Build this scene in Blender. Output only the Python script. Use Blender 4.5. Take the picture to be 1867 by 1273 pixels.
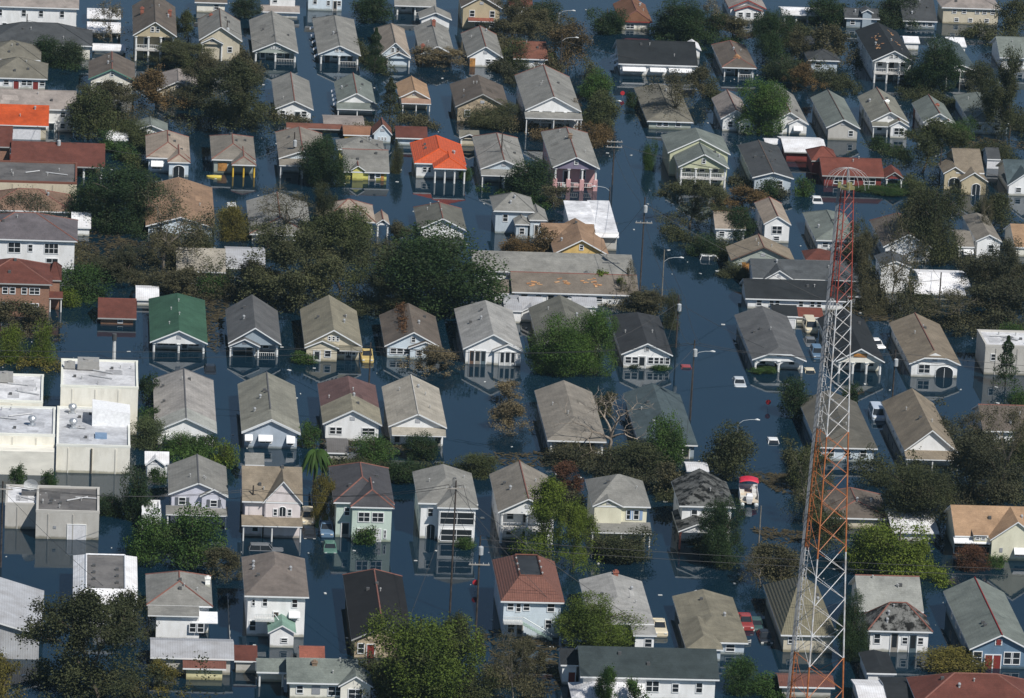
import bpy, bmesh, math, random
import numpy as np
from mathutils import Vector, Matrix

random.seed(7)
for o in list(bpy.data.objects): bpy.data.objects.remove(o, do_unlink=True)
scene = bpy.context.scene
COL = scene.collection
R = math.radians

# ------------------------------------------------------------------ camera
cam_d = bpy.data.cameras.new('camera'); cam = bpy.data.objects.new('camera', cam_d); COL.objects.link(cam)
cam.matrix_world = Matrix((((0.996433, -0.027687, -0.079716, -67.280452), (-0.069322, 0.270121, -0.960328, -810.516443), (0.048121, 0.962428, 0.267238, 225.549189), (0.000000, 0.000000, 0.000000, 1.000000))))
cam_d.sensor_fit = 'HORIZONTAL'; cam_d.angle = 0.178619
cam_d.clip_start = 5; cam_d.clip_end = 12000
scene.camera = cam

# ------------------------------------------------------------------ sky, sun, exposure
SUN_DIR = Vector((.40, -.52, .76)).normalized()       # towards the sun
elev = math.asin(SUN_DIR.z); azim = math.atan2(SUN_DIR.x, SUN_DIR.y)
world = bpy.data.worlds.new('World'); scene.world = world; world.use_nodes = True
wn = world.node_tree.nodes; wl = world.node_tree.links
sky = wn.new('ShaderNodeTexSky'); sky.sky_type = 'NISHITA'; sky.sun_disc = False
sky.sun_elevation = elev; sky.sun_rotation = azim
sky.air_density = 1.0; sky.dust_density = .0; sky.ozone_density = 2.5
wn['Background'].inputs['Strength'].default_value = .056
wl.new(sky.outputs[0], wn['Background'].inputs[0])
sd = bpy.data.lights.new('sun', 'SUN'); sd.energy = 3.9; sd.angle = R(.53); sd.color = (1, .965, .91)
sun = bpy.data.objects.new('sun', sd); COL.objects.link(sun)
sun.rotation_euler = SUN_DIR.to_track_quat('Z', 'Y').to_euler()
scene.view_settings.view_transform = 'Standard'; scene.view_settings.look = 'None'
scene.view_settings.exposure = 0.32; scene.view_settings.gamma = 1
scene.view_settings.use_curve_mapping = False
scene.cycles.max_bounces = 6; scene.cycles.transparent_max_bounces = 6

# ------------------------------------------------------------------ palettes (linear base colours)
ROOF = dict(black=(.03,.034,.038), black2=(.022,.022,.024), blackspeck=(.05,.053,.058), brown=(.15,.125,.105), brown2=(.21,.18,.15),
 brown3=(.2,.17,.15), dgrey=(.075,.08,.085), dgrey2=(.09,.098,.105), dgrey3=(.13,.132,.135), dolive=(.16,.158,.135), dpurple=(.15,.135,.145),
 dslate=(.085,.083,.09), dslate2=(.055,.072,.075), dtan=(.125,.118,.1), green=(.055,.13,.085), greengrey=(.2,.225,.205), grey=(.265,.26,.24),
 lgrey=(.36,.355,.34), lgrey2=(.37,.35,.33), mottled=(.15,.152,.145), olive=(.19,.178,.145), olivegrey=(.25,.245,.205), olivetan=(.245,.225,.17),
 olivetile=(.19,.175,.115), orange=(.56,.095,.028), orangetan=(.42,.275,.17), palegrey=(.33,.335,.31), paletan=(.42,.385,.325), pink=(.33,.29,.265),
 pinkbr=(.27,.175,.125), pinktan=(.38,.315,.255), purplebr=(.15,.09,.085), redbr=(.15,.055,.042), redroof=(.2,.066,.048), redroof2=(.28,.1,.07),
 rustbrown=(.2,.1,.06), rustred=(.2,.085,.06), rusty=(.32,.16,.09), silver=(.5,.51,.53), slate=(.085,.115,.125), slategrey=(.2,.2,.19),
 tan=(.265,.22,.165), tan2=(.33,.215,.14), tangrey=(.26,.235,.2), tar=(.17,.16,.15), terra=(.2,.085,.06), white=(.85,.85,.86), whiteflat=(.74,.74,.745), mintroof=(.2,.32,.26))
WALL = dict(beige=(.58,.52,.4), bluegrey=(.32,.38,.43), bluepale=(.42,.48,.55), brick=(.24,.13,.09), brickred=(.24,.085,.06), brown=(.2,.14,.1),
 cream=(.8,.77,.68), cream2=(.74,.71,.55), greige=(.5,.48,.44), greygreen=(.36,.4,.36), lblue=(.5,.57,.63), lilac=(.62,.62,.7), mint=(.56,.66,.58),
 paleblue=(.62,.7,.76), pink=(.66,.38,.37), pinkwhite=(.76,.69,.68), redwall=(.2,.035,.03), silverwall=(.5,.51,.53), steelblue=(.12,.2,.29),
 stone=(.36,.3,.22), tan=(.5,.42,.28), white=(.84,.84,.83), yellow=(.66,.62,.18), yellow2=(.68,.47,.17), yellowcream=(.68,.62,.36),
 yellowgreen=(.55,.56,.38), yelloworange=(.75,.38,.04), orangewood=(.55,.3,.14), purple=(.22,.19,.27), dgreyc=(.12,.12,.125), pale=(.5,.47,.42), darkred=(.25,.03,.03))
LEAF = dict(dk=(.036,.058,.03), dk2=(.042,.058,.036), dkl=(.04,.064,.03), dkg=(.045,.08,.03), dko=(.058,.064,.038), gn=(.06,.105,.035), bg=(.072,.122,.036),
 ol=(.072,.082,.042), olb=(.08,.084,.05), olg=(.075,.095,.04), br=(.09,.083,.055), br2=(.17,.135,.092), dkb=(.064,.065,.046), rust=(.135,.09,.05), rustb=(.12,.088,.056),
 rb=(.11,.055,.04), yg=(.115,.15,.032), ylg=(.085,.115,.03), ylo=(.14,.12,.04), gg=(.09,.11,.06), gr=(.16,.14,.11))
CAR = dict(silver=(.55,.58,.6), carred=(.3,.05,.045), carlblue=(.5,.56,.64), carwhite=(.8,.8,.79), carcream=(.68,.6,.44), carblue=(.12,.2,.3), carblack=(.02,.022,.025),
 cargreen=(.1,.2,.16), cargrey=(.16,.17,.18), caryellow=(.6,.45,.17), cardgreen=(.05,.1,.09))

# ------------------------------------------------------------------ materials
def new_mat(name):
    m = bpy.data.materials.new(name); m.use_nodes = True
    nt = m.node_tree; b = nt.nodes['Principled BSDF']
    return m, nt, b
def N(nt, typ, **kw):
    n = nt.nodes.new(typ)
    for k, v in kw.items():
        if k in ('operation','blend_type','data_type','noise_dimensions','wave_type','bands_direction','offset'): setattr(n, k, v)
        else: n.inputs[k].default_value = v
    return n
def ramp(nt, src, p0, c0, p1, c1):
    r = nt.nodes.new('ShaderNodeValToRGB'); e = r.color_ramp.elements
    e[0].position = p0; e[0].color = (*c0, 1) if len(c0) == 3 else c0; e[1].position = p1; e[1].color = (*c1, 1) if len(c1) == 3 else c1
    nt.links.new(src, r.inputs[0]); return r.outputs[0]
def mul(nt, a, b, fac=1.0, mode='MULTIPLY'):
    m = nt.nodes.new('ShaderNodeMix'); m.data_type = 'RGBA'; m.blend_type = mode
    if isinstance(fac, (int, float)): m.inputs[0].default_value = fac
    else: nt.links.new(fac, m.inputs[0])
    for i, s in ((6, a), (7, b)):
        if isinstance(s, tuple): m.inputs[i].default_value = (*s, 1)
        else: nt.links.new(s, m.inputs[i])
    return m.outputs[2]
def coords(nt, shift=True):
    tc = nt.nodes.new('ShaderNodeTexCoord'); oi = nt.nodes.new('ShaderNodeObjectInfo')
    if not shift: return tc.outputs['Object'], oi
    mm = nt.nodes.new('ShaderNodeMath'); mm.operation = 'MULTIPLY'; mm.inputs[1].default_value = 137.
    nt.links.new(oi.outputs['Random'], mm.inputs[0])
    va = nt.nodes.new('ShaderNodeVectorMath'); va.operation = 'ADD'
    nt.links.new(tc.outputs['Object'], va.inputs[0]); nt.links.new(mm.outputs[0], va.inputs[1])
    return va.outputs[0], oi
def sep(nt, v):
    s = nt.nodes.new('ShaderNodeSeparateXYZ'); nt.links.new(v, s.inputs[0]); return s
def noise(nt, vec, scale, detail=4, rough=.6, stretch=None):
    if stretch:
        mp = nt.nodes.new('ShaderNodeMapping'); mp.inputs['Scale'].default_value = stretch
        nt.links.new(vec, mp.inputs[0]); vec = mp.outputs[0]
    n = nt.nodes.new('ShaderNodeTexNoise'); n.inputs['Scale'].default_value = scale; n.inputs['Detail'].default_value = detail
    n.inputs['Roughness'].default_value = rough; nt.links.new(vec, n.inputs['Vector']); return n.outputs[0]
def bump(nt, b, h, strength=.3, dist=.05):
    bp = nt.nodes.new('ShaderNodeBump'); bp.inputs['Strength'].default_value = strength; bp.inputs['Distance'].default_value = dist
    nt.links.new(h, bp.inputs['Height']); nt.links.new(bp.outputs[0], b.inputs['Normal'])
M = {}
def mat_shingle():
    m, nt, b = new_mat('shingle'); v, oi = coords(nt)
    big = ramp(nt, noise(nt, v, .35, 5), .3, (.68,.68,.68), .72, (1.18,1.17,1.15))
    streak = ramp(nt, noise(nt, v, 1.1, 3, .6, (1, 1, .35)), .32, (.8,.8,.79), .7, (1.1,1.1,1.1))
    # irregular tabs: slightly different shingles, course by course
    br = nt.nodes.new('ShaderNodeTexBrick'); br.inputs['Scale'].default_value = 1.0
    br.inputs['Color1'].default_value = (.82,.81,.8,1); br.inputs['Color2'].default_value = (1.14,1.14,1.13,1); br.inputs['Mortar'].default_value = (.62,.62,.62,1)
    br.inputs['Mortar Size'].default_value = .03; br.inputs['Brick Width'].default_value = .5; br.inputs['Row Height'].default_value = .3
    mp = nt.nodes.new('ShaderNodeMapping'); mp.inputs['Rotation'].default_value = (0, 0, 0)
    s = sep(nt, v); cb = nt.nodes.new('ShaderNodeCombineXYZ'); ad = nt.nodes.new('ShaderNodeMath'); ad.operation = 'ADD'
    nt.links.new(s.outputs[0], ad.inputs[0]); nt.links.new(s.outputs[1], ad.inputs[1])
    z4 = nt.nodes.new('ShaderNodeMath'); z4.operation = 'MULTIPLY'; z4.inputs[1].default_value = 1.7; nt.links.new(s.outputs[2], z4.inputs[0])
    nt.links.new(ad.outputs[0], cb.inputs[0]); nt.links.new(z4.outputs[0], cb.inputs[1]); nt.links.new(cb.outputs[0], br.inputs[0])
    fine = ramp(nt, noise(nt, v, 7, 3), .3, (.84,.84,.84), .7, (1.14,1.14,1.14))
    c = mul(nt, oi.outputs['Color'], big, .85); c = mul(nt, c, streak, .7); c = mul(nt, c, br.outputs[0], .22); c = mul(nt, c, fine)
    st = ramp(nt, noise(nt, v, .6, 6, .7), .56, (0,0,0), .72, (1,1,1))
    c = mul(nt, c, (.5,.49,.46), mul(nt, st, (.4,.4,.4)))
    nt.links.new(c, b.inputs['Base Color']); b.inputs['Roughness'].default_value = .9; b.inputs['Specular IOR Level'].default_value = .2
    bump(nt, b, br.outputs[1], .15, -.02); return m
def mat_worn():
    m = mat_shingle(); m.name = 'worn_shingle'; nt = m.node_tree; b = nt.nodes['Principled BSDF']; src = b.inputs['Base Color'].links[0].from_socket
    v, oi = coords(nt); f = ramp(nt, noise(nt, v, .75, 6, .72), .46, (0,0,0), .56, (1,1,1))
    nt.links.new(mul(nt, src, mul(nt, src, (.55,.55,.56)), f), b.inputs['Base Color']); return m
def mat_metal_roof(name='metal_roof'):
    m, nt, b = new_mat(name); v, oi = coords(nt, False)
    w = nt.nodes.new('ShaderNodeTexWave'); w.bands_direction = 'X'; w.inputs['Scale'].default_value = 1.05; nt.links.new(v, w.inputs[0])
    dirt = ramp(nt, noise(nt, v, .5, 6, .65), .3, (.72,.69,.66), .7, (1.08,1.08,1.08))
    rib = ramp(nt, w.outputs[1], .0, (.9,.9,.9), .3, (1.02,1.02,1.02))
    c = mul(nt, mul(nt, oi.outputs['Color'], dirt), rib)
    nt.links.new(c, b.inputs['Base Color']); b.inputs['Roughness'].default_value = .55; b.inputs['Metallic'].default_value = .056
    bump(nt, b, w.outputs[1], .25, .04); return m
def mat_tile():
    m, nt, b = new_mat('roof_tile'); v, oi = coords(nt, False)
    w = nt.nodes.new('ShaderNodeTexWave'); w.bands_direction = 'X'; w.inputs['Scale'].default_value = 1.1; nt.links.new(v, w.inputs[0])
    w2 = nt.nodes.new('ShaderNodeTexWave'); w2.bands_direction = 'Z'; w2.inputs['Scale'].default_value = 1.6; nt.links.new(v, w2.inputs[0])
    var = ramp(nt, noise(nt, v, 2.2, 4), .3, (.78,.76,.74), .7, (1.15,1.12,1.1))
    c = mul(nt, oi.outputs['Color'], var); c = mul(nt, c, ramp(nt, w.outputs[1], 0, (.78,.76,.75), .5, (1.05,1.05,1.05)), .22); c = mul(nt, c, ramp(nt, w2.outputs[1], 0, (.8,.8,.8), .25, (1.03,1.03,1.03)), .7)
    nt.links.new(c, b.inputs['Base Color']); b.inputs['Roughness'].default_value = .75; bump(nt, b, w.outputs[1], .5, .05); return m
def mat_flat():
    m, nt, b = new_mat('flat_roof'); v, oi = coords(nt)
    a = ramp(nt, noise(nt, v, .3, 6, .65), .36, (.62,.62,.63), .62, (1.05,1.05,1.05))
    a2 = ramp(nt, noise(nt, v, 1.6, 5, .7), .4, (.86,.85,.84), .65, (1.03,1.03,1.03))
    c = mul(nt, mul(nt, oi.outputs['Color'], a), a2)
    nt.links.new(c, b.inputs['Base Color']); b.inputs['Roughness'].default_value = .7; return m
def wall_common(nt, oi, v, tc, base):
    dirt = ramp(nt, noise(nt, v, .8, 5, .65, (1, 1, .4)), .25, (.82,.81,.79), .6, (1.03,1.03,1.03))
    c = mul(nt, base, dirt)
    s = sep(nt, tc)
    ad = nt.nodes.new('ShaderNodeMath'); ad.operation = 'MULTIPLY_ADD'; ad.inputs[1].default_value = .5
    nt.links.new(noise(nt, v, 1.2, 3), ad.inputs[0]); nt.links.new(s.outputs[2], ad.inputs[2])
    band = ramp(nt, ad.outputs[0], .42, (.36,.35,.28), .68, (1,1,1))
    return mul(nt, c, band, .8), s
def mat_siding():
    m, nt, b = new_mat('siding'); v, oi = coords(nt); tc = nt.nodes.new('ShaderNodeTexCoord').outputs['Object']
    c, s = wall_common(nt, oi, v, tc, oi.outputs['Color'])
    w = nt.nodes.new('ShaderNodeTexWave'); w.bands_direction = 'Z'; w.wave_profile = 'SAW'; w.inputs['Scale'].default_value = 1.6; nt.links.new(tc, w.inputs[0])
    c = mul(nt, c, ramp(nt, w.outputs[1], 0, (.86,.86,.86), .25, (1,1,1)), .7)
    nt.links.new(c, b.inputs['Base Color']); b.inputs['Roughness'].default_value = .65; bump(nt, b, w.outputs[1], .35, .03); return m
def mat_brick():
    m, nt, b = new_mat('brick'); v, oi = coords(nt); tc = nt.nodes.new('ShaderNodeTexCoord').outputs['Object']
    br = nt.nodes.new('ShaderNodeTexBrick'); s = sep(nt, tc); cb = nt.nodes.new('ShaderNodeCombineXYZ'); ad = nt.nodes.new('ShaderNodeMath'); ad.operation = 'ADD'
    nt.links.new(s.outputs[0], ad.inputs[0]); nt.links.new(s.outputs[1], ad.inputs[1]); nt.links.new(ad.outputs[0], cb.inputs[0]); nt.links.new(s.outputs[2], cb.inputs[1])
    nt.links.new(cb.outputs[0], br.inputs[0]); br.inputs['Scale'].default_value = 1; br.inputs['Brick Width'].default_value = .24; br.inputs['Row Height'].default_value = .08; br.inputs['Mortar Size'].default_value = .01
    br.inputs['Color1'].default_value = (.8,.78,.75,1); br.inputs['Color2'].default_value = (1.25,1.2,1.1,1); br.inputs['Mortar'].default_value = (1.5,1.6,1.6,1)
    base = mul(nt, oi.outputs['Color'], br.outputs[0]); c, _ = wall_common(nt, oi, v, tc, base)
    nt.links.new(c, b.inputs['Base Color']); b.inputs['Roughness'].default_value = .85; return m
def mat_stone():
    m, nt, b = new_mat('stone'); v, oi = coords(nt); vo = nt.nodes.new('ShaderNodeTexVoronoi'); vo.inputs['Scale'].default_value = 2.2; nt.links.new(v, vo.inputs['Vector'])
    c = mul(nt, oi.outputs['Color'], ramp(nt, sep(nt, vo.outputs['Color']).outputs[0], 0, (.55,.52,.5), 1, (1.4,1.35,1.25)))
    nt.links.new(c, b.inputs['Base Color']); b.inputs['Roughness'].default_value = .9; bump(nt, b, vo.outputs['Distance'], .4, .05); return m
def mat_paint(name='paint', rough=.5, spec=.4, var=.14):
    m, nt, b = new_mat(name); v, oi = coords(nt)
    c = mul(nt, oi.outputs['Color'], ramp(nt, noise(nt, v, 2.5, 4), .3, (1-var*1.4,)*3, .7, (1+var*.3,)*3))
    nt.links.new(c, b.inputs['Base Color']); b.inputs['Roughness'].default_value = rough; b.inputs['Specular IOR Level'].default_value = spec; return m
def mat_const(name, col, rough=.6, spec=.4, metal=0):
    m, nt, b = new_mat(name); b.inputs['Base Color'].default_value = (*col, 1); b.inputs['Roughness'].default_value = rough
    b.inputs['Specular IOR Level'].default_value = spec; b.inputs['Metallic'].default_value = metal; return m
def mat_leaf():
    m, nt, b = new_mat('leaf'); oi = nt.nodes.new('ShaderNodeObjectInfo'); ge = nt.nodes.new('ShaderNodeNewGeometry')
    tc = nt.nodes.new('ShaderNodeTexCoord')
    c = mul(nt, oi.outputs['Color'], ramp(nt, ge.outputs['Random Per Island'], 0, (.72,.74,.76), 1, (1.32,1.3,1.2)))
    c = mul(nt, c, ramp(nt, noise(nt, tc.outputs['Object'], .55, 3), .3, (.6,.66,.68), .7, (1.4,1.38,1.12)))
    dead = ramp(nt, noise(nt, tc.outputs['Object'], 1.7, 5, .65), .52, (0,0,0), .68, (1,1,1))
    c = mul(nt, c, (.075,.062,.045), mul(nt, dead, (.55,.55,.55)), 'MIX')
    df = nt.nodes.new('ShaderNodeBsdfDiffuse'); tr = nt.nodes.new('ShaderNodeBsdfTranslucent'); mx = nt.nodes.new('ShaderNodeMixShader'); mx.inputs[0].default_value = .25
    nt.links.new(c, df.inputs[0]); nt.links.new(c, tr.inputs[0]); nt.links.new(df.outputs[0], mx.inputs[1]); nt.links.new(tr.outputs[0], mx.inputs[2])
    nt.links.new(mx.outputs[0], nt.nodes['Material Output'].inputs[0]); nt.nodes.remove(b); return m
def mat_water():
    m, nt, b = new_mat('flood_water'); tc = nt.nodes.new('ShaderNodeTexCoord'); v = tc.outputs['Object']
    sky_blue = ramp(nt, noise(nt, v, .015, 4), .35, (.003,.014,.026), .7, (.005,.018,.03))  # blue of the mirrored sky put into the murky water's base colour
    film = ramp(nt, noise(nt, v, .05, 6, .65), .6, (0,0,0), .8, (1,1,1))
    c = mul(nt, sky_blue, (.012,.024,.03), mul(nt, film, (.5,.5,.5)), 'MIX')
    b.inputs['Specular Tint'].default_value = (.78,.96,1,1)
    nt.links.new(c, b.inputs['Base Color']); b.inputs['IOR'].default_value = 1.333; b.inputs['Specular IOR Level'].default_value = .5
    rg = nt.nodes.new('ShaderNodeMapRange'); rg.inputs[1].default_value = .35; rg.inputs[2].default_value = .7; rg.inputs[3].default_value = .012; rg.inputs[4].default_value = .06
    nt.links.new(noise(nt, v, .03, 5, .6), rg.inputs[0]); nt.links.new(rg.outputs[0], b.inputs['Roughness'])
    bump(nt, b, noise(nt, v, .9, 3, .5), .035, .1); return m
def mat_tower():
    m, nt, b = new_mat('tower_paint'); tc = nt.nodes.new('ShaderNodeTexCoord'); ob = tc.outputs['Object']
    s = sep(nt, ob); r = nt.nodes.new('ShaderNodeValToRGB'); r.color_ramp.interpolation = 'CONSTANT'; e = r.color_ramp.elements
    H = TOWER['top']; red = (.34,.065,.045,1); org = (.46,.16,.055,1); wh = (.62,.63,.64,1)
    stops = [(0, wh), (TOWER['b'][0]/80, org), (TOWER['b'][1]/80, wh), (TOWER['b'][2]/80, org), (TOWER['b'][3]/80, wh), (TOWER['b'][4]/80, red)]
    e[0].position = stops[0][0]; e[0].color = stops[0][1]; e[1].position = stops[1][0]; e[1].color = stops[1][1]
    for p, c in stops[2:]: q = e.new(p); q.color = c
    dv = nt.nodes.new('ShaderNodeMath'); dv.operation = 'DIVIDE'; dv.inputs[1].default_value = 80; nt.links.new(s.outputs[2], dv.inputs[0]); nt.links.new(dv.outputs[0], r.inputs[0])
    c = mul(nt, r.outputs[0], ramp(nt, noise(nt, ob, 1.5, 5, .7), .35, (.55,.42,.32), .6, (1.03,1.03,1.03)), .75)
    nt.links.new(c, b.inputs['Base Color']); b.inputs['Roughness'].default_value = .5; return m

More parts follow.
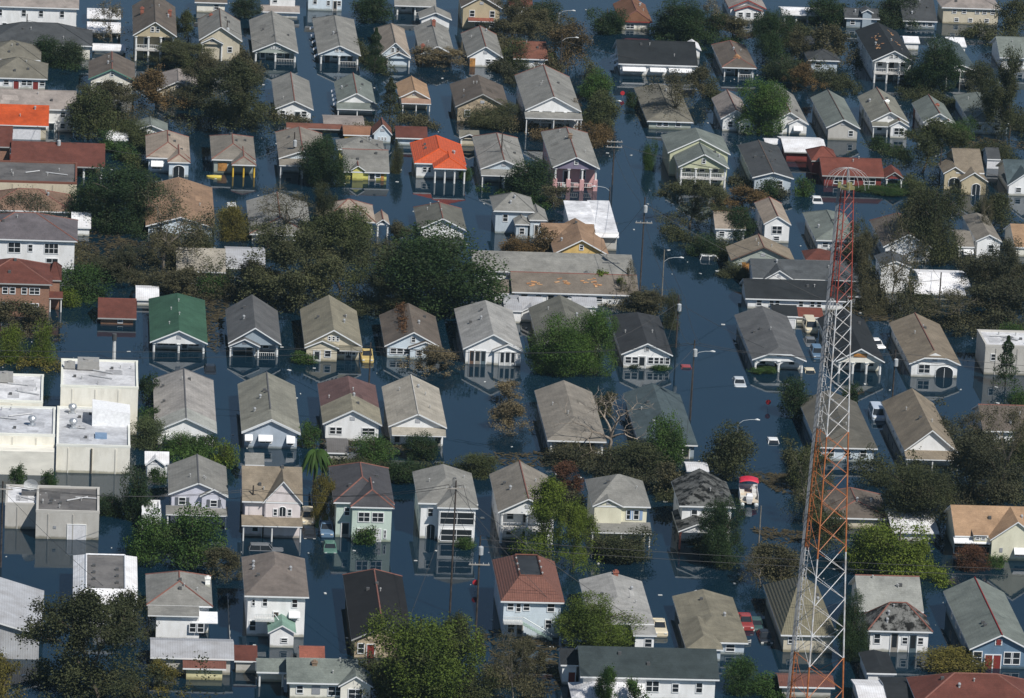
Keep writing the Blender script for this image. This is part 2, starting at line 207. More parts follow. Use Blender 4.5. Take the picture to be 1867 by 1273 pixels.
# ------------------------------------------------------------------ layout (metres; X along the rows, Y up the street, water at z = 0)
HOUSES=[
{'n': 'apartment_building', 'l': 'long white two-storey building in the top left corner', 'x': -73.63, 'y': 203.13, 'w': 18.09, 'h': 5.0, 'ty': 's', 'rc': 'pink', 'wc': 'white', 'L': 9.32, 'r': 1.88, 'fe': 'g', 'f': 'W-.42 W-.3 W-.05 W.13 W.35 L-.4 L-.25 L-.05 L.13 L.35', 'trim': 'trim_white'},
{'n': 'house', 'l': 'house with broad dark grey roof in front of the white two-storey building', 'x': -71.51, 'y': 183.44, 'w': 18.9, 'h': 2.6, 'ty': 's', 'rc': 'dgrey', 'wc': 'cream', 'L': 12.55, 'r': 2.54, 'fe': 'h', 'rf': 6.28, 'rb': 6.28, 'f': 'w.4 w.2'},
{'n': 'house', 'l': 'olive brown hipped roof house behind the one with red shutters', 'x': -76.14, 'y': 172.04, 'w': 10.17, 'h': 2.3, 'ty': 's', 'rc': 'olive', 'wc': 'white', 'L': 10.82, 'r': 2.19, 'fe': 'h', 'rf': 5.41, 'rb': 5.41, 'f': 'w.3'},
{'n': 'house', 'l': 'low house with dark red doors and white window frames by the left edge', 'x': -74.99, 'y': 158.85, 'w': 10.46, 'h': 2.0, 'ty': 's', 'rc': 'olive', 'wc': 'white', 'L': 11.84, 'r': 2.39, 'fe': 'h', 'rf': 5.92, 'rb': 5.92, 'f': 'w-.2 r-.02 w.12 w.22 r.33 w.45 r-.4'},
{'n': 'house', 'l': 'white walled house with purple grey roof behind the bright orange roof', 'x': -72.48, 'y': 128.11, 'w': 15.4, 'h': 3.9, 'ty': 's', 'rc': 'pink', 'wc': 'white', 'L': 10.24, 'r': 2.07, 'fe': 'g', 'f': 'W.38 L.38 D.25'},
{'n': 'house', 'l': 'house with bright orange roof by the left edge', 'x': -74.06, 'y': 121.74, 'w': 9.54, 'h': 2.5, 'ty': 's', 'rc': 'orange', 'wc': 'beige', 'L': 11.21, 'r': 2.26, 'fe': 'g', 'f': 'g.1:.0:5:.75', 'cap': 'no'},
{'n': 'carport', 'l': 'long open-fronted building with dark red-brown roof', 'x': -67.59, 'y': 96.24, 'w': 15.34, 'h': 2.0, 'ty': 's', 'rc': 'redbr', 'wc': 'brown', 'L': 12.38, 'r': 2.5, 'fe': 'g', 'porch': 6, 'pd': 4, 'cap': 'no'},
{'n': 'house', 'l': 'brick house with red roof cut by the left edge', 'x': -78.65, 'y': 101.75, 'w': 7.09, 'h': 3.6, 'ty': 's', 'rc': 'redbr', 'wc': 'brick', 'L': 10.77, 'r': 2.18, 'fe': 'g', 'wm': 'brick'},
{'n': 'commercial_building', 'l': 'flat-roofed building with terracotta coping by the left edge', 'x': -71.96, 'y': 80.23, 'w': 15.01, 'h': 3.0, 'ty': 'f', 'rc': 'tar', 'wc': 'beige', 'L': 13.53, 'cope': 'terra'},
{'n': 'house', 'l': 'pinkish hipped roof house with orange hip tiles by the left edge', 'x': -72.11, 'y': 67.75, 'w': 14.14, 'h': 1.6, 'ty': 's', 'rc': 'pinkbr', 'wc': 'beige', 'L': 10.96, 'r': 2.21, 'fe': 'h', 'rf': 5.48, 'rb': 5.48, 'cap': 'terra'},
{'n': 'house', 'l': 'white two-storey house with dark picture windows behind the brick one', 'x': -72.31, 'y': 36.55, 'w': 16.15, 'h': 5.0, 'ty': 's', 'rc': 'dpurple', 'wc': 'white', 'L': 12.9, 'r': 2.61, 'fe': 'h', 'rf': 6.45, 'rb': 6.45, 'f': 'W-.1:.55:2:.33 W.27:.55:2.2:.33 L-.1 L.28:.12:1.9:.3 W.06:.6:.8:.25', 'cap': 'terra'},
{'n': 'house', 'l': 'two-storey red brick house with red hipped roof by the left edge', 'x': -73.73, 'y': 9.88, 'w': 11.74, 'h': 5.2, 'ty': 's', 'rc': 'redbr', 'wc': 'brick', 'L': 11.47, 'r': 2.32, 'fe': 'h', 'rf': 5.74, 'rb': 5.74, 'wm': 'brick', 'f': 'W-.1:.66:.9:.22 W.0:.66:.9:.22 W.16:.66:.9:.22 W.3:.66:1.6:.22 L-.1:.2:.9:.22 L.16:.2:.9:.22 L.3:.2:1.4:.22', 'cap': 'terra'},
{'n': 'house', 'l': 'narrow red-roofed brick wing beside the two-storey brick house', 'x': -67.52, 'y': 14.68, 'w': 1.95, 'h': 4.6, 'ty': 's', 'rc': 'redbr', 'wc': 'brick', 'L': 8.19, 'r': 1.65, 'fe': 'h', 'rf': 4.1, 'rb': 4.1, 'sh': [(0.19, 2.12, 1.4, 2.2, 2.8)], 'wm': 'brick'},
{'n': 'garage', 'l': 'small half-drowned brown-roofed garage standing alone in the water', 'x': -58.19, 'y': 6.99, 'w': 5.72, 'h': 1.1, 'ty': 's', 'rc': 'redbr', 'wc': 'brick', 'L': 8.91, 'r': 1.8, 'fe': 'g', 'wm': 'brick', 'f': 'w.1:.2:.8:.6', 'cap': 'redbr'},
{'n': 'house', 'l': 'tan two-storey house with double porch and two red chimneys', 'x': -51.07, 'y': 183.53, 'w': 7.82, 'h': 4.8, 'ty': 'g', 'rc': 'brown', 'wc': 'tan', 'L': 24.58, 'r': 2.54, 'ch': [(-2.22, 13.01, 'brickred'), (2.75, 13.17, 'brickred')], 'porch': 4, 'twop': 1, 'gw': 'win2', 'f': 'd-.2 w.2'},
{'n': 'house', 'l': 'grey roofed house with small stacked porch gable and one red chimney', 'x': -39.32, 'y': 185.91, 'w': 7.72, 'h': 3.8, 'ty': 'g', 'rc': 'grey', 'wc': 'beige', 'L': 16.51, 'r': 2.5, 'rb': 1.22, 'wg': [(-1.5, -0.86, 4.05, 3.3, 1.0, 'g', 2, '')], 'ch': [(-1.5, 13.62, 'brickred')], 'f': 'w.25:.4:.9:.3', 'gw': 'no', 'cap': 'brown'},
{'n': 'house', 'l': 'grey roofed house with dark shady porch and central white column, top left', 'x': -29.46, 'y': 186.44, 'w': 8.19, 'h': 1.9, 'ty': 'g', 'rc': 'grey', 'wc': 'greygreen', 'L': 26.07, 'r': 1.79, 'porch': 3, 'f': 'd-.3 d.3 w-.1 w.12', 'gw': 'win3'},
{'n': 'house', 'l': 'grey roofed house with white awnings all along its left side', 'x': -18.06, 'y': 185.9, 'w': 7.69, 'h': 1.9, 'ty': 'g', 'rc': 'grey', 'wc': 'paleblue', 'L': 29.57, 'r': 1.71, 'rb': 4.56, 'porch': 3, 'f': 'd-.3 d.3 w-.1 w.12', 'gw': 'win2', 'saw': 5},
{'n': 'house', 'l': 'small house with pinkish roof and stacked gables behind a dark pine', 'x': -8.12, 'y': 185.74, 'w': 5.59, 'h': 2.0, 'ty': 'g', 'rc': 'pinktan', 'wc': 'paleblue', 'L': 22.48, 'r': 2.5, 'rb': 6.73, 'wg': [(0.61, -0.63, 4.45, 1.8, 1.0, 'g', 2, '')], 'gw': 'win2'},
{'n': 'house', 'l': 'grey roofed house with two red brick stacks behind a round brown tree', 'x': -0.41, 'y': 187.56, 'w': 6.31, 'h': 2.1, 'ty': 'g', 'rc': 'grey', 'wc': 'white', 'L': 22.5, 'r': 1.58, 'ch': [(0.17, 16.91, 'brickred'), (-2.6, 1.78, 'brickred')], 'porch': 2, 'f': 'd0 w.3'},
{'n': 'house', 'l': 'grey roofed house with orange boarded door and palm in front', 'x': 8.19, 'y': 187.72, 'w': 6.52, 'h': 1.9, 'ty': 'g', 'rc': 'grey', 'wc': 'white', 'L': 19.11, 'r': 1.96, 'rb': 2.01, 'f': 'b-.4:-.1:1:.9 w.1 w.3', 'cap': 'terra', 'porch': 0},
{'n': 'garage', 'l': 'small white gabled outbuilding behind the house with two brick stacks', 'x': 0.96, 'y': 217.85, 'w': 6.02, 'h': 2.0, 'ty': 'g', 'rc': 'grey', 'wc': 'white', 'L': 5.67, 'r': 1.28, 'f': ''},
{'n': 'house', 'l': 'tan two-storey house with white window awnings at the top edge', 'x': 9.43, 'y': 218.87, 'w': 7.65, 'h': 4.2, 'ty': 'g', 'rc': 'brown', 'wc': 'tan', 'L': 13.75, 'r': 2.18, 'sh': [(-0.1, 4.72, 1.2, 1.9, 2.2)], 'f': 'W-.25:.55:1:.3 W.3:.55:1:.3 L-.1 L.3', 'shc': 'brickred'},
{'n': 'house', 'l': 'white house with wide open porch at the top edge beside the small outbuilding', 'x': -2.17, 'y': 229.29, 'w': 7.8, 'h': 1.9, 'ty': 's', 'rc': 'grey', 'wc': 'white', 'L': 8.91, 'r': 1.8, 'fe': 'g', 'porch': 3, 'f': 'd0 w.3 w-.3'},
{'n': 'house', 'l': 'pale blue house front with dark windows at the top edge', 'x': -18.9, 'y': 230.95, 'w': 7.14, 'h': 3.2, 'ty': 's', 'rc': 'grey', 'wc': 'paleblue', 'L': 8.76, 'r': 1.77, 'fe': 'g', 'f': 'w-.3:.35:.8:.4 w.1:.3:.7:.3 d.3:0:.7:.6 w.42:.3:.8:.3'},
{'n': 'shed', 'l': 'low pale-roofed shed with white gable behind at the top edge', 'x': -27.45, 'y': 223.34, 'w': 7.22, 'h': 1.2, 'ty': 's', 'rc': 'pink', 'wc': 'white', 'L': 3.89, 'r': 0.79, 'fe': 'g', 'f': ''},
{'n': 'house', 'l': 'white two-storey house cut by the top edge beside the pale blue one', 'x': -27.05, 'y': 224.72, 'w': 5.52, 'h': 4.0, 'ty': 's', 'rc': 'white', 'wc': 'white', 'L': 7.82, 'r': 1.58, 'fe': 'g', 'f': 'W-.3 L.2'},
{'n': 'house', 'l': 'cream walled house with brown roof cut by the top edge', 'x': -40.22, 'y': 225.98, 'w': 6.05, 'h': 2.0, 'ty': 's', 'rc': 'brown', 'wc': 'cream', 'L': 6.77, 'r': 1.37, 'fe': 'g', 'f': 'w.2'},
{'n': 'carport', 'l': 'white flat-roofed carport between water channels, upper one', 'x': -59.99, 'y': 212.27, 'w': 6.17, 'h': 1.4, 'ty': 's', 'rc': 'white', 'wc': 'white', 'L': 8.28, 'r': 0.58, 'fe': 'g', 'porch': 3},
{'n': 'carport', 'l': 'white flat-roofed carport between water channels, lower one', 'x': -59.99, 'y': 201.57, 'w': 6.11, 'h': 1.2, 'ty': 's', 'rc': 'white', 'wc': 'white', 'L': 8.29, 'r': 0.58, 'fe': 'g', 'porch': 3},
{'n': 'shed', 'l': 'small white roof behind the cream gabled house', 'x': -59.07, 'y': 188.21, 'w': 5.96, 'h': 0.9, 'ty': 's', 'rc': 'white', 'wc': 'white', 'L': 5.12, 'r': 0.36, 'fe': 'g'},
{'n': 'house', 'l': 'cream gabled house with green trim and red ridge tiles', 'x': -58.73, 'y': 155.26, 'w': 8.05, 'h': 3.1, 'ty': 'g', 'rc': 'brown', 'wc': 'cream', 'L': 13.82, 'r': 1.86, 'f': 'w-.3 w-.15 w0 w.2', 'gw': 'win1', 'cap': 'terra', 'trim': 'trim_green'},
{'n': 'house', 'l': 'pale roofed house half hidden by tangled brown trees, upper left', 'x': -47.29, 'y': 152.91, 'w': 7.24, 'h': 2.0, 'ty': 'g', 'rc': 'pink', 'wc': 'beige', 'L': 12.64, 'r': 1.78, 'rb': 3.06, 'f': 'w.3'},
{'n': 'house', 'l': 'white house with red ridge line beside open water and grey roof', 'x': -27.58, 'y': 141.48, 'w': 6.61, 'h': 2.1, 'ty': 'g', 'rc': 'grey', 'wc': 'white', 'L': 22.01, 'r': 1.46, 'f': 'w-.35 d.1 w.3', 'cap': 'terra', 'gw': 'no'},
{'n': 'house', 'l': 'house with mottled green-grey roof and white side awnings', 'x': -16.7, 'y': 147.42, 'w': 6.6, 'h': 2.2, 'ty': 'g', 'rc': 'greengrey', 'wc': 'white', 'L': 15.5, 'r': 1.7, 'sh': [(0.07, 7.04, 2.2, 1.5, 2.1)], 'f': 'w-.3 w.3', 'saw': 4, 'cap': 'terra', 'gw': 'no'},
{'n': 'house', 'l': 'house with pale orange roof and rusty porch cover', 'x': -6.39, 'y': 153.12, 'w': 5.46, 'h': 2.0, 'ty': 'g', 'rc': 'orangetan', 'wc': 'beige', 'L': 11.08, 'r': 1.4, 'sh': [(0.27, 5.12, 1.6, 1.4, 1.9)], 'shm': 'rust', 'f': 'w-.25 w.0 w.2 w.35', 'gw': 'vent'},
{'n': 'house', 'l': 'brown roofed house of mottled stone behind a brown hedge', 'x': 4.87, 'y': 145.13, 'w': 9.34, 'h': 2.6, 'ty': 'g', 'rc': 'brown', 'wc': 'stone', 'L': 17.23, 'r': 2.36, 'rb': 2.41, 'f': 'w-.3:.3:1:.45 w.3:.3:1:.45', 'gw': 'vent', 'cap': 'no'},
{'n': 'house', 'l': 'big two-storey white house with upper porch beside the street', 'x': 16.57, 'y': 138.76, 'w': 9.65, 'h': 3.9, 'ty': 'g', 'rc': 'grey', 'wc': 'white', 'L': 26.21, 'r': 2.47, 'rb': 1.75, 'sh': [(-0.02, 9.84, 2.2, 3.0, 3.5)], 'porch': 5, 'twop': 1, 'pd': 2.5, 'f': 'w-.3 d0 w.3', 'gw': 'no', 'cap': 'terra'},
{'n': 'house', 'l': 'wide white house with black roof and three long white awnings', 'x': 39.02, 'y': 184.61, 'w': 14.31, 'h': 2.2, 'ty': 's', 'rc': 'black', 'wc': 'white', 'L': 13.09, 'r': 2.91, 'fe': 'g', 'ch': [(0.4, 11.6, 'beige', 0.6)], 'f': 'a-.32:.25:4:.45 a0:.3:2.6:.4 a.3:.25:4:.45', 'saw': 3},
{'n': 'house', 'l': 'brown hipped roof house with torn orange patch beside the black roof', 'x': 53.78, 'y': 185.73, 'w': 6.3, 'h': 1.9, 'ty': 'g', 'rc': 'brown', 'wc': 'bluegrey', 'L': 18.3, 'r': 1.27, 'rb': 1.67, 'fe': 'h', 'rf': 3.15, 'porch': 3, 'f': 'd0 w.3 w-.3', 'cap': 'terra', 'patch': 'orangewood'},
{'n': 'shed', 'l': 'small white gabled shed at the end of the black roof', 'x': 47.22, 'y': 200.5, 'w': 2.46, 'h': 1.6, 'ty': 'g', 'rc': 'white', 'wc': 'white', 'L': 5.97, 'r': 0.72, 'f': ''},
{'n': 'house', 'l': 'house with rust-brown roof and red gable edge at the top of the street', 'x': 38.54, 'y': 222.78, 'w': 6.12, 'h': 1.7, 'ty': 'g', 'rc': 'rustbrown', 'wc': 'cream', 'L': 14.69, 'r': 1.97, 'rb': 1.07, 'fe': 'h', 'rf': 0.6, 'f': 'w-.2:.1:1.6:.6', 'porch': 0, 'cap': 'terra', 'trim': 'trim_red'},
{'n': 'house', 'l': 'dull red roofed house hidden behind brown round trees near the street', 'x': 16.32, 'y': 187.83, 'w': 6.24, 'h': 1.8, 'ty': 's', 'rc': 'terra', 'wc': 'white', 'L': 10.23, 'r': 2.07, 'fe': 'g', 'f': 'w.2'},
{'n': 'house', 'l': 'white walled house scrap between trees at the top edge', 'x': 17.56, 'y': 229.93, 'w': 4.5, 'h': 2.2, 'ty': 's', 'rc': 'redbr', 'wc': 'white', 'L': 6.99, 'r': 1.41, 'fe': 'g', 'f': 'w.2'},
{'n': 'house', 'l': 'white house with red gable trim at the top edge', 'x': 60.72, 'y': 235.51, 'w': 7.21, 'h': 2.2, 'ty': 'g', 'rc': 'pink', 'wc': 'white', 'L': 14.45, 'r': 1.61, 'wg': [(0.08, 1.2, 5.47, 2.0, 0.9, 'g', 0, 'w-.3 w0 w.3')], 'trim': 'trim_red', 'f': ''},
{'n': 'carport', 'l': 'white roofed open carport among trees, upper right', 'x': 70.99, 'y': 233.93, 'w': 7.74, 'h': 1.6, 'ty': 's', 'rc': 'white', 'wc': 'white', 'L': 6.93, 'r': 0.61, 'fe': 'g', 'porch': 4},
{'n': 'house', 'l': 'dark grey roofed house with row of windows below the white upper building', 'x': 93.0, 'y': 231.9, 'w': 6.54, 'h': 1.6, 'ty': 's', 'rc': 'dgrey', 'wc': 'bluegrey', 'L': 13.9, 'r': 2.81, 'fe': 'g', 'f': 'w-.35 w-.2 w0 w.12 w.35'},
{'n': 'house', 'l': 'dark roofed house almost hidden by trees, upper right', 'x': 81.84, 'y': 230.64, 'w': 6.66, 'h': 2.0, 'ty': 's', 'rc': 'dgrey', 'wc': 'bluegrey', 'L': 6.13, 'r': 1.24, 'fe': 'g', 'wg': [(0.88, -0.62, 2.27, 3.2, 0.6, 'g', 0, '')], 'f': 'w-.3 w.1'},
{'n': 'house', 'l': 'beige two-storey house with row of dark windows at the top right', 'x': 103.41, 'y': 237.42, 'w': 11.41, 'h': 3.2, 'ty': 's', 'rc': 'pink', 'wc': 'beige', 'L': 7.79, 'r': 1.57, 'fe': 'h', 'rf': 3.9, 'rb': 3.9, 'f': 'W-.3 W-.12 W.12 W.25 W.4 L-.25 L.0 L.3'},
{'n': 'house', 'l': 'white two-storey porch house with storm-torn black roof', 'x': 81.51, 'y': 184.64, 'w': 7.84, 'h': 4.2, 'ty': 'g', 'rc': 'black', 'wc': 'white', 'L': 24.99, 'r': 1.96, 'rb': 1.04, 'porch': 4, 'twop': 1, 'pd': 2.5, 'f': 'w-.3 d0 w.3', 'gw': 'win2', 'patch': 'orangewood', 'cap': 'no'},
{'n': 'house', 'l': 'dark roofed house with pale blue side buried in brown trees', 'x': 69.91, 'y': 192.59, 'w': 5.91, 'h': 2.2, 'ty': 'g', 'rc': 'dgrey', 'wc': 'lblue', 'L': 18.45, 'r': 1.19, 'rb': 3.13, 'fe': 'h', 'rf': 2.96, 'f': 'w-.2'},
{'n': 'house', 'l': 'slate roofed house with white gable behind the big dark tree', 'x': 94.21, 'y': 187.62, 'w': 6.1, 'h': 2.2, 'ty': 'g', 'rc': 'slate', 'wc': 'white', 'L': 22.77, 'r': 1.14, 'porch': 3, 'f': 'd0 w.3'},
{'n': 'shed', 'l': 'white shed roof right of the torn black roof', 'x': 88.91, 'y': 213.19, 'w': 2.94, 'h': 1.5, 'ty': 's', 'rc': 'white', 'wc': 'white', 'L': 5.55, 'r': 0.59, 'fe': 'g'},
{'n': 'shed', 'l': 'white shed roof behind the slate roofed house', 'x': 96.82, 'y': 210.46, 'w': 3.67, 'h': 1.7, 'ty': 's', 'rc': 'white', 'wc': 'white', 'L': 7.76, 'r': 0.82, 'fe': 'g'},
{'n': 'house', 'l': 'green-grey roofed house by the right edge behind trees', 'x': 107.02, 'y': 199.01, 'w': 8.04, 'h': 2.4, 'ty': 's', 'rc': 'greengrey', 'wc': 'white', 'L': 12.36, 'r': 2.5, 'fe': 'g', 'f': 'w-.3 w0'},
{'n': 'house', 'l': 'olive grey hipped roof house behind a bare tree, right of the street', 'x': 37.27, 'y': 143.52, 'w': 8.13, 'h': 1.5, 'ty': 'g', 'rc': 'olive', 'wc': 'greygreen', 'L': 24.85, 'r': 1.48, 'rb': 2.49, 'fe': 'h', 'rf': 4.06, 'f': 'w-.25 w-.1 w.2'},
{'n': 'house', 'l': 'white house with pale roof partly hidden by the bright green tree', 'x': 48.59, 'y': 143.46, 'w': 5.27, 'h': 2.3, 'ty': 'g', 'rc': 'pink', 'wc': 'white', 'L': 15.54, 'r': 1.6, 'wg': [(1.47, 1.4, 2.57, 2.0, 0.8, 'g', 0, 'w-.2 w.2')], 'f': 'w-.2', 'cap': 'terra'},
{'n': 'house', 'l': 'grey roofed house with white window awning right of the bright green tree', 'x': 57.87, 'y': 142.69, 'w': 6.37, 'h': 2.1, 'ty': 'g', 'rc': 'grey', 'wc': 'white', 'L': 21.66, 'r': 1.91, 'wg': [(1.45, 0.13, 3.62, 2.0, 0.9, 'g', 0, 'a0')], 'porch': 0, 'f': 'd-.3', 'cap': 'terra'},
{'n': 'house', 'l': 'narrow grey-sided house with plain back wall and one white window', 'x': 66.73, 'y': 139.34, 'w': 5.94, 'h': 2.3, 'ty': 'g', 'rc': 'greengrey', 'wc': 'greige', 'L': 22.64, 'r': 1.52, 'f': 'w.28:.3:.9:.5', 'gw': 'vent', 'cap': 'brown'},
{'n': 'house', 'l': 'white house with white chimney and split front gables', 'x': 75.45, 'y': 144.08, 'w': 6.63, 'h': 2.5, 'ty': 'g', 'rc': 'olivegrey', 'wc': 'white', 'L': 18.74, 'r': 1.81, 'wg': [(1.42, 1.72, 3.48, 2.2, 1.0, 'g', 0, 'w0:.25:1.8:.6')], 'sh': [(-1.8, 2.87, 1.4, 2.0, 2.4)], 'ch': [(-3.04, 13.04, 'white'), (0.39, 7.54, 'white', 0.6)], 'f': 'w-.3', 'cap': 'terra'},
{'n': 'house', 'l': 'grey roofed house with two red chimney pots near the far right', 'x': 84.34, 'y': 146.1, 'w': 5.71, 'h': 2.2, 'ty': 'g', 'rc': 'greengrey', 'wc': 'white', 'L': 14.36, 'r': 1.66, 'wg': [(1.54, 0.87, 2.58, 2.0, 0.8, 'g', 0, '')], 'ch': [(-2.79, 12.85, 'brickred'), (0.53, 7.0, 'brickred', 0.6)], 'f': 'w-.3 d0 w.3', 'cap': 'terra'},
{'n': 'house', 'l': 'grey roofed house in dark tree shade at the far right', 'x': 93.45, 'y': 147.31, 'w': 7.15, 'h': 2.2, 'ty': 'g', 'rc': 'greengrey', 'wc': 'lblue', 'L': 20.33, 'r': 1.45, 'rb': 3.27, 'fe': 'h', 'rf': 3.58, 'f': 'w-.3 w.2'},
{'n': 'garage', 'l': 'small white garage with green-grey gable roof at upper left', 'x': -52.24, 'y': 126.08, 'w': 5.9, 'h': 1.1, 'ty': 'g', 'rc': 'greengrey', 'wc': 'white', 'L': 6.3, 'r': 1.16, 'f': ''},
{'n': 'shed', 'l': 'white roofed low shed between hedges, upper left', 'x': -57.81, 'y': 121.32, 'w': 3.8, 'h': 0.6, 'ty': 's', 'rc': 'white', 'wc': 'white', 'L': 7.06, 'r': 0.5, 'fe': 'g'},
{'n': 'house', 'l': 'hipped pinkish house with white window awning and arched porch', 'x': -49.6, 'y': 101.53, 'w': 7.22, 'h': 2.6, 'ty': 'g', 'rc': 'pinktan', 'wc': 'paleblue', 'L': 15.14, 'r': 1.31, 'rb': 1.26, 'fe': 'h', 'rf': 5.66, 'wg': [(1.74, 2.3, 3.77, 2.5, 1.0, 'h', 0, 'A0:-.2:1.9:.95')], 'f': 'a-.28:.2:1.8:.6', 'cap': 'terra'},
{'n': 'house', 'l': 'hipped grey house with yellow porch posts beside the floating yellow boat', 'x': -38.84, 'y': 102.44, 'w': 7.28, 'h': 2.4, 'ty': 'g', 'rc': 'tangrey', 'wc': 'greygreen', 'L': 16.46, 'r': 1.33, 'rb': 4.02, 'fe': 'h', 'rf': 5.92, 'wg': [(1.62, 2.4, 4.07, 2.2, 1.0, 'h', 3, '')], 'colc': 'yellow', 'f': 'b-.28:.15:1.5:.6', 'cap': 'terra'},
{'n': 'house', 'l': 'grey roofed house with utility pole and dark tree before its front', 'x': -27.57, 'y': 102.52, 'w': 7.82, 'h': 2.9, 'ty': 'g', 'rc': 'tangrey', 'wc': 'paleblue', 'L': 18.28, 'r': 1.41, 'rb': 1.27, 'sh': [(0.04, 7.75, 2.0, 2.2, 2.8)], 'porch': 3, 'f': 'w-.3 d0 w.3', 'cap': 'terra'},
{'n': 'house', 'l': 'yellow house with orange shutters and small front gablet', 'x': -17.06, 'y': 100.56, 'w': 7.61, 'h': 1.5, 'ty': 's', 'rc': 'grey', 'wc': 'yellow', 'L': 11.72, 'r': 2.37, 'fe': 'g', 'wg': [(-1.4, -1.33, 2.38, 1.8, 0.8, 'g', 0, '')], 'porch': 0, 'f': 'b-.25:.0:1.5:.8 d.15:0:1:.8 w.28 b.4:0:.5:.8', 'cap': 'terra'},
{'n': 'house', 'l': 'rear grey roof wing behind the yellow house', 'x': -17.51, 'y': 112.39, 'w': 7.89, 'h': 2.4, 'ty': 'g', 'rc': 'grey', 'wc': 'yellow', 'L': 6.22, 'r': 1.13, 'rb': 1.84, 'fe': 'h', 'rf': 3.94, 'f': ''},
{'n': 'house', 'l': 'white house with vivid orange-red hipped roof and arched porch', 'x': -4.81, 'y': 103.3, 'w': 8.62, 'h': 2.6, 'ty': 'g', 'rc': 'orange', 'wc': 'white', 'L': 13.76, 'r': 1.74, 'rb': 0.99, 'fe': 'h', 'rf': 3.44, 'wg': [(1.44, 3.24, 5.44, 2.6, 1.3, 'h', 4, '')], 'f': 'w-.32:.35:.8:.4 w-.22:.35:.6:.4', 'cap': 'orange', 'rm': 'tile'},
{'n': 'house', 'l': 'grey roofed house with utility pole at its gable, left of the pink one', 'x': 5.51, 'y': 100.29, 'w': 7.71, 'h': 2.7, 'ty': 'g', 'rc': 'grey', 'wc': 'lblue', 'L': 22.63, 'r': 1.62, 'rb': 3.7, 'sh': [(0.0, 7.71, 2.0, 2.1, 2.6)], 'porch': 3, 'f': 'w-.3 d0 w.3', 'cap': 'terra'},
{'n': 'house', 'l': 'pink house with purple gable and white porch columns', 'x': 17.19, 'y': 97.88, 'w': 7.86, 'h': 3.9, 'ty': 'g', 'rc': 'grey', 'wc': 'pink', 'L': 25.15, 'r': 1.86, 'rb': 4.18, 'ch': [(-0.01, 13.43, 'brown', 0.6)], 'porch': 4, 'f': 'd-.2 w.2', 'gw': 'win1', 'gc': 'purple', 'cap': 'terra', 'twop': 0, 'ped': 1},
{'n': 'house', 'l': 'pale green house with double front gables beside the street', 'x': 38.72, 'y': 102.2, 'w': 8.5, 'h': 3.6, 'ty': 'g', 'rc': 'greengrey', 'wc': 'yellowgreen', 'L': 20.26, 'r': 2.27, 'rb': 4.78, 'porch': 4, 'twop': 1, 'f': 'w-.3 w0 w.3', 'gw': 'win1', 'rear2': (1.0, 0.5, 0.38)},
{'n': 'house', 'l': 'dark roofed house with round black roof stain, right of pale green one', 'x': 50.14, 'y': 100.44, 'w': 6.95, 'h': 2.6, 'ty': 'g', 'rc': 'dgrey', 'wc': 'lblue', 'L': 22.63, 'r': 0.97, 'f': 'w.2', 'cap': 'brown', 'gw': 'no'},
{'n': 'shed', 'l': 'dark red shed with bright white sheet roof', 'x': 58.26, 'y': 122.58, 'w': 7.32, 'h': 1.8, 'ty': 's', 'rc': 'white', 'wc': 'redwall', 'L': 11.11, 'r': 0.98, 'fe': 'g', 'f': 'w.1:.3:.6:.4'},
{'n': 'shed', 'l': 'narrow white sheet roof left of the dark red shed', 'x': 53.59, 'y': 128.3, 'w': 3.26, 'h': 1.8, 'ty': 's', 'rc': 'white', 'wc': 'white', 'L': 3.8, 'r': 0.34, 'fe': 'g'},
{'n': 'house', 'l': 'long red house with red roof and white windows behind the tower top', 'x': 64.24, 'y': 106.19, 'w': 10.45, 'h': 1.9, 'ty': 's', 'rc': 'redroof', 'wc': 'redwall', 'L': 9.6, 'r': 1.94, 'fe': 'g', 'wg': [(6.89, -0.66, 3.03, 1.9, 1.0, 'g', 2, '')], 'f': 'w-.25:.2:1.6:.65 w-.02:.2:1:.7 w.3:.2:2:.65'},
{'n': 'house', 'l': 'red hipped roof wing behind the long red house', 'x': 60.37, 'y': 113.55, 'w': 4.64, 'h': 2.6, 'ty': 's', 'rc': 'redroof', 'wc': 'redwall', 'L': 7.72, 'r': 1.56, 'fe': 'h', 'rf': 3.86, 'rb': 3.86},
{'n': 'house', 'l': 'tan stucco house with big arched window and gabled entry', 'x': 83.73, 'y': 105.84, 'w': 4.8, 'h': 3.2, 'ty': 's', 'rc': 'tan', 'wc': 'tan', 'L': 12.56, 'r': 2.54, 'fe': 'g', 'wg': [(-2.58, -2.46, 3.89, 3.0, 1.2, 'g', 0, 'A-.0:.25:1.9:.5'), (0.35, 2.61, 4.72, 2.4, 1.5, 'g', 0, 'A.1:0:1.4:.8')], 'f': ''},
{'n': 'house', 'l': 'grey roofed white gabled house at the right edge', 'x': 93.07, 'y': 103.91, 'w': 6.5, 'h': 1.8, 'ty': 's', 'rc': 'slate', 'wc': 'white', 'L': 13.34, 'r': 2.69, 'fe': 'g', 'wg': [(-0.31, 0.43, 6.02, 1.8, 2.2, 'g', 0, 'w.1 w-.2')], 'f': 'w-.3 w-.1'},
{'n': 'garage', 'l': 'tiny garage with white door beside the tan stucco house', 'x': 90.33, 'y': 122.23, 'w': 2.36, 'h': 1.7, 'ty': 's', 'rc': 'dgrey', 'wc': 'white', 'L': 6.12, 'r': 1.24, 'fe': 'g', 'f': 'g0:0:2:.8'},
{'n': 'house', 'l': 'tan-brown roofed house behind bare storm-stripped branches', 'x': -48.11, 'y': 60.41, 'w': 10.94, 'h': 1.6, 'ty': 'g', 'rc': 'tan2', 'wc': 'paleblue', 'L': 26.0, 'r': 1.62, 'f': 'w.3', 'cap': 'no'},
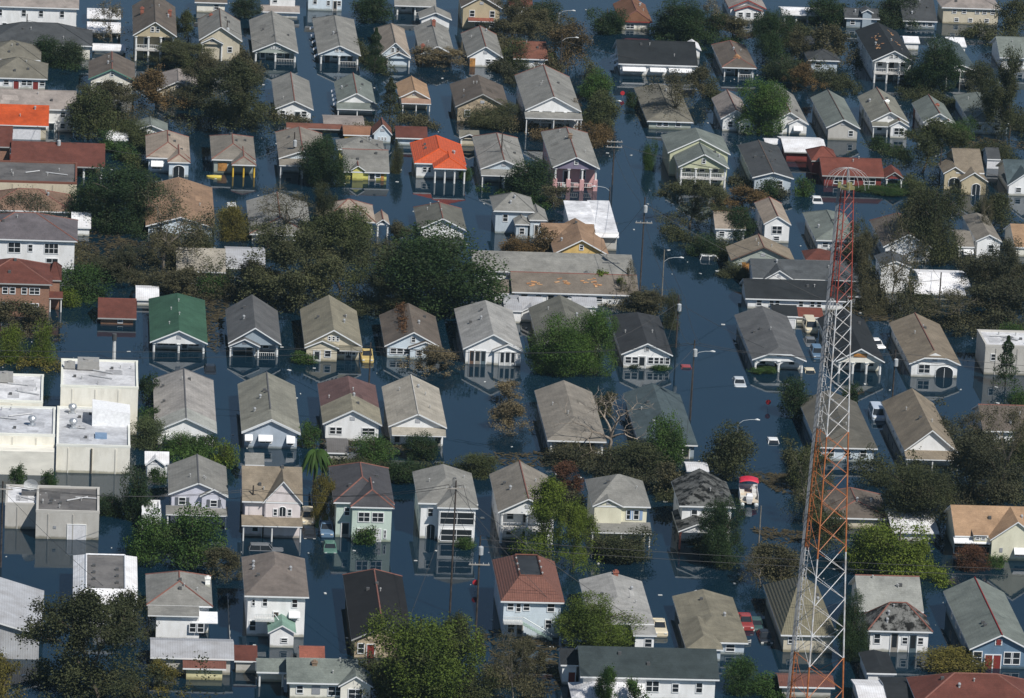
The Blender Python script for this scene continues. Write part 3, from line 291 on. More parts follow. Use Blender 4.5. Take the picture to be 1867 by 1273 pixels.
{'n': 'house', 'l': 'grey hipped roof house buried in stripped trees', 'x': -32.42, 'y': 58.5, 'w': 9.82, 'h': 1.3, 'ty': 'g', 'rc': 'grey', 'wc': 'white', 'L': 21.24, 'r': 1.59, 'fe': 'h', 'rf': 4.91, 'cap': 'terra', 'f': ''},
{'n': 'house', 'l': 'pinkish hipped roof house with white wall behind the green-brown trees', 'x': -21.37, 'y': 63.87, 'w': 8.15, 'h': 2.4, 'ty': 's', 'rc': 'pinktan', 'wc': 'white', 'L': 11.0, 'r': 2.22, 'fe': 'h', 'rf': 5.5, 'rb': 5.5, 'wg': [(5.23, -7.77, 2.15, 2.2, 0.8, 'g', 2, '')], 'f': 'w.35:.3:.6:.4', 'cap': 'terra'},
{'n': 'house', 'l': 'grey-brown roof with red ridge standing in open water beside the big oak', 'x': -6.7, 'y': 63.48, 'w': 7.75, 'h': 1.6, 'ty': 'g', 'rc': 'dolive', 'wc': 'white', 'L': 13.95, 'r': 1.87, 'rb': 3.74, 'f': '', 'cap': 'terra'},
{'n': 'house', 'l': 'tall pale blue house of stepped hipped blocks', 'x': 4.91, 'y': 68.08, 'w': 6.67, 'h': 3.8, 'ty': 's', 'rc': 'grey', 'wc': 'lblue', 'L': 9.24, 'r': 1.87, 'fe': 'h', 'rf': 4.62, 'rb': 4.62, 'wg': [(1.14, 3.16, 2.48, 2.5, 0.7, 'h', 0, 'w0:.3:.9:.45'), (3.74, 2.08, 3.05, 3.0, 0.9, 'h', 0, 'd-.1:.0:.6:.7')], 'f': 'w-.23:.5:.9:.35 w.2:.5:.8:.3'},
{'n': 'house', 'l': 'bright white flat-topped house beside the street', 'x': 19.01, 'y': 59.29, 'w': 3.59, 'h': 3.0, 'ty': 'm', 'rc': 'white', 'wc': 'greige', 'L': 17.1, 'r': 0.9, 'sh': [(0.0, 3.77, 0.5, 2.4, 3.0)], 'f': '', 'cap': 'no', 'shm': 'whitesheet', 'big': 1},
{'n': 'house', 'l': 'bright white roof of the taller rear half beside the street', 'x': 15.39, 'y': 62.89, 'w': 4.16, 'h': 3.4, 'ty': 'm', 'rc': 'white', 'wc': 'white', 'L': 12.38, 'r': 0.6, 'f': '', 'cap': 'no'},
{'n': 'house', 'l': 'tan roof behind the yellow gable', 'x': 12.81, 'y': 57.13, 'w': 8.45, 'h': 2.4, 'ty': 's', 'rc': 'tan2', 'wc': 'yellow2', 'L': 7.4, 'r': 1.5, 'fe': 'g', 'cap': 'no'},
{'n': 'house', 'l': 'yellow gabled house with tan roof behind the long roof', 'x': 14.18, 'y': 49.14, 'w': 8.65, 'h': 2.0, 'ty': 'g', 'rc': 'tan2', 'wc': 'yellow2', 'L': 13.84, 'r': 2.3, 'f': 'w.0:.7:.6:.5', 'cap': 'no', 'gw': 'win1'},
{'n': 'apartment_building', 'l': 'long grey roofed building right behind the torn brown roof', 'x': 8.73, 'y': 35.07, 'w': 24.88, 'h': 2.6, 'ty': 's', 'rc': 'grey', 'wc': 'white', 'L': 10.91, 'r': 1.77, 'fe': 'g', 'cap': 'no', 'f': 'w-.47:.4:.9:.4'},
{'n': 'apartment_building', 'l': 'long brown-grey roof with torn orange holes beside the street', 'x': 11.4, 'y': 25.57, 'w': 19.44, 'h': 1.9, 'ty': 's', 'rc': 'brown2', 'wc': 'white', 'L': 10.07, 'r': 1.83, 'fe': 'g', 'ch': [(2.27, 8.56, 'dgreyc', 0.6)], 'cap': 'terra', 'f': 'd-.42:0:1:.8 w-.3 d-.2:0:1:.8 w-.08 d.08:0:1:.8 w.2', 'patch': 'orangewood'},
{'n': 'shed', 'l': 'small tan roofed annex at the left end of the long torn roof', 'x': 0.34, 'y': 26.38, 'w': 2.98, 'h': 1.4, 'ty': 's', 'rc': 'brown2', 'wc': 'white', 'L': 6.53, 'r': 1.32, 'fe': 'g', 'cap': 'no'},
{'n': 'house', 'l': 'white upstairs gable house with pale tan roof right of the street', 'x': 47.03, 'y': 67.43, 'w': 4.44, 'h': 3.1, 'ty': 'g', 'rc': 'pinktan', 'wc': 'white', 'L': 13.76, 'r': 1.34, 'rb': 1.28, 'f': 'w0:.45:1.7:.45 w0:.1:1:.25', 'cap': 'terra', 'gw': 'no'},
{'n': 'house', 'l': 'low pale tan front wing behind the dark magnolia', 'x': 39.66, 'y': 68.22, 'w': 4.99, 'h': 1.9, 'ty': 's', 'rc': 'pinktan', 'wc': 'white', 'L': 8.88, 'r': 1.79, 'fe': 'g', 'f': 'w-.3 w.2', 'cap': 'terra'},
{'n': 'house', 'l': 'tan roofed house with orange boarded door right of the street', 'x': 42.45, 'y': 46.92, 'w': 10.13, 'h': 2.4, 'ty': 'g', 'rc': 'tan', 'wc': 'greygreen', 'L': 7.92, 'r': 2.23, 'f': 'b-.25:.1:1.9:.7 w-.38:.2:.6:.5 w.2', 'cap': 'terra', 'trim': 'trim_brown'},
{'n': 'house', 'l': 'long dark grey roof with white-edged cross gable', 'x': 48.04, 'y': 36.87, 'w': 16.68, 'h': 2.2, 'ty': 's', 'rc': 'dgrey2', 'wc': 'white', 'L': 9.38, 'r': 1.9, 'fe': 'g', 'wg': [(-4.27, 0.64, 4.82, 2.2, 1.5, 'g', 0, '')], 'f': 'w.4', 'cap': 'no'},
{'n': 'house', 'l': 'long black roofed white house with square windows before the dark grey roof', 'x': 45.24, 'y': 26.43, 'w': 15.51, 'h': 1.7, 'ty': 's', 'rc': 'black', 'wc': 'white', 'L': 8.89, 'r': 1.98, 'fe': 'g', 'f': 'w-.38:.25:.9:.6 w-.25:.25:.8:.6 w-.19:.25:.8:.6 w.06:.25:.8:.6 w.18:.25:.8:.6 w.25:.25:.8:.6', 'cap': 'no'},
{'n': 'house', 'l': 'small white sunroom with dark panes at the end of the black roof', 'x': 54.48, 'y': 28.77, 'w': 2.22, 'h': 1.9, 'ty': 's', 'rc': 'dgrey2', 'wc': 'white', 'L': 5.9, 'r': 1.19, 'fe': 'g', 'f': 'w-.2:.1:1.1:.8 w.22:.1:1.1:.8', 'cap': 'no'},
{'n': 'garage', 'l': 'small white garage with black roof between houses, right of street', 'x': 42.32, 'y': 15.59, 'w': 3.96, 'h': 2.0, 'ty': 's', 'rc': 'black', 'wc': 'white', 'L': 5.26, 'r': 1.06, 'fe': 'g', 'f': 'g.2:0:1.6:.7', 'cap': 'no'},
{'n': 'shed', 'l': 'low dark red shed roof behind the tower', 'x': 46.53, 'y': 19.12, 'w': 4.31, 'h': 1.0, 'ty': 's', 'rc': 'redroof', 'wc': 'cream', 'L': 5.73, 'r': 0.71, 'fe': 'g', 'cap': 'no'},
{'n': 'house', 'l': 'grey-green hipped roof white house just right of the red tower', 'x': 56.12, 'y': 62.83, 'w': 6.89, 'h': 1.9, 'ty': 'g', 'rc': 'greengrey', 'wc': 'white', 'L': 17.49, 'r': 1.39, 'rb': 3.37, 'fe': 'h', 'rf': 3.44, 'f': 'w-.3 w0 w.25'},
{'n': 'house', 'l': 'grey-brown roofed house behind a tall stripped tree', 'x': 66.66, 'y': 57.0, 'w': 7.97, 'h': 2.6, 'ty': 'g', 'rc': 'brown', 'wc': 'white', 'L': 16.7, 'r': 2.21, 'rb': 3.3, 'f': 'w.2', 'cap': 'terra'},
{'n': 'house', 'l': 'tall narrow white windowless gabled house behind a stripped tree', 'x': 61.98, 'y': 37.85, 'w': 4.92, 'h': 4.4, 'ty': 'g', 'rc': 'dgrey2', 'wc': 'white', 'L': 6.63, 'r': 0.91, 'f': '', 'gw': 'no', 'cap': 'no'},
{'n': 'house', 'l': 'white gabled house with grey-tan roof near the right edge', 'x': 80.25, 'y': 61.43, 'w': 4.18, 'h': 2.9, 'ty': 'g', 'rc': 'tangrey', 'wc': 'white', 'L': 16.17, 'r': 1.05, 'rb': 2.03, 'f': 'w.1', 'cap': 'no'},
{'n': 'house', 'l': 'flat-roofed white annex with small awning left of the gabled house', 'x': 76.39, 'y': 60.09, 'w': 2.71, 'h': 2.2, 'ty': 's', 'rc': 'tangrey', 'wc': 'white', 'L': 10.88, 'r': 1.16, 'fe': 'g', 'f': 'a.2', 'cap': 'no'},
{'n': 'house', 'l': 'small brown hipped roof peeking behind the tower', 'x': 51.89, 'y': 49.67, 'w': 4.79, 'h': 2.0, 'ty': 's', 'rc': 'redbr', 'wc': 'white', 'L': 5.74, 'r': 1.16, 'fe': 'h', 'rf': 2.87, 'rb': 2.87, 'cap': 'no'},
{'n': 'trailer', 'l': 'upper long white trailer under the right-hand trees', 'x': 70.03, 'y': 38.04, 'w': 7.82, 'h': 1.4, 'ty': 's', 'rc': 'white', 'wc': 'white', 'L': 10.09, 'r': 0.89, 'fe': 'g', 'f': 'w-.2 w.2', 'cap': 'no'},
{'n': 'trailer', 'l': 'lower long white trailer under the right-hand trees', 'x': 68.76, 'y': 34.99, 'w': 7.97, 'h': 1.0, 'ty': 's', 'rc': 'white', 'wc': 'white', 'L': 8.59, 'r': 0.76, 'fe': 'g', 'f': '', 'cap': 'no'},
{'n': 'house', 'l': 'pale orange roof at the right edge between dark trees', 'x': 87.13, 'y': 63.17, 'w': 4.87, 'h': 1.6, 'ty': 's', 'rc': 'orangetan', 'wc': 'cream', 'L': 11.68, 'r': 2.36, 'fe': 'g', 'cap': 'no'},
{'n': 'commercial_building', 'l': 'pale flat-roofed building at the right edge', 'x': 73.63, 'y': -6.66, 'w': 8.59, 'h': 4.2, 'ty': 'f', 'rc': 'whiteflat', 'wc': 'greige', 'L': 8.57, 'f': 'w-.35:.5:.9:.25'},
{'n': 'house', 'l': 'white house with plain green roof', 'x': -49.28, 'y': -7.68, 'w': 8.42, 'h': 1.7, 'ty': 'g', 'rc': 'green', 'wc': 'white', 'L': 24.06, 'r': 1.83, 'rb': 3.04, 'porch': 3, 'f': 'w-.3:.3:1.6:.6 w-.12:.3:1:.6 d.12 w.3:.3:1.6:.6', 'gw': 'vent', 'cap': 'no'},
{'n': 'house', 'l': 'dark grey roofed house with left porch gable, next to the green roof', 'x': -38.25, 'y': -8.15, 'w': 7.76, 'h': 2.0, 'ty': 'g', 'rc': 'dgrey3', 'wc': 'bluegrey', 'L': 18.6, 'r': 2.41, 'wg': [(-1.52, 0.82, 4.65, 1.8, 1.1, 'g', 2, '')], 'porch': 3, 'f': 'd-.1 w.25', 'gw': 'no', 'cap': 'no'},
{'n': 'house', 'l': 'olive-tan roofed beige house with white-framed glass doors', 'x': -26.82, 'y': -8.69, 'w': 8.47, 'h': 2.2, 'ty': 'g', 'rc': 'olivetan', 'wc': 'beige', 'L': 19.59, 'r': 2.36, 'wg': [(-1.71, 1.12, 5.05, 2.1, 1.1, 'g', 0, 'd-.15 w.2')], 'sh': [(2.52, 3.31, 1.2, 1.8, 2.2)], 'f': 'w.1 w.22 w.38 d.3', 'gw': 'win3', 'cap': 'no'},
{'n': 'house', 'l': 'brown roofed house with fallen branches lying on the roof', 'x': -15.05, 'y': -7.02, 'w': 8.43, 'h': 1.9, 'ty': 'g', 'rc': 'brown', 'wc': 'paleblue', 'L': 17.07, 'r': 2.22, 'rb': 0.85, 'wg': [(1.75, 0.39, 4.98, 1.8, 1.0, 'g', 0, 'w-.2 w.2')], 'f': 'w-.38 w-.25 w-.12', 'gw': 'win1', 'cap': 'no'},
{'n': 'house', 'l': 'white house with pale grey roof and dark french doors, beside open water', 'x': -3.53, 'y': -9.09, 'w': 8.77, 'h': 2.4, 'ty': 'g', 'rc': 'lgrey', 'wc': 'white', 'L': 22.14, 'r': 2.3, 'rb': 3.14, 'wg': [(2.19, 0.19, 4.52, 2.3, 1.0, 'g', 0, 'd-.2:0:.7:.85 D0:0:.8:.9 d.2:0:.7:.85')], 'f': 'd-.38:0:.7:.85 d-.28:0:.8:.85 d-.17:0:.7:.85', 'gw': 'no', 'cap': 'no'},
{'n': 'house', 'l': 'olive grey roofed house hidden behind twin bright green pines', 'x': 7.99, 'y': -8.14, 'w': 9.25, 'h': 2.4, 'ty': 'g', 'rc': 'dolive', 'wc': 'beige', 'L': 22.8, 'r': 2.16, 'f': 'w-.2 w.2', 'cap': 'no'},
{'n': 'house', 'l': 'white-windowed house with speckled black slate roof by the corner pole', 'x': 19.11, 'y': -8.95, 'w': 7.61, 'h': 2.2, 'ty': 'g', 'rc': 'blackspeck', 'wc': 'white', 'L': 21.62, 'r': 1.73, 'rb': 4.29, 'f': 'w-.4 w-.25 D-.1:0:1:.8 w.1 w.22 w.34 w.44', 'gw': 'win1', 'cap': 'no'},
{'n': 'house', 'l': 'white house with arched porch and grey clipped gable, corner of the street', 'x': 38.59, 'y': -9.18, 'w': 8.06, 'h': 2.0, 'ty': 'g', 'rc': 'dgrey3', 'wc': 'white', 'L': 24.62, 'r': 1.58, 'fe': 'c', 'rf': 1.6, 'porch': 3, 'arch': 1, 'f': 'w-.3 d0 w.3', 'gw': 'vent', 'cap': 'no'},
{'n': 'house', 'l': 'cream house with three arches and dark roof just right of the tower', 'x': 50.59, 'y': -9.01, 'w': 7.26, 'h': 2.1, 'ty': 'g', 'rc': 'black', 'wc': 'cream', 'L': 23.38, 'r': 1.95, 'rb': 0.89, 'porch': 4, 'arch': 1, 'f': 'w-.3 d0 w.3', 'gw': 'board', 'cap': 'no'},
{'n': 'house', 'l': 'cream-white house with clipped tan roof, red ridge and arched porch', 'x': 61.58, 'y': -9.43, 'w': 7.72, 'h': 2.1, 'ty': 'g', 'rc': 'tan', 'wc': 'white', 'L': 22.52, 'r': 1.67, 'fe': 'c', 'rf': 1.6, 'f': 'w-.22:.25:1.8:.65 A.22:-.1:2.6:.9', 'gw': 'vent', 'cap': 'terra'},
{'n': 'house', 'l': 'white house with pale grey two-tone roof beside the commercial block', 'x': -48.97, 'y': -54.93, 'w': 8.57, 'h': 2.2, 'ty': 'g', 'rc': 'lgrey2', 'wc': 'white', 'L': 25.95, 'r': 1.95, 'rb': 1.11, 'f': 'a-.25 d.3:.0:.8:.7 d.15:0:.6:.7', 'gw': 'no', 'cap': 'dgreyc', 'band': (0.2, 'palegrey', 0.03)},
{'n': 'house', 'l': 'grey house with three white awnings and stepped roof edge', 'x': -37.24, 'y': -54.99, 'w': 8.13, 'h': 2.3, 'ty': 'g', 'rc': 'olivegrey', 'wc': 'bluepale', 'L': 24.29, 'r': 1.89, 'f': 'a-.42:.3:.8:.5 a-.1:.3:1.8:.5 a.38:.2:1:.6', 'gw': 'no', 'cap': 'dgreyc', 'band': (0.2, 'olivegrey', 0.16)},
{'n': 'house', 'l': 'white house with purple-brown patched roof and two window pairs', 'x': -25.83, 'y': -50.3, 'w': 8.26, 'h': 2.5, 'ty': 'g', 'rc': 'purplebr', 'wc': 'white', 'L': 20.17, 'r': 2.07, 'rb': 2.78, 'f': 'w-.36:.35:1:.45 w-.25:.35:1:.45 w.25:.35:1:.45 w.37:.35:1:.45', 'gw': 'vent', 'cap': 'no', 'band': (0.42, 'olivetan', 0.03)},
{'n': 'house', 'l': 'white house with smooth pale tan roof and dark doorways', 'x': -16.84, 'y': -51.66, 'w': 8.14, 'h': 2.8, 'ty': 'g', 'rc': 'paletan', 'wc': 'white', 'L': 19.77, 'r': 1.9, 'sh': [(0.15, 7.52, 1.2, 1.9, 2.6)], 'f': 'd-.38:0:.9:.65 w-.1 d.4:0:.9:.65', 'gw': 'vent', 'cap': 'pale'},
{'n': 'house', 'l': 'grey hipped roof house with screened rear porch under a bare tree', 'x': 5.12, 'y': -54.78, 'w': 8.26, 'h': 2.3, 'ty': 'g', 'rc': 'tangrey', 'wc': 'white', 'L': 24.8, 'r': 1.67, 'fe': 'h', 'rf': 5.98, 'porch': 4, 'f': 'w-.2:.1:2:.5 d.3', 'cap': 'no'},
{'n': 'house', 'l': 'slate blue hipped roof house at the street corner', 'x': 17.86, 'y': -54.66, 'w': 8.2, 'h': 2.1, 'ty': 'g', 'rc': 'slate', 'wc': 'bluegrey', 'L': 25.3, 'r': 1.66, 'fe': 'h', 'rf': 10.27, 'f': 'w.1 d.35', 'cap': 'no'},
{'n': 'house', 'l': 'dark tan hipped roof house behind the white tower section', 'x': 43.02, 'y': -53.93, 'w': 8.42, 'h': 2.1, 'ty': 'g', 'rc': 'dtan', 'wc': 'paleblue', 'L': 23.21, 'r': 1.7, 'fe': 'h', 'rf': 5.41, 'f': 'w-.3 w0 w.3', 'cap': 'no'},
{'n': 'house', 'l': 'tan roofed house with skirt roof and long shaded left side', 'x': 54.57, 'y': -54.93, 'w': 7.55, 'h': 2.2, 'ty': 'g', 'rc': 'tan', 'wc': 'white', 'L': 24.36, 'r': 3.08, 'rb': 3.25, 'sh': [(0.0, 7.55, 2.0, 1.6, 2.2)], 'f': 'd-.3 w-.1 w.1 w.35', 'gw': 'no', 'cap': 'no'},
{'n': 'house', 'l': 'brown roofed house behind trees at the far right', 'x': 68.0, 'y': -43.25, 'w': 8.83, 'h': 2.0, 'ty': 's', 'rc': 'brown', 'wc': 'white', 'L': 11.13, 'r': 2.25, 'fe': 'g', 'cap': 'terra'},
{'n': 'house', 'l': 'lilac two-storey house with dark window shutters', 'x': -47.91, 'y': -90.8, 'w': 7.87, 'h': 4.2, 'ty': 'g', 'rc': 'grey', 'wc': 'lilac', 'L': 13.07, 'r': 1.65, 'wg': [(2.06, -0.06, 3.76, 4.1, 1.0, 'g', 0, 's.0:.62:1:.25')], 'sh': [(-0.14, 8.15, 1.6, 1.9, 2.5)], 'f': 's-.3:.62:1:.25 L-.3 L.1', 'gw': 'no', 'cap': 'dgreyc'},
{'n': 'house', 'l': 'pink-white two-storey house with tall front gable and arched window', 'x': -38.32, 'y': -95.39, 'w': 7.96, 'h': 4.9, 'ty': 's', 'rc': 'tan', 'wc': 'pinkwhite', 'L': 12.29, 'r': 3.0, 'fe': 'g', 'wg': [(1.35, -0.31, 5.28, 4.8, 3.0, 'g', 0, 'w-.2:.62:.6:.2 A0:.62:.9:.28 w.2:.62:.6:.2')], 'sh': [(0.0, 7.96, 2.0, 2.2, 2.9)], 'ch': [(-4.42, 14.27, 'white')], 'f': 'L-.3 D-.1 L.1 L.32', 'cap': 'no', 'lowporch': 3},
{'n': 'house', 'l': 'mint green two-storey house with dark slate hipped roof', 'x': -26.32, 'y': -94.86, 'w': 8.01, 'h': 4.9, 'ty': 'g', 'rc': 'dslate', 'wc': 'mint', 'L': 16.1, 'r': 1.7, 'rb': 3.3, 'fe': 'h', 'rf': 6.12, 'wg': [(1.06, 1.47, 5.77, 4.8, 1.7, 'h', 0, 'W-.2:.55:1.6:.3 W.15:.55:1.6:.3 L.35:.1:.4:.25 g-.05:0:3:.35')], 'f': 'W-.3:.6:.8:.25 D-.32:0:1:.4', 'cap': 'terra'},
{'n': 'house', 'l': 'white two-storey house with big dark upstairs and downstairs glazing', 'x': -15.23, 'y': -94.48, 'w': 7.93, 'h': 5.0, 'ty': 'g', 'rc': 'grey', 'wc': 'white', 'L': 14.09, 'r': 1.52, 'rb': 1.13, 'fe': 'h', 'rf': 6.65, 'wg': [(1.18, 1.46, 5.4, 4.9, 1.5, 'h', 0, 'W0:.5:4.6:.36 L0:.04:4.2:.34')], 'f': 'W-.32:.6:.8:.25 A-.3:0:1.2:.4', 'cap': 'no'},
{'n': 'house', 'l': 'tan-grey roofed house with red ridge behind a yellow-green tree', 'x': -4.79, 'y': -95.8, 'w': 7.89, 'h': 4.4, 'ty': 'g', 'rc': 'tangrey', 'wc': 'white', 'L': 17.14, 'r': 1.99, 'porch': 3, 'twop': 1, 'f': 'w-.3 d0 w.3', 'cap': 'terra', 'gw': 'vent'},
{'n': 'house', 'l': 'cream two-storey house with blue shutters and small left gable', 'x': 7.73, 'y': -93.64, 'w': 7.77, 'h': 5.0, 'ty': 's', 'rc': 'grey', 'wc': 'cream2', 'L': 11.75, 'r': 2.62, 'fe': 'h', 'rf': 5.88, 'rb': 5.88, 'wg': [(-1.76, 0.21, 4.19, 5.0, 1.0, 'g', 0, '')], 'sh': [(-0.05, 8.05, 2.2, 2.0, 2.7)], 'ch': [(0.15, 12.92, 'white', 0.6)], 'f': 'S-.3:.6:.8:.27 W-.14:.6:.8:.27 W.16:.6:.8:.27 S.3:.6:.8:.27', 'lowporch': 3, 'cap': 'no'},
{'n': 'house', 'l': 'white two-storey house with mottled dark hipped roof and red porch', 'x': 19.21, 'y': -92.78, 'w': 7.47, 'h': 5.0, 'ty': 'g', 'rc': 'mottled', 'wc': 'white', 'L': 11.36, 'r': 1.82, 'fe': 'h', 'rf': 5.08, 'wg': [(-1.48, 3.62, 5.2, 2.6, 1.1, 'g', 2, '')], 'f': 'W-.25:.6:.9:.28 W.2:.6:.9:.28', 'colc': 'brickred', 'cap': 'no'},
{'n': 'house', 'l': 'weathered brown roof with red ridge directly right of the tower legs', 'x': 40.63, 'y': -85.31, 'w': 8.52, 'h': 1.6, 'ty': 'g', 'rc': 'brown', 'wc': 'beige', 'L': 11.26, 'r': 1.22, 'rb': 1.3, 'fe': 'h', 'rf': 4.26, 'cap': 'terra', 'f': ''},
{'n': 'shed', 'l': 'pale metal sheet roof right of the weathered brown roof', 'x': 47.61, 'y': -90.14, 'w': 6.3, 'h': 1.3, 'ty': 's', 'rc': 'whiteflat', 'wc': 'white', 'L': 12.09, 'r': 0.85, 'fe': 'g', 'cap': 'no'},
{'n': 'house', 'l': 'cream house with light orange roof, dormer and white porch awning', 'x': 57.69, 'y': -96.24, 'w': 11.7, 'h': 2.9, 'ty': 's', 'rc': 'orangetan', 'wc': 'cream2', 'L': 10.74, 'r': 2.62, 'fe': 'g', 'wg': [(2.19, 1.5, 7.09, 2.9, 2.6, 'g', 0, 'v-.3:.4:.4:.2 a.15:.2:2.2:.4')], 'ch': [(2.22, 3.21, 'brickred')], 'f': 'a-.3:.1:5.2:.8', 'cap': 'no', 'dorm': [(-2.52, -0.64)]},
{'n': 'commercial_building', 'l': 'tall cream windowless commercial building with white flat roof', 'x': -60.95, 'y': -49.74, 'w': 10.68, 'h': 6.6, 'ty': 'f', 'rc': 'whiteflat', 'wc': 'cream', 'L': 13.53, 'ac': [(-1.58, 9.53, 3, 1.2), (-4.16, 9.27, 1.5, 0.8)]},
{'n': 'commercial_building', 'l': 'white flat-roofed commercial building cut by the left edge, upper one', 'x': -73.19, 'y': -53.14, 'w': 8.99, 'h': 5.2, 'ty': 'f', 'rc': 'whiteflat', 'wc': 'cream', 'L': 13.43, 'ac': [(-0.74, 9.85, 2, 1.2)]},
{'n': 'commercial_building', 'l': 'cream commercial building with silver roof turbines and blue skylight', 'x': -61.7, 'y': -68.55, 'w': 9.93, 'h': 3.7, 'ty': 'f', 'rc': 'silver', 'wc': 'cream', 'L': 18.38, 'tur': [(-2.88, 15.78), (-2.75, 8.55)], 'box': [(2.39, 9.92, 5.18, 1.9)], 'sky': [(1.03, 4.81)]},
{'n': 'commercial_building', 'l': 'silver flat-roofed commercial building by the left edge', 'x': -72.16, 'y': -67.15, 'w': 10.45, 'h': 4.6, 'ty': 'f', 'rc': 'silver', 'wc': 'cream', 'L': 13.43, 'tur': [(2.11, 4.95)], 'lowwall': 1},
{'n': 'commercial_building', 'l': 'low commercial building with satellite dish on white roof', 'x': -68.93, 'y': -94.31, 'w': 8.4, 'h': 3.2, 'ty': 'f', 'rc': 'whiteflat', 'wc': 'greige', 'L': 8.25, 'dish': (-0.96, 4.52)},
{'n': 'commercial_building', 'l': 'grey commercial building with dark roof and white garage door', 'x': -64.99, 'y': -98.37, 'w': 8.19, 'h': 3.6, 'ty': 'f', 'rc': 'tar', 'wc': 'greige', 'L': 10.85, 'f': 'g.15:0:2.3:.55 v-.2:.4:.4:.1'},
{'n': 'house', 'l': 'white house with flat grey gravel top set in its white roof', 'x': -60.13, 'y': -134.4, 'w': 8.08, 'h': 3.2, 'ty': 't', 'rc': 'white', 'wc': 'white', 'L': 19.29, 'r': 1.0, 'ti': 1.6, 'f': 'w-.38:.4:1:.4 w-.25:.4:1:.4', 'topc': 'tar'},
{'n': 'house', 'l': 'grey hipped roof house with orange hip tiles and white rear addition', 'x': -50.97, 'y': -135.75, 'w': 8.21, 'h': 3.6, 'ty': 'g', 'rc': 'grey', 'wc': 'white', 'L': 12.26, 'r': 1.66, 'rb': 3.53, 'fe': 'h', 'rf': 4.7, 'sh': [(-0.76, 6.34, 3.2, 3.3, 3.6)], 'ch': [(3.93, 7.62, 'white')], 'f': '', 'cap': 'terra', 'add': (-0.35, 0.3, 3.2, 3.2, 'w.2:.35:.9:.4 w.32:.35:.9:.4'), 'carp': 1},
{'n': 'house', 'l': 'white two-storey house with brown roof and small green back porch', 'x': -39.0, 'y': -136.64, 'w': 8.01, 'h': 5.4, 'ty': 'g', 'rc': 'brown3', 'wc': 'white', 'L': 15.66, 'r': 1.46, 'rb': 1.87, 'fe': 'h', 'rf': 8.52, 'wg': [(0.66, 4.09, 3.51, 2.0, 1.0, 'g', 0, 'w.1:.3:.9:.35')], 'f': 'W-.4:.72:.5:.18 W-.2:.72:.7:.2 W.32:.7:.8:.22 a.32:.42:1.2:.18 D.0:.3:.6:.3 L-.4', 'cap': 'no', 'wroof': 'mintroof', 'stair': 1},
{'n': 'house', 'l': 'stone walled house with matt black roof and red ridge', 'x': -26.15, 'y': -143.93, 'w': 7.57, 'h': 2.4, 'ty': 'g', 'rc': 'black2', 'wc': 'stone', 'L': 25.97, 'r': 1.78, 'rb': 2.85, 'f': 'w-.38:.2:.9:.6 r-.2:0:.9:.7', 'cap': 'terra', 'gw': 'no'},
{'n': 'house', 'l': 'cream ranch house with grey-green roof and brick chimney at the bottom edge', 'x': -34.03, 'y': -159.98, 'w': 8.71, 'h': 2.2, 'ty': 's', 'rc': 'greengrey', 'wc': 'cream', 'L': 8.53, 'r': 1.72, 'fe': 'g', 'wg': [(3.92, 0.69, 4.18, 2.1, 1.3, 'g', 0, 'w0:.2:1.8:.6')], 'ch': [(-0.95, 3.14, 'brown', 1.1)], 'f': 'w-.35:.3:.9:.5 v-.1:.3:1:.5 w.2:.2:1.9:.6', 'cap': 'no'},
{'n': 'house', 'l': 'left grey-green end of the cream ranch house with open porch', 'x': -40.09, 'y': -155.72, 'w': 3.61, 'h': 2.0, 'ty': 's', 'rc': 'greengrey', 'wc': 'cream', 'L': 4.77, 'r': 0.96, 'fe': 'g', 'porch': 2, 'cap': 'no'},
{'n': 'shed', 'l': 'low red roofed shed beside a pile of tools, bottom', 'x': -34.85, 'y': -147.65, 'w': 3.16, 'h': 1.2, 'ty': 's', 'rc': 'redroof2', 'wc': 'brickred', 'L': 4.2, 'r': 0.85, 'fe': 'g', 'cap': 'no'},
{'n': 'shed', 'l': 'small dark red roofed shed at the end of the metal roof', 'x': -43.04, 'y': -150.6, 'w': 2.84, 'h': 1.6, 'ty': 's', 'rc': 'redbr', 'wc': 'greige', 'L': 5.51, 'r': 1.11, 'fe': 'g', 'cap': 'no'},
{'n': 'shed', 'l': 'long shed with pale ribbed metal roof and vines along its wall', 'x': -49.59, 'y': -151.77, 'w': 10.18, 'h': 2.2, 'ty': 's', 'rc': 'silver', 'wc': 'greige', 'L': 7.57, 'r': 0.94, 'fe': 'g', 'cap': 'no', 'rm': 'metal'},
{'n': 'shed', 'l': 'yellow cream shed with red ribbed roof edge, bottom left', 'x': -48.12, 'y': -153.8, 'w': 5.26, 'h': 1.6, 'ty': 's', 'rc': 'rustred', 'wc': 'yellowcream', 'L': 2.84, 'r': 0.52, 'fe': 'g', 'cap': 'no', 'rm': 'metal'},
{'n': 'warehouse', 'l': 'grey corrugated metal warehouse in the lower left corner', 'x': -75.86, 'y': -147.65, 'w': 16.25, 'h': 3.2, 'ty': 'g', 'rc': 'silver', 'wc': 'silverwall', 'L': 17.75, 'r': 2.42, 'rm': 'metal', 'wm': 'metal', 'cap': 'no', 'gw': 'no', 'f': ''},
{'n': 'house', 'l': 'white two-storey house with terracotta tile roof round a sunken dark deck', 'x': -6.99, 'y': -134.53, 'w': 8.03, 'h': 4.8, 'ty': 't', 'rc': 'terra', 'wc': 'paleblue', 'L': 16.85, 'r': 2.1, 'ti': 2.6, 'topc': 'black', 'rm': 'tile', 'f': 'W-.38:.72:.9:.2 W-.24:.68:.7:.25 W-.1:.72:.9:.2 W.33:.7:1:.24 L.3:.25:.9:.24 L-.35:.1:1:.3 D-.2:0:.8:.35', 'stair': 2},
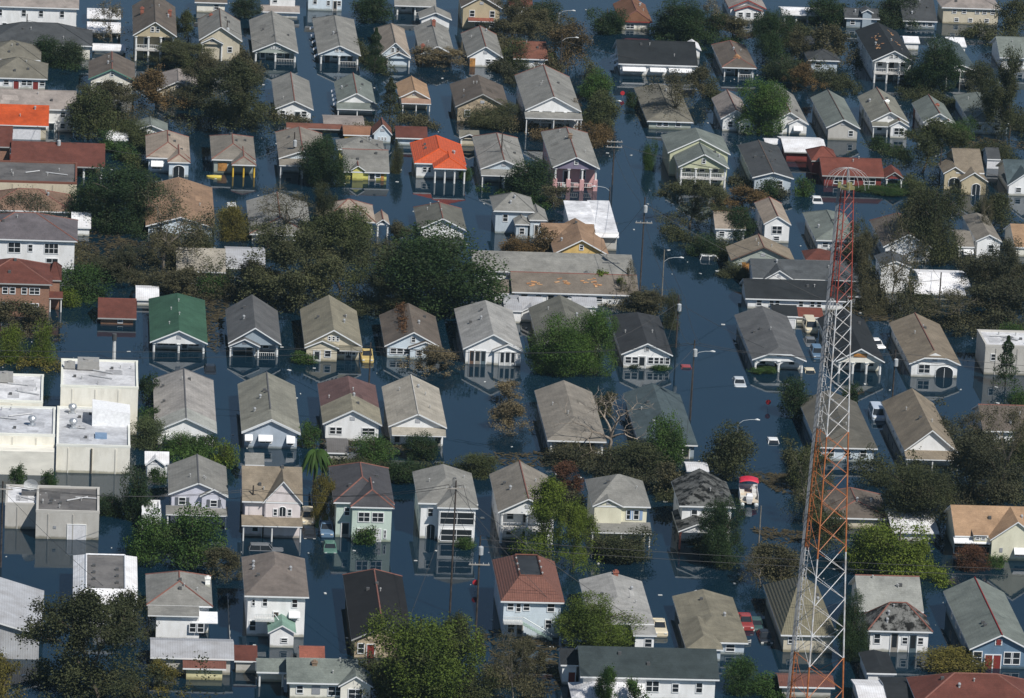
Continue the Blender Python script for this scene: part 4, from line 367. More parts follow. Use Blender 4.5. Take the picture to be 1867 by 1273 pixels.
{'n': 'house', 'l': 'pale grey roofed house with two brick chimneys behind a round tree', 'x': 4.26, 'y': -135.54, 'w': 8.09, 'h': 2.6, 'ty': 'g', 'rc': 'lgrey', 'wc': 'white', 'L': 17.31, 'r': 1.16, 'fe': 'h', 'rf': 7.1, 'wg': [(2.51, 3.95, 2.95, 2.4, 0.15, 's', 0, 'w.2:.3:1:.5')], 'ch': [(-3.04, 14.95, 'brickred'), (0.56, 16.71, 'brickred', 0.9)], 'f': '', 'cap': 'no'},
{'n': 'house', 'l': 'long olive-tan low roof beside the red pickup truck', 'x': 15.83, 'y': -139.4, 'w': 7.81, 'h': 1.7, 'ty': 'g', 'rc': 'olivetan', 'wc': 'lblue', 'L': 18.13, 'r': 1.05, 'fe': 'h', 'rf': 6.94, 'wg': [(-1.83, 2.6, 4.67, 1.6, 1.2, 'h', 0, '')], 'f': 'w.25:.2:1.2:.6', 'cap': 'no'},
{'n': 'house', 'l': 'long white house with dark grey-green roof and six windows at the bottom', 'x': 5.66, 'y': -157.6, 'w': 16.97, 'h': 3.0, 'ty': 's', 'rc': 'dslate2', 'wc': 'white', 'L': 10.06, 'r': 2.24, 'fe': 'g', 'f': 'w-.42:.35:.9:.4 w-.15:.35:.9:.42 w.0:.35:.9:.5 w.05:.35:.9:.5 w.2:.35:.9:.4 w.38:.35:.9:.48', 'cap': 'no'},
{'n': 'house', 'l': 'dark flat end piece left of the long white house', 'x': -3.65, 'y': -152.19, 'w': 2.2, 'h': 2.6, 'ty': 's', 'rc': 'black', 'wc': 'white', 'L': 5.81, 'r': 1.17, 'fe': 'g', 'cap': 'no', 'f': 'r.2:0:.8:.6'},
{'n': 'shed', 'l': 'pale shed roof in front of the long white house at the bottom edge', 'x': 0.6, 'y': -160.54, 'w': 9.26, 'h': 1.3, 'ty': 's', 'rc': 'whiteflat', 'wc': 'white', 'L': 5.66, 'r': 1.14, 'fe': 'h', 'rf': 2.83, 'rb': 2.83, 'cap': 'no'},
{'n': 'house', 'l': 'olive tiled steep roof house seen through the white tower section', 'x': 27.47, 'y': -137.96, 'w': 7.09, 'h': 2.4, 'ty': 's', 'rc': 'olivetile', 'wc': 'beige', 'L': 20.15, 'r': 4.49, 'fe': 'h', 'rf': 10.07, 'rb': 10.07, 'rm': 'tile', 'f': 'w-.35:.45:.8:.4', 'cap': 'no'},
{'n': 'house', 'l': 'white house with pointed slate grey hip roof right of the tower', 'x': 39.05, 'y': -136.91, 'w': 8.23, 'h': 2.9, 'ty': 's', 'rc': 'slategrey', 'wc': 'white', 'L': 6.14, 'r': 2.77, 'fe': 'h', 'rf': 3.07, 'rb': 3.07, 'f': 'w-.38:.35:.9:.5 d-.08:.25:.9:.6 w.1:.35:.8:.35 d.24:.1:.9:.7 w.37:.35:.8:.35', 'cap': 'terra'},
{'n': 'house', 'l': 'pale grey slate roof with red ridge behind the pointed hip roof', 'x': 38.69, 'y': -131.02, 'w': 8.24, 'h': 3.6, 'ty': 's', 'rc': 'palegrey', 'wc': 'white', 'L': 10.91, 'r': 2.9, 'fe': 'g', 'cap': 'terra'},
{'n': 'house', 'l': 'steel blue house with red doors and white windows at the right edge', 'x': 50.97, 'y': -142.41, 'w': 7.92, 'h': 2.6, 'ty': 'g', 'rc': 'greengrey', 'wc': 'steelblue', 'L': 23.17, 'r': 1.98, 'f': 'w-.4:.2:1.2:.65 r-.2:-.1:.9:.75 r-.05:-.1:.9:.75 w.15:.2:1.2:.65 w.28:.2:1.2:.65', 'gw': 'red', 'cap': 'darkred'},
{'n': 'garage', 'l': 'small white garage with flat black roof in front of the pointed roof house', 'x': 35.08, 'y': -149.9, 'w': 3.72, 'h': 1.7, 'ty': 'g', 'rc': 'black', 'wc': 'white', 'L': 7.91, 'r': 0.4, 'fe': 'h', 'rf': 1.86, 'f': '', 'cap': 'no'},
{'n': 'shed', 'l': 'white flat shed roof at the bottom edge right of the tower', 'x': 33.08, 'y': -159.36, 'w': 4.05, 'h': 1.4, 'ty': 's', 'rc': 'whiteflat', 'wc': 'white', 'L': 7.8, 'r': 0.55, 'fe': 'g', 'cap': 'no'},
{'n': 'shed', 'l': 'black flat shed roof at the bottom edge right of the tower', 'x': 36.85, 'y': -159.39, 'w': 4.66, 'h': 1.5, 'ty': 's', 'rc': 'black', 'wc': 'white', 'L': 8.86, 'r': 0.62, 'fe': 'g', 'cap': 'no'},
{'n': 'house', 'l': 'large brown hipped roof with orange hip tiles in the bottom right corner', 'x': 45.23, 'y': -163.48, 'w': 15.27, 'h': 2.4, 'ty': 's', 'rc': 'redbr', 'wc': 'white', 'L': 10.03, 'r': 2.45, 'fe': 'h', 'rf': 5.02, 'rb': 5.02, 'cap': 'terra'},
{'n': 'shed', 'l': 'rusty ribbed metal shed roof at the foot of the tower', 'x': 25.23, 'y': -155.19, 'w': 6.84, 'h': 1.5, 'ty': 's', 'rc': 'rustred', 'wc': 'greige', 'L': 5.12, 'r': 0.64, 'fe': 'g', 'rm': 'metal', 'cap': 'no'},
{'n': 'carport', 'l': 'low flat grey carport roof behind the green-grey roofed house', 'x': -19.27, 'y': 135.9, 'w': 7.01, 'h': 0.9, 'ty': 's', 'rc': 'pink', 'wc': 'white', 'L': 7.23, 'r': 0.51, 'fe': 'g', 'cap': 'no'},
{'n': 'shed', 'l': 'long rust-red lean-to roof behind the hedge, upper middle', 'x': -24.34, 'y': 133.06, 'w': 9.64, 'h': 0.8, 'ty': 's', 'rc': 'rustred', 'wc': 'brown', 'L': 3.94, 'r': 0.35, 'fe': 'g', 'cap': 'no'},
{'n': 'shed', 'l': 'rusty tin roof shed with orange wall', 'x': -17.22, 'y': 128.94, 'w': 4.92, 'h': 0.9, 'ty': 's', 'rc': 'rusty', 'wc': 'yelloworange', 'L': 7.13, 'r': 0.63, 'fe': 'g', 'cap': 'no', 'rm': 'metal'},
{'n': 'shed', 'l': 'little pale blue playhouse with red roof and row of dark windows', 'x': -13.15, 'y': 127.08, 'w': 3.29, 'h': 1.6, 'ty': 'g', 'rc': 'rustred', 'wc': 'paleblue', 'L': 4.93, 'r': 1.74, 'f': 'w-.2:.3:.4:.4 w0:.3:.4:.4 w.2:.3:.4:.4', 'cap': 'terra'},
{'n': 'garage', 'l': 'small garage with dark red roof behind the orange-red roof house', 'x': -8.28, 'y': 125.79, 'w': 5.44, 'h': 1.4, 'ty': 's', 'rc': 'redbr', 'wc': 'paleblue', 'L': 6.43, 'r': 1.3, 'fe': 'g', 'cap': 'no', 'f': 'w.2'},
{'n': 'shed', 'l': 'small olive roofed shed right of the orange-red roof house', 'x': 1.54, 'y': 126.96, 'w': 3.48, 'h': 1.6, 'ty': 's', 'rc': 'olive', 'wc': 'beige', 'L': 3.83, 'r': 0.77, 'fe': 'g', 'wg': [(-0.0, 0.3, 3.36, 1.5, 0.7, 'g', 1, '')], 'cap': 'no'},
{'n': 'shed', 'l': 'small white gabled shed between hedges left of the lilac house', 'x': -53.09, 'y': -70.31, 'w': 3.3, 'h': 2.2, 'ty': 's', 'rc': 'white', 'wc': 'white', 'L': 4.72, 'r': 0.95, 'fe': 'g', 'wg': [(-0.2, 0.02, 2.74, 2.0, 1.0, 'g', 0, '')], 'cap': 'no'},
{'n': 'house', 'l': 'small grey rear roof behind the pink-white two-storey house', 'x': -39.9, 'y': -70.58, 'w': 2.61, 'h': 2.4, 'ty': 's', 'rc': 'grey', 'wc': 'white', 'L': 4.84, 'r': 0.98, 'fe': 'g', 'cap': 'no'},
{'n': 'shed', 'l': 'plain white box shed behind the twin round trees', 'x': -54.03, 'y': -93.68, 'w': 2.5, 'h': 2.0, 'ty': 'f', 'rc': 'whiteflat', 'wc': 'white', 'L': 6.19},
{'n': 'shed', 'l': 'weathered grey shed roof below the purple-brown house', 'x': -28.17, 'y': -59.83, 'w': 3.02, 'h': 1.2, 'ty': 's', 'rc': 'tar', 'wc': 'greige', 'L': 7.06, 'r': 0.88, 'fe': 'g', 'cap': 'no', 'rm': 'metal'},
{'n': 'shed', 'l': 'white shed roof behind the mottled dark roof', 'x': 20.78, 'y': -66.47, 'w': 3.11, 'h': 2.0, 'ty': 's', 'rc': 'whiteflat', 'wc': 'white', 'L': 4.12, 'r': 0.29, 'fe': 'g', 'cap': 'no'},
{'n': 'carport', 'l': 'pale ribbed carport roof behind the open-water white house', 'x': 1.17, 'y': 14.28, 'w': 2.77, 'h': 2.0, 'ty': 's', 'rc': 'silver', 'wc': 'white', 'L': 9.12, 'r': 0.64, 'fe': 'g', 'cap': 'no', 'rm': 'metal'},
{'n': 'shed', 'l': 'small pale shed with ribbed gable roof beside the carport', 'x': 3.96, 'y': 15.71, 'w': 3.63, 'h': 1.8, 'ty': 's', 'rc': 'silver', 'wc': 'white', 'L': 6.23, 'r': 1.26, 'fe': 'g', 'wg': [(-0.04, 0.49, 3.52, 1.6, 0.9, 'g', 0, '')], 'cap': 'no', 'rm': 'metal'},
{'n': 'shed', 'l': 'pale ribbed shed behind the olive grey roofed house', 'x': 12.3, 'y': 18.64, 'w': 3.75, 'h': 1.8, 'ty': 's', 'rc': 'silver', 'wc': 'white', 'L': 5.55, 'r': 0.69, 'fe': 'g', 'cap': 'no', 'rm': 'metal'},
{'n': 'shed', 'l': 'white shed behind the green roof', 'x': -53.61, 'y': 18.37, 'w': 3.52, 'h': 1.0, 'ty': 's', 'rc': 'white', 'wc': 'white', 'L': 8.13, 'r': 0.72, 'fe': 'g', 'cap': 'no'},
{'n': 'shed', 'l': 'pale cream roof under fallen branches at left', 'x': -45.28, 'y': 35.63, 'w': 7.61, 'h': 1.0, 'ty': 's', 'rc': 'paletan', 'wc': 'cream', 'L': 13.69, 'r': 1.96, 'fe': 'g', 'cap': 'no'},
{'n': 'shed', 'l': 'silver sheet roof beside the pale cream roof at left', 'x': -38.33, 'y': 39.29, 'w': 6.12, 'h': 0.8, 'ty': 's', 'rc': 'silver', 'wc': 'white', 'L': 12.85, 'r': 1.37, 'fe': 'g', 'cap': 'no', 'rm': 'metal'},
{'n': 'shed', 'l': 'white annex beside the white two-storey house at left', 'x': -63.68, 'y': 58.9, 'w': 3.12, 'h': 1.4, 'ty': 's', 'rc': 'white', 'wc': 'white', 'L': 10.31, 'r': 1.1, 'fe': 'g', 'cap': 'no'},
]
TREES=[
(-10.15, 223.84, 7.31, 5.06, 'oak', 'dk', 'dark green tree at the top edge behind pinkish roof house', '', 0),
(-33.96, 223.84, 5.07, 3.73, 'oak', 'dk2', 'dark tree at the top edge above the grey porch gable house', '', 0),
(-58.55, 198.71, 6.32, 8.41, 'bare', 'gr', 'thin leafless tree beside the white carports', '', 0),
(-70.63, 180.56, 5.44, 4.62, 'oak', 'dk', 'dark leafy tree left of the pair before the dark grey roof', '', 0),
(-65.98, 178.7, 5.62, 4.79, 'oak', 'dk2', 'dark leafy tree right of the pair before the dark grey roof', '', 0),
(-44.74, 202.35, 4.17, 5.7, 'thin', 'ol', 'loose olive tree between tan porch house and grey gable house', '', 0),
(-51.12, 148.48, 7.73, 7.24, 'thin', 'rust', 'rust orange dying tree beside the cream gabled house', '', 0),
(-57.75, 134.39, 9.66, 7.38, 'thin', 'br', 'brown-leaved tree in front of the cream gabled house', '', 0),
(-62.57, 125.33, 6.81, 8.58, 'oak', 'ol', 'olive tree right of the orange roof', '', 0),
(-37.86, 135.26, 13.04, 11.69, 'thin', 'dko', 'large dark olive tree left of the white house with red ridge', '', 0),
(-43.89, 149.55, 7.93, 8.89, 'thin', 'br', 'brown tangled tree above the half hidden pale roof', '', 0),
(-47.84, 181.75, 10.12, 4.1, 'thin', 'olb', 'olive-brown bushy tree below the tan two-storey house', '', 0),
(-54.5, 124.89, 7.0, 2.74, 'shrub', 'ol', 'olive hedge beside the small white garage', '', 0),
(-11.96, 180.17, 5.46, 8.88, 'pine', 'dk', 'dark slim pine in front of the pinkish roof', '', 0),
(-11.1, 143.66, 6.02, 8.1, 'pine', 'dko', 'dark brownish pine left of the pale orange roof', '', 0),
(0.16, 190.16, 8.08, 3.37, 'thin', 'br2', 'round brown tree in front of the house with two brick stacks', '', 0),
(9.5, 195.17, 4.75, 2.33, 'palm', 'gn', 'palm in front of the orange boarded door', 'palm_tree', 0),
(14.85, 213.85, 9.67, 7.58, 'thin', 'br', 'brown tree at the top beside tan house with white awnings', '', 0),
(5.87, 144.67, 10.57, 3.33, 'shrub', 'olb', 'brown-olive hedge in front of the stone house', '', 0),
(-23.88, 97.51, 7.54, 8.73, 'oak', 'dk', 'dark green tree covering the yellow house corner', '', 0),
(-11.96, 106.53, 2.0, 5.7, 'shrub', 'olb', 'narrow brownish shrub beside the orange-red roof', '', 0),
(32.87, 220.45, 6.5, 5.37, 'oak', 'dk', 'dark green tree below the rust-brown roof at the street top', '', 0),
(23.2, 189.13, 6.51, 7.85, 'thin', 'rustb', 'round rust-brown tree beside the street lamp at the top', '', 0),
(14.48, 189.17, 5.52, 4.69, 'shrub', 'ol', 'olive round tree in front of the dull red roof', '', 0),
(20.32, 191.38, 2.96, 3.15, 'palm', 'gn', 'small palm between two rust-brown trees', 'palm_tree', 0),
(25.99, 164.94, 5.59, 5.36, 'oak', 'gn', 'leaning green tree at the street edge beside the big white house', '', 0),
(24.85, 143.74, 6.42, 6.32, 'oak', 'ol', 'dark olive tree along the street right of the upper porch', '', 0),
(20.76, 144.24, 4.34, 4.7, 'thin', 'rust', 'rust-coloured vine-covered tree before the upper porch', '', 0),
(23.35, 132.84, 5.79, 3.31, 'shrub', 'rust', 'rust-brown shrub behind the pink house', '', 0),
(21.26, 227.09, 6.33, 4.89, 'oak', 'dk2', 'dark tree at the top left of the street', '', 0),
(47.29, 219.3, 11.17, 7.48, 'oak', 'dk', 'broad dark tree above the black roof', '', 0),
(51.66, 220.01, 5.69, 7.47, 'bare', 'gr', 'grey bare tree beside the dark one above the black roof', '', 0),
(56.41, 220.59, 7.32, 4.34, 'thin', 'br', 'brown tree above the brown hipped roof with torn patch', '', 0),
(38.05, 150.61, 11.42, 9.08, 'bare', 'br', 'big bare storm-stripped tree in front of the olive grey roof', '', 0),
(45.76, 170.76, 5.05, 5.67, 'thin', 'br', 'brown leafy crown right of the bare tree near the black roof', '', 0),
(52.65, 143.45, 8.32, 9.45, 'oak', 'bg', 'bright green tree in front of the white pale-roofed house', '', 0),
(30.95, 114.28, 2.2, 5.46, 'shrub', 'gn', 'slender green shrub at the street edge above the pale green house', '', 0),
(32.18, 160.0, 2.3, 3.32, 'shrub', 'dk', 'dark bush beside the stop sign at the upper street', '', 0),
(61.61, 199.36, 7.19, 9.54, 'oak', 'dk', 'dark green tree left of the brown ones, upper right', '', 0),
(65.1, 200.85, 5.6, 6.21, 'thin', 'br', 'brown tree above the rust one, upper right', '', 0),
(64.98, 178.57, 5.09, 5.11, 'thin', 'rust', 'rust-brown dying tree above the narrow grey-sided house', '', 0),
(61.36, 185.5, 6.11, 4.82, 'oak', 'dk2', 'dark tree above the grey roofed house with white awning', '', 0),
(72.89, 198.27, 7.18, 7.46, 'thin', 'br', 'brown tree in front of the pale-blue-sided dark house', '', 0),
(88.19, 181.78, 8.66, 9.83, 'oak', 'dk', 'big dark green tree right of the torn black roof', '', 0),
(89.28, 237.81, 7.46, 5.17, 'oak', 'dk2', 'dark tree at the top edge above the torn black roof', '', 0),
(75.46, 233.3, 6.39, 5.69, 'oak', 'dk', 'dark tree at the top edge right of the white carport', '', 0),
(96.51, 144.99, 7.99, 15.07, 'thin', 'dko', 'tall dark brownish tree at the right edge, upper', '', 0),
(109.65, 228.14, 6.79, 7.65, 'thin', 'olb', 'olive-brown tree in the top right corner', '', 0),
(97.18, 182.34, 5.52, 4.99, 'oak', 'dko', 'dark tree left of the tall one at the right edge', '', 0),
(77.56, 117.6, 10.16, 9.01, 'thin', 'ol', 'large olive green tree beside the long red house', '', 0),
(87.65, 144.07, 5.12, 3.95, 'shrub', 'gn', 'green bush in front of the house with red chimney pots', '', 0),
(72.59, 134.81, 3.19, 2.75, 'shrub', 'dk', 'small dark bush above the long red house', '', 0),
(92.02, 128.6, 6.55, 3.62, 'shrub', 'dko', 'dark hedge above the right-edge gabled house', '', 0),
(-58.86, 65.95, 13.16, 9.52, 'oak', 'dk', 'massive dark green tree beside the white two-storey house at left', '', 0),
(-72.84, 47.3, 9.49, 10.03, 'bare', 'dkb', 'dark stripped tree before the white two-storey house at left', '', 0),
(-51.01, 39.2, 12.8, 13.63, 'bare', 'br', 'huge stripped brown tree in front of the tan-brown roof', '', 0),
(-45.31, 47.45, 5.44, 7.32, 'oak', 'dko', 'dark tree tuft right of the huge stripped one', '', 0),
(-39.9, 59.79, 4.48, 5.21, 'shrub', 'ylo', 'yellow-olive bush between the tan-brown roof and grey hip roof', '', 0),
(-56.37, 32.27, 8.77, 5.07, 'thin', 'dkb', 'dark brown brush beside the drifting white frame', '', 0),
(-63.41, 23.79, 7.85, 4.25, 'shrub', 'dkg', 'green shrub belt right of the brick house', '', 0),
(-65.01, 17.17, 2.95, 2.81, 'shrub', 'yg', 'bright yellow-green bush beside the brick house', '', 0),
(-73.4, -14.09, 3.64, 5.0, 'shrub', 'yg', 'yellow-green bush at the left edge in front of the brick house', '', 0),
(-69.15, -14.82, 3.64, 5.82, 'shrub', 'yg', 'yellow-green bush second from the left edge before the brick house', '', 0),
(-71.52, -0.63, 8.04, 5.17, 'thin', 'br', 'brown tree spreading before the brick house wall', '', 0),
(-47.27, 26.4, 7.64, 4.04, 'thin', 'br', 'brown brush above the green roof', '', 0),
(-43.72, 25.25, 3.98, 3.59, 'shrub', 'dkg', 'green tuft above the green and dark grey roofs', '', 0),
(-38.42, 26.41, 7.65, 5.34, 'thin', 'br', 'brown tree above the dark grey roofed porch house', '', 0),
(-30.84, 61.97, 9.68, 7.89, 'bare', 'br', 'stripped leaning tree over the buried grey hip roof', '', 0),
(-26.41, 60.79, 5.53, 8.96, 'thin', 'dko', 'dark olive tree beside the pinkish hip roof', '', 0),
(-31.78, 22.36, 13.66, 11.85, 'thin', 'olb', 'wide brown-olive tree mass behind the olive-tan roof', '', 0),
(-24.03, 29.56, 11.02, 11.7, 'thin', 'ol', 'wide olive green tree in the middle of the block', '', 0),
(-20.55, 62.87, 6.41, 5.56, 'oak', 'olg', 'olive green crown before the pinkish hip roof', '', 0),
(-9.27, 20.69, 16.97, 12.54, 'oak', 'dkl', 'giant dark live oak behind the open-water white house', '', 0),
(-14.38, 57.35, 4.65, 4.21, 'thin', 'br', 'brown crown on the left shoulder of the giant oak', '', 0),
(-19.21, 17.73, 9.23, 6.33, 'thin', 'dko', 'dark brownish tree between olive-tan and brown roofs', '', 0),
(33.92, 75.44, 9.52, 7.7, 'thin', 'olb', 'big olive-brown tree leaning over the street from the right', '', 0),
(44.13, 89.94, 7.35, 3.81, 'thin', 'rust', 'rust orange tree above the magnolia right of the street', '', 0),
(41.38, 69.93, 4.56, 5.31, 'oak', 'dk', 'small dark magnolia right of the street', '', 0),
(35.16, 58.7, 5.72, 3.3, 'shrub', 'dk', 'dark hedge beside the drowned white van', '', 0),
(8.97, 94.29, 7.0, 6.28, 'oak', 'dk', 'dark tree left of the pink house', '', 0),
(13.22, 87.6, 3.92, 3.07, 'thin', 'br', 'brown shrub below the pink house porch', '', 0),
(5.41, 57.95, 5.53, 2.24, 'shrub', 'rust', 'rust hedge below the pale blue stepped house', '', 0),
(9.64, 57.16, 4.14, 3.83, 'shrub', 'rustb', 'rust-brown shrub beside the yellow gable', '', 0),
(15.61, 30.53, 3.52, 4.12, 'thin', 'yg', 'yellow-green sprouting tree over the torn brown roof', '', 0),
(18.28, 29.05, 2.35, 3.56, 'thin', 'yg', 'small yellow-green sprout at the right end of the torn roof', '', 0),
(19.66, 26.87, 2.84, 7.48, 'bare', 'gr', 'thin bare sapling at the right end of the torn roof', '', 0),
(21.25, 24.61, 6.17, 3.28, 'thin', 'br', 'brown tangled brush behind the speckled black roof', '', 0),
(25.04, 14.12, 2.47, 5.37, 'shrub', 'olb', 'vine-wrapped stump beside the leaning street pole', '', 0),
(5.55, -12.04, 7.83, 8.89, 'oak', 'bg', 'bright green pine, left of the twin pair in front of the hidden house', '', 0),
(11.13, -12.19, 6.07, 9.59, 'oak', 'bg', 'bright green pine, right of the twin pair in front of the hidden house', '', 0),
(71.06, 59.67, 9.74, 13.36, 'oak', 'dko', 'large dark olive tree behind the right-hand white gabled house', '', 0),
(60.79, 31.45, 7.76, 15.39, 'bare', 'br', 'tall stripped tree in front of the tall narrow white house', '', 0),
(58.27, 60.15, 4.52, 7.24, 'bare', 'olb', 'sparse tree directly right of the red tower', '', 0),
(55.75, 28.35, 4.7, 11.84, 'thin', 'br', 'slim brown tree at the end of the black roof beside the tower', '', 0),
(78.27, 33.32, 7.79, 10.18, 'thin', 'dkb', 'dark brown tree at the right edge beside the trailers', '', 0),
(85.66, 81.57, 7.31, 5.92, 'thin', 'dko', 'dark tree at the right edge above the pale orange roof', '', 0),
(80.24, 70.51, 3.52, 10.57, 'bare', 'br', 'leaning broken tree before the grey-tan gabled roof', '', 0),
(76.63, 39.58, 6.99, 6.01, 'thin', 'dkb', 'brown tree over the white trailers', '', 0),
(69.7, 20.28, 13.51, 5.54, 'bare', 'br', 'wide stripped brown thicket above the red-ridged tan roof', '', 0),
(75.27, 20.63, 8.51, 6.65, 'thin', 'dkb', 'dark thicket at the right edge above the flat pale building', '', 0),
(76.23, 7.9, 4.28, 4.38, 'shrub', 'gn', 'green bush at the right edge by the flat pale building', '', 0),
(55.12, 99.62, 3.08, 3.6, 'shrub', 'gn', 'bright green bush left of the long red house', '', 0),
(48.91, 97.05, 3.97, 3.67, 'shrub', 'dk', 'dark shrubs at the foot of the dark stained roof house', '', 0),
(69.19, 105.2, 8.39, 0.93, 'shrub', 'dkg', 'foundation hedge in front of the long red house', '', 0),
(57.11, 27.01, 5.03, 1.17, 'shrub', 'br', 'brown brush behind the dark roof right of the tower', '', 0),
(-53.82, -33.48, 2.79, 4.18, 'shrub', 'dk', 'dark hedge upper piece between commercial block and pale grey roof', '', 0),
(-53.92, -46.4, 2.59, 3.66, 'shrub', 'dkg', 'dark hedge middle piece beside the tall cream building', '', 0),
(-54.15, -55.45, 4.68, 3.93, 'shrub', 'gg', 'grey-green bush in front of the pale grey roofed house', '', 0),
(-55.94, -88.76, 3.62, 8.45, 'oak', 'dk', 'tall dark evergreen beside the silver-roofed building', '', 0),
(-59.09, -86.72, 4.64, 2.63, 'shrub', 'dk', 'dark hedge behind the white garage door building', '', 0),
(-71.76, -74.95, 2.06, 2.82, 'shrub', 'dkg', 'clipped bush at the cream wall, left one', '', 0),
(-67.43, -74.57, 2.06, 2.67, 'shrub', 'dkg', 'clipped bush at the cream wall, right one', '', 0),
(-49.65, -57.66, 4.67, 2.9, 'shrub', 'gn', 'green shrub behind the lilac house', '', 0),
(-46.47, -56.84, 3.32, 2.75, 'shrub', 'dkg', 'green shrub behind the lilac house roof peak', '', 0),
(-43.77, -63.36, 3.29, 3.97, 'shrub', 'yg', 'yellow-green shrub between lilac and pink-white houses', '', 0),
(-52.93, -72.18, 2.37, 2.18, 'shrub', 'dkg', 'small bush below the white gabled shed', '', 0),
(-54.49, -107.36, 5.37, 7.16, 'oak', 'gn', 'round green tree, left of the twin pair below the lilac house', '', 0),
(-49.0, -107.74, 6.92, 7.57, 'oak', 'gn', 'round green tree, right of the twin pair below the lilac house', '', 0),
(-60.72, -161.95, 12.79, 13.07, 'thin', 'dko', 'big dark olive tree in front of the white gravel-top house', '', 0),
(-56.57, -139.72, 5.41, 6.75, 'thin', 'dko', 'dark upper crown overlapping the white gravel-top house', '', 0),
(-72.12, -165.49, 4.82, 6.48, 'thin', 'ylo', 'yellow-olive tree in the bottom left corner', '', 0),
(-44.49, -113.74, 4.49, 4.15, 'thin', 'br', 'brown shrub left of the brown-roofed white two-storey house', '', 0),
(-53.69, -159.33, 4.61, 4.26, 'thin', 'ylo', 'vine tangle left of the yellow cream shed', '', 0),
(-31.82, -72.51, 4.59, 7.01, 'palm', 'gn', 'tall palm between pink-white and mint houses', 'palm_tree', 0),
(-31.72, -53.09, 2.73, 3.31, 'shrub', 'gn', 'green shrub left of the purple-brown roofed house', '', 0),
(-31.34, -88.99, 2.61, 7.23, 'thin', 'ylo', 'yellowing vine beside the mint green house', '', 0),
(-23.21, -59.15, 5.42, 3.76, 'shrub', 'gn', 'green shrub below the purple-brown roof', '', 0),
(-16.47, -57.43, 4.23, 3.75, 'oak', 'dk', 'dark small tree before the pale tan roof doorway', '', 0),
(-12.85, -12.79, 6.22, 3.59, 'thin', 'br2', 'round brown shrub in front of the brown roof with branches', '', 0),
(-18.9, -68.05, 5.37, 2.95, 'oak', 'dk', 'dark tree behind the white glazed two-storey house', '', 0),
(-9.15, -64.11, 5.4, 2.5, 'shrub', 'ol', 'olive hedge right of the white glazed house roof', '', 0),
(-2.3, -28.14, 3.76, 2.82, 'thin', 'br2', 'small fading brown tree standing in open water, upper', '', 0),
(-2.8, -42.6, 4.93, 4.23, 'thin', 'br2', 'larger fading brown tree standing in open water, lower', '', 0),
(17.61, -57.25, 4.85, 7.47, 'oak', 'gn', 'green tree over the slate blue corner roof', '', 0),
(25.11, -62.03, 6.94, 7.27, 'oak', 'dko', 'dark olive round tree by the street lamp', '', 0),
(11.48, -34.25, 3.27, 3.34, 'thin', 'br', 'brown tuft between the tangled grey and slate roofs', '', 0),
(9.88, -53.48, 17.89, 9.87, 'bigbare', 'gr', 'large leafless grey tree between grey and slate blue roofs', '', 0),
(13.18, -61.06, 8.45, 3.76, 'shrub', 'dko', 'dark hedge below the slate blue roof', '', 0),
(4.97, -57.07, 6.97, 2.66, 'shrub', 'br', 'brownish hedge in front of the screened porch', '', 0),
(1.36, -71.82, 4.76, 4.09, 'thin', 'rb', 'reddish dark shrub left of the cream two-storey house', '', 0),
(16.55, -70.77, 4.03, 4.18, 'thin', 'br', 'brown shrub right of the cream two-storey house', '', 0),
(-2.76, -104.19, 7.99, 10.96, 'thin', 'yg', 'tall yellow-green tree, left trunk, before the red-ridged house', '', 0),
(0.62, -105.59, 4.42, 8.66, 'thin', 'yg', 'yellow-green tree right of the tall one before the red-ridged house', '', 0),
(7.5, -99.52, 7.47, 3.84, 'shrub', 'dko', 'dark hedge in front of the cream two-storey house', '', 0),
(20.45, -102.18, 5.59, 8.74, 'oak', 'dk', 'dark magnolia in front of the mottled roof house', '', 0),
(-22.53, -159.3, 11.9, 12.08, 'oak', 'ylg', 'large yellow-green tree in front of the matt black roof', '', 0),
(-17.26, -157.3, 6.1, 9.77, 'thin', 'ol', 'olive tree right of the large yellow-green one', '', 0),
(-25.96, -160.41, 4.62, 6.32, 'thin', 'ol', 'olive tree left of the large yellow-green one', '', 0),
(-25.92, -96.54, 3.02, 2.79, 'shrub', 'gn', 'green bush before the mint green house', '', 0),
(-12.85, -97.57, 2.44, 1.81, 'shrub', 'gn', 'green bush before the white glazed house', '', 0),
(-10.98, -159.06, 5.56, 8.64, 'bare', 'br', 'brown stripped bush left of the long white house', '', 0),
(-8.97, -148.24, 4.03, 4.42, 'thin', 'br', 'brown shrub below the terracotta roof house', '', 0),
(1.39, -136.89, 9.02, 6.38, 'oak', 'ylg', 'round yellow-green tree before the pale grey roof', '', 0),
(0.69, -161.1, 3.04, 5.69, 'thin', 'gn', 'sparse green sapling before the long white house', '', 0),
(3.59, -161.13, 2.38, 3.98, 'thin', 'gn', 'shorter green sapling before the long white house', '', 0),
(24.53, -110.77, 5.25, 4.11, 'bare', 'br', 'brown leafless shrub at the street side below the boat', '', 0),
(17.57, -153.07, 4.29, 4.1, 'shrub', 'dkg', 'dark green shrub right of the long white house', '', 0),
(38.5, -31.4, 4.7, 5.56, 'oak', 'dk', 'round dark tree left of the tower at the dark tan roof', '', 0),
(46.98, -27.2, 2.68, 4.11, 'oak', 'dk', 'dark tree peeking right of the tower at the dark tan roof', '', 0),
(33.41, -82.72, 6.18, 10.29, 'bare', 'olb', 'stripped shrubby tree left of the tower legs', '', 0),
(36.47, -68.8, 4.64, 6.47, 'thin', 'ol', 'olive tree behind the tower legs', '', 0),
(47.69, -82.8, 9.73, 8.57, 'oak', 'dko', 'dark tree mass below the tan skirt-roof house', '', 0),
(56.07, -79.62, 11.26, 11.99, 'thin', 'dkb', 'big brown-black tree below the far right brown roof', '', 0),
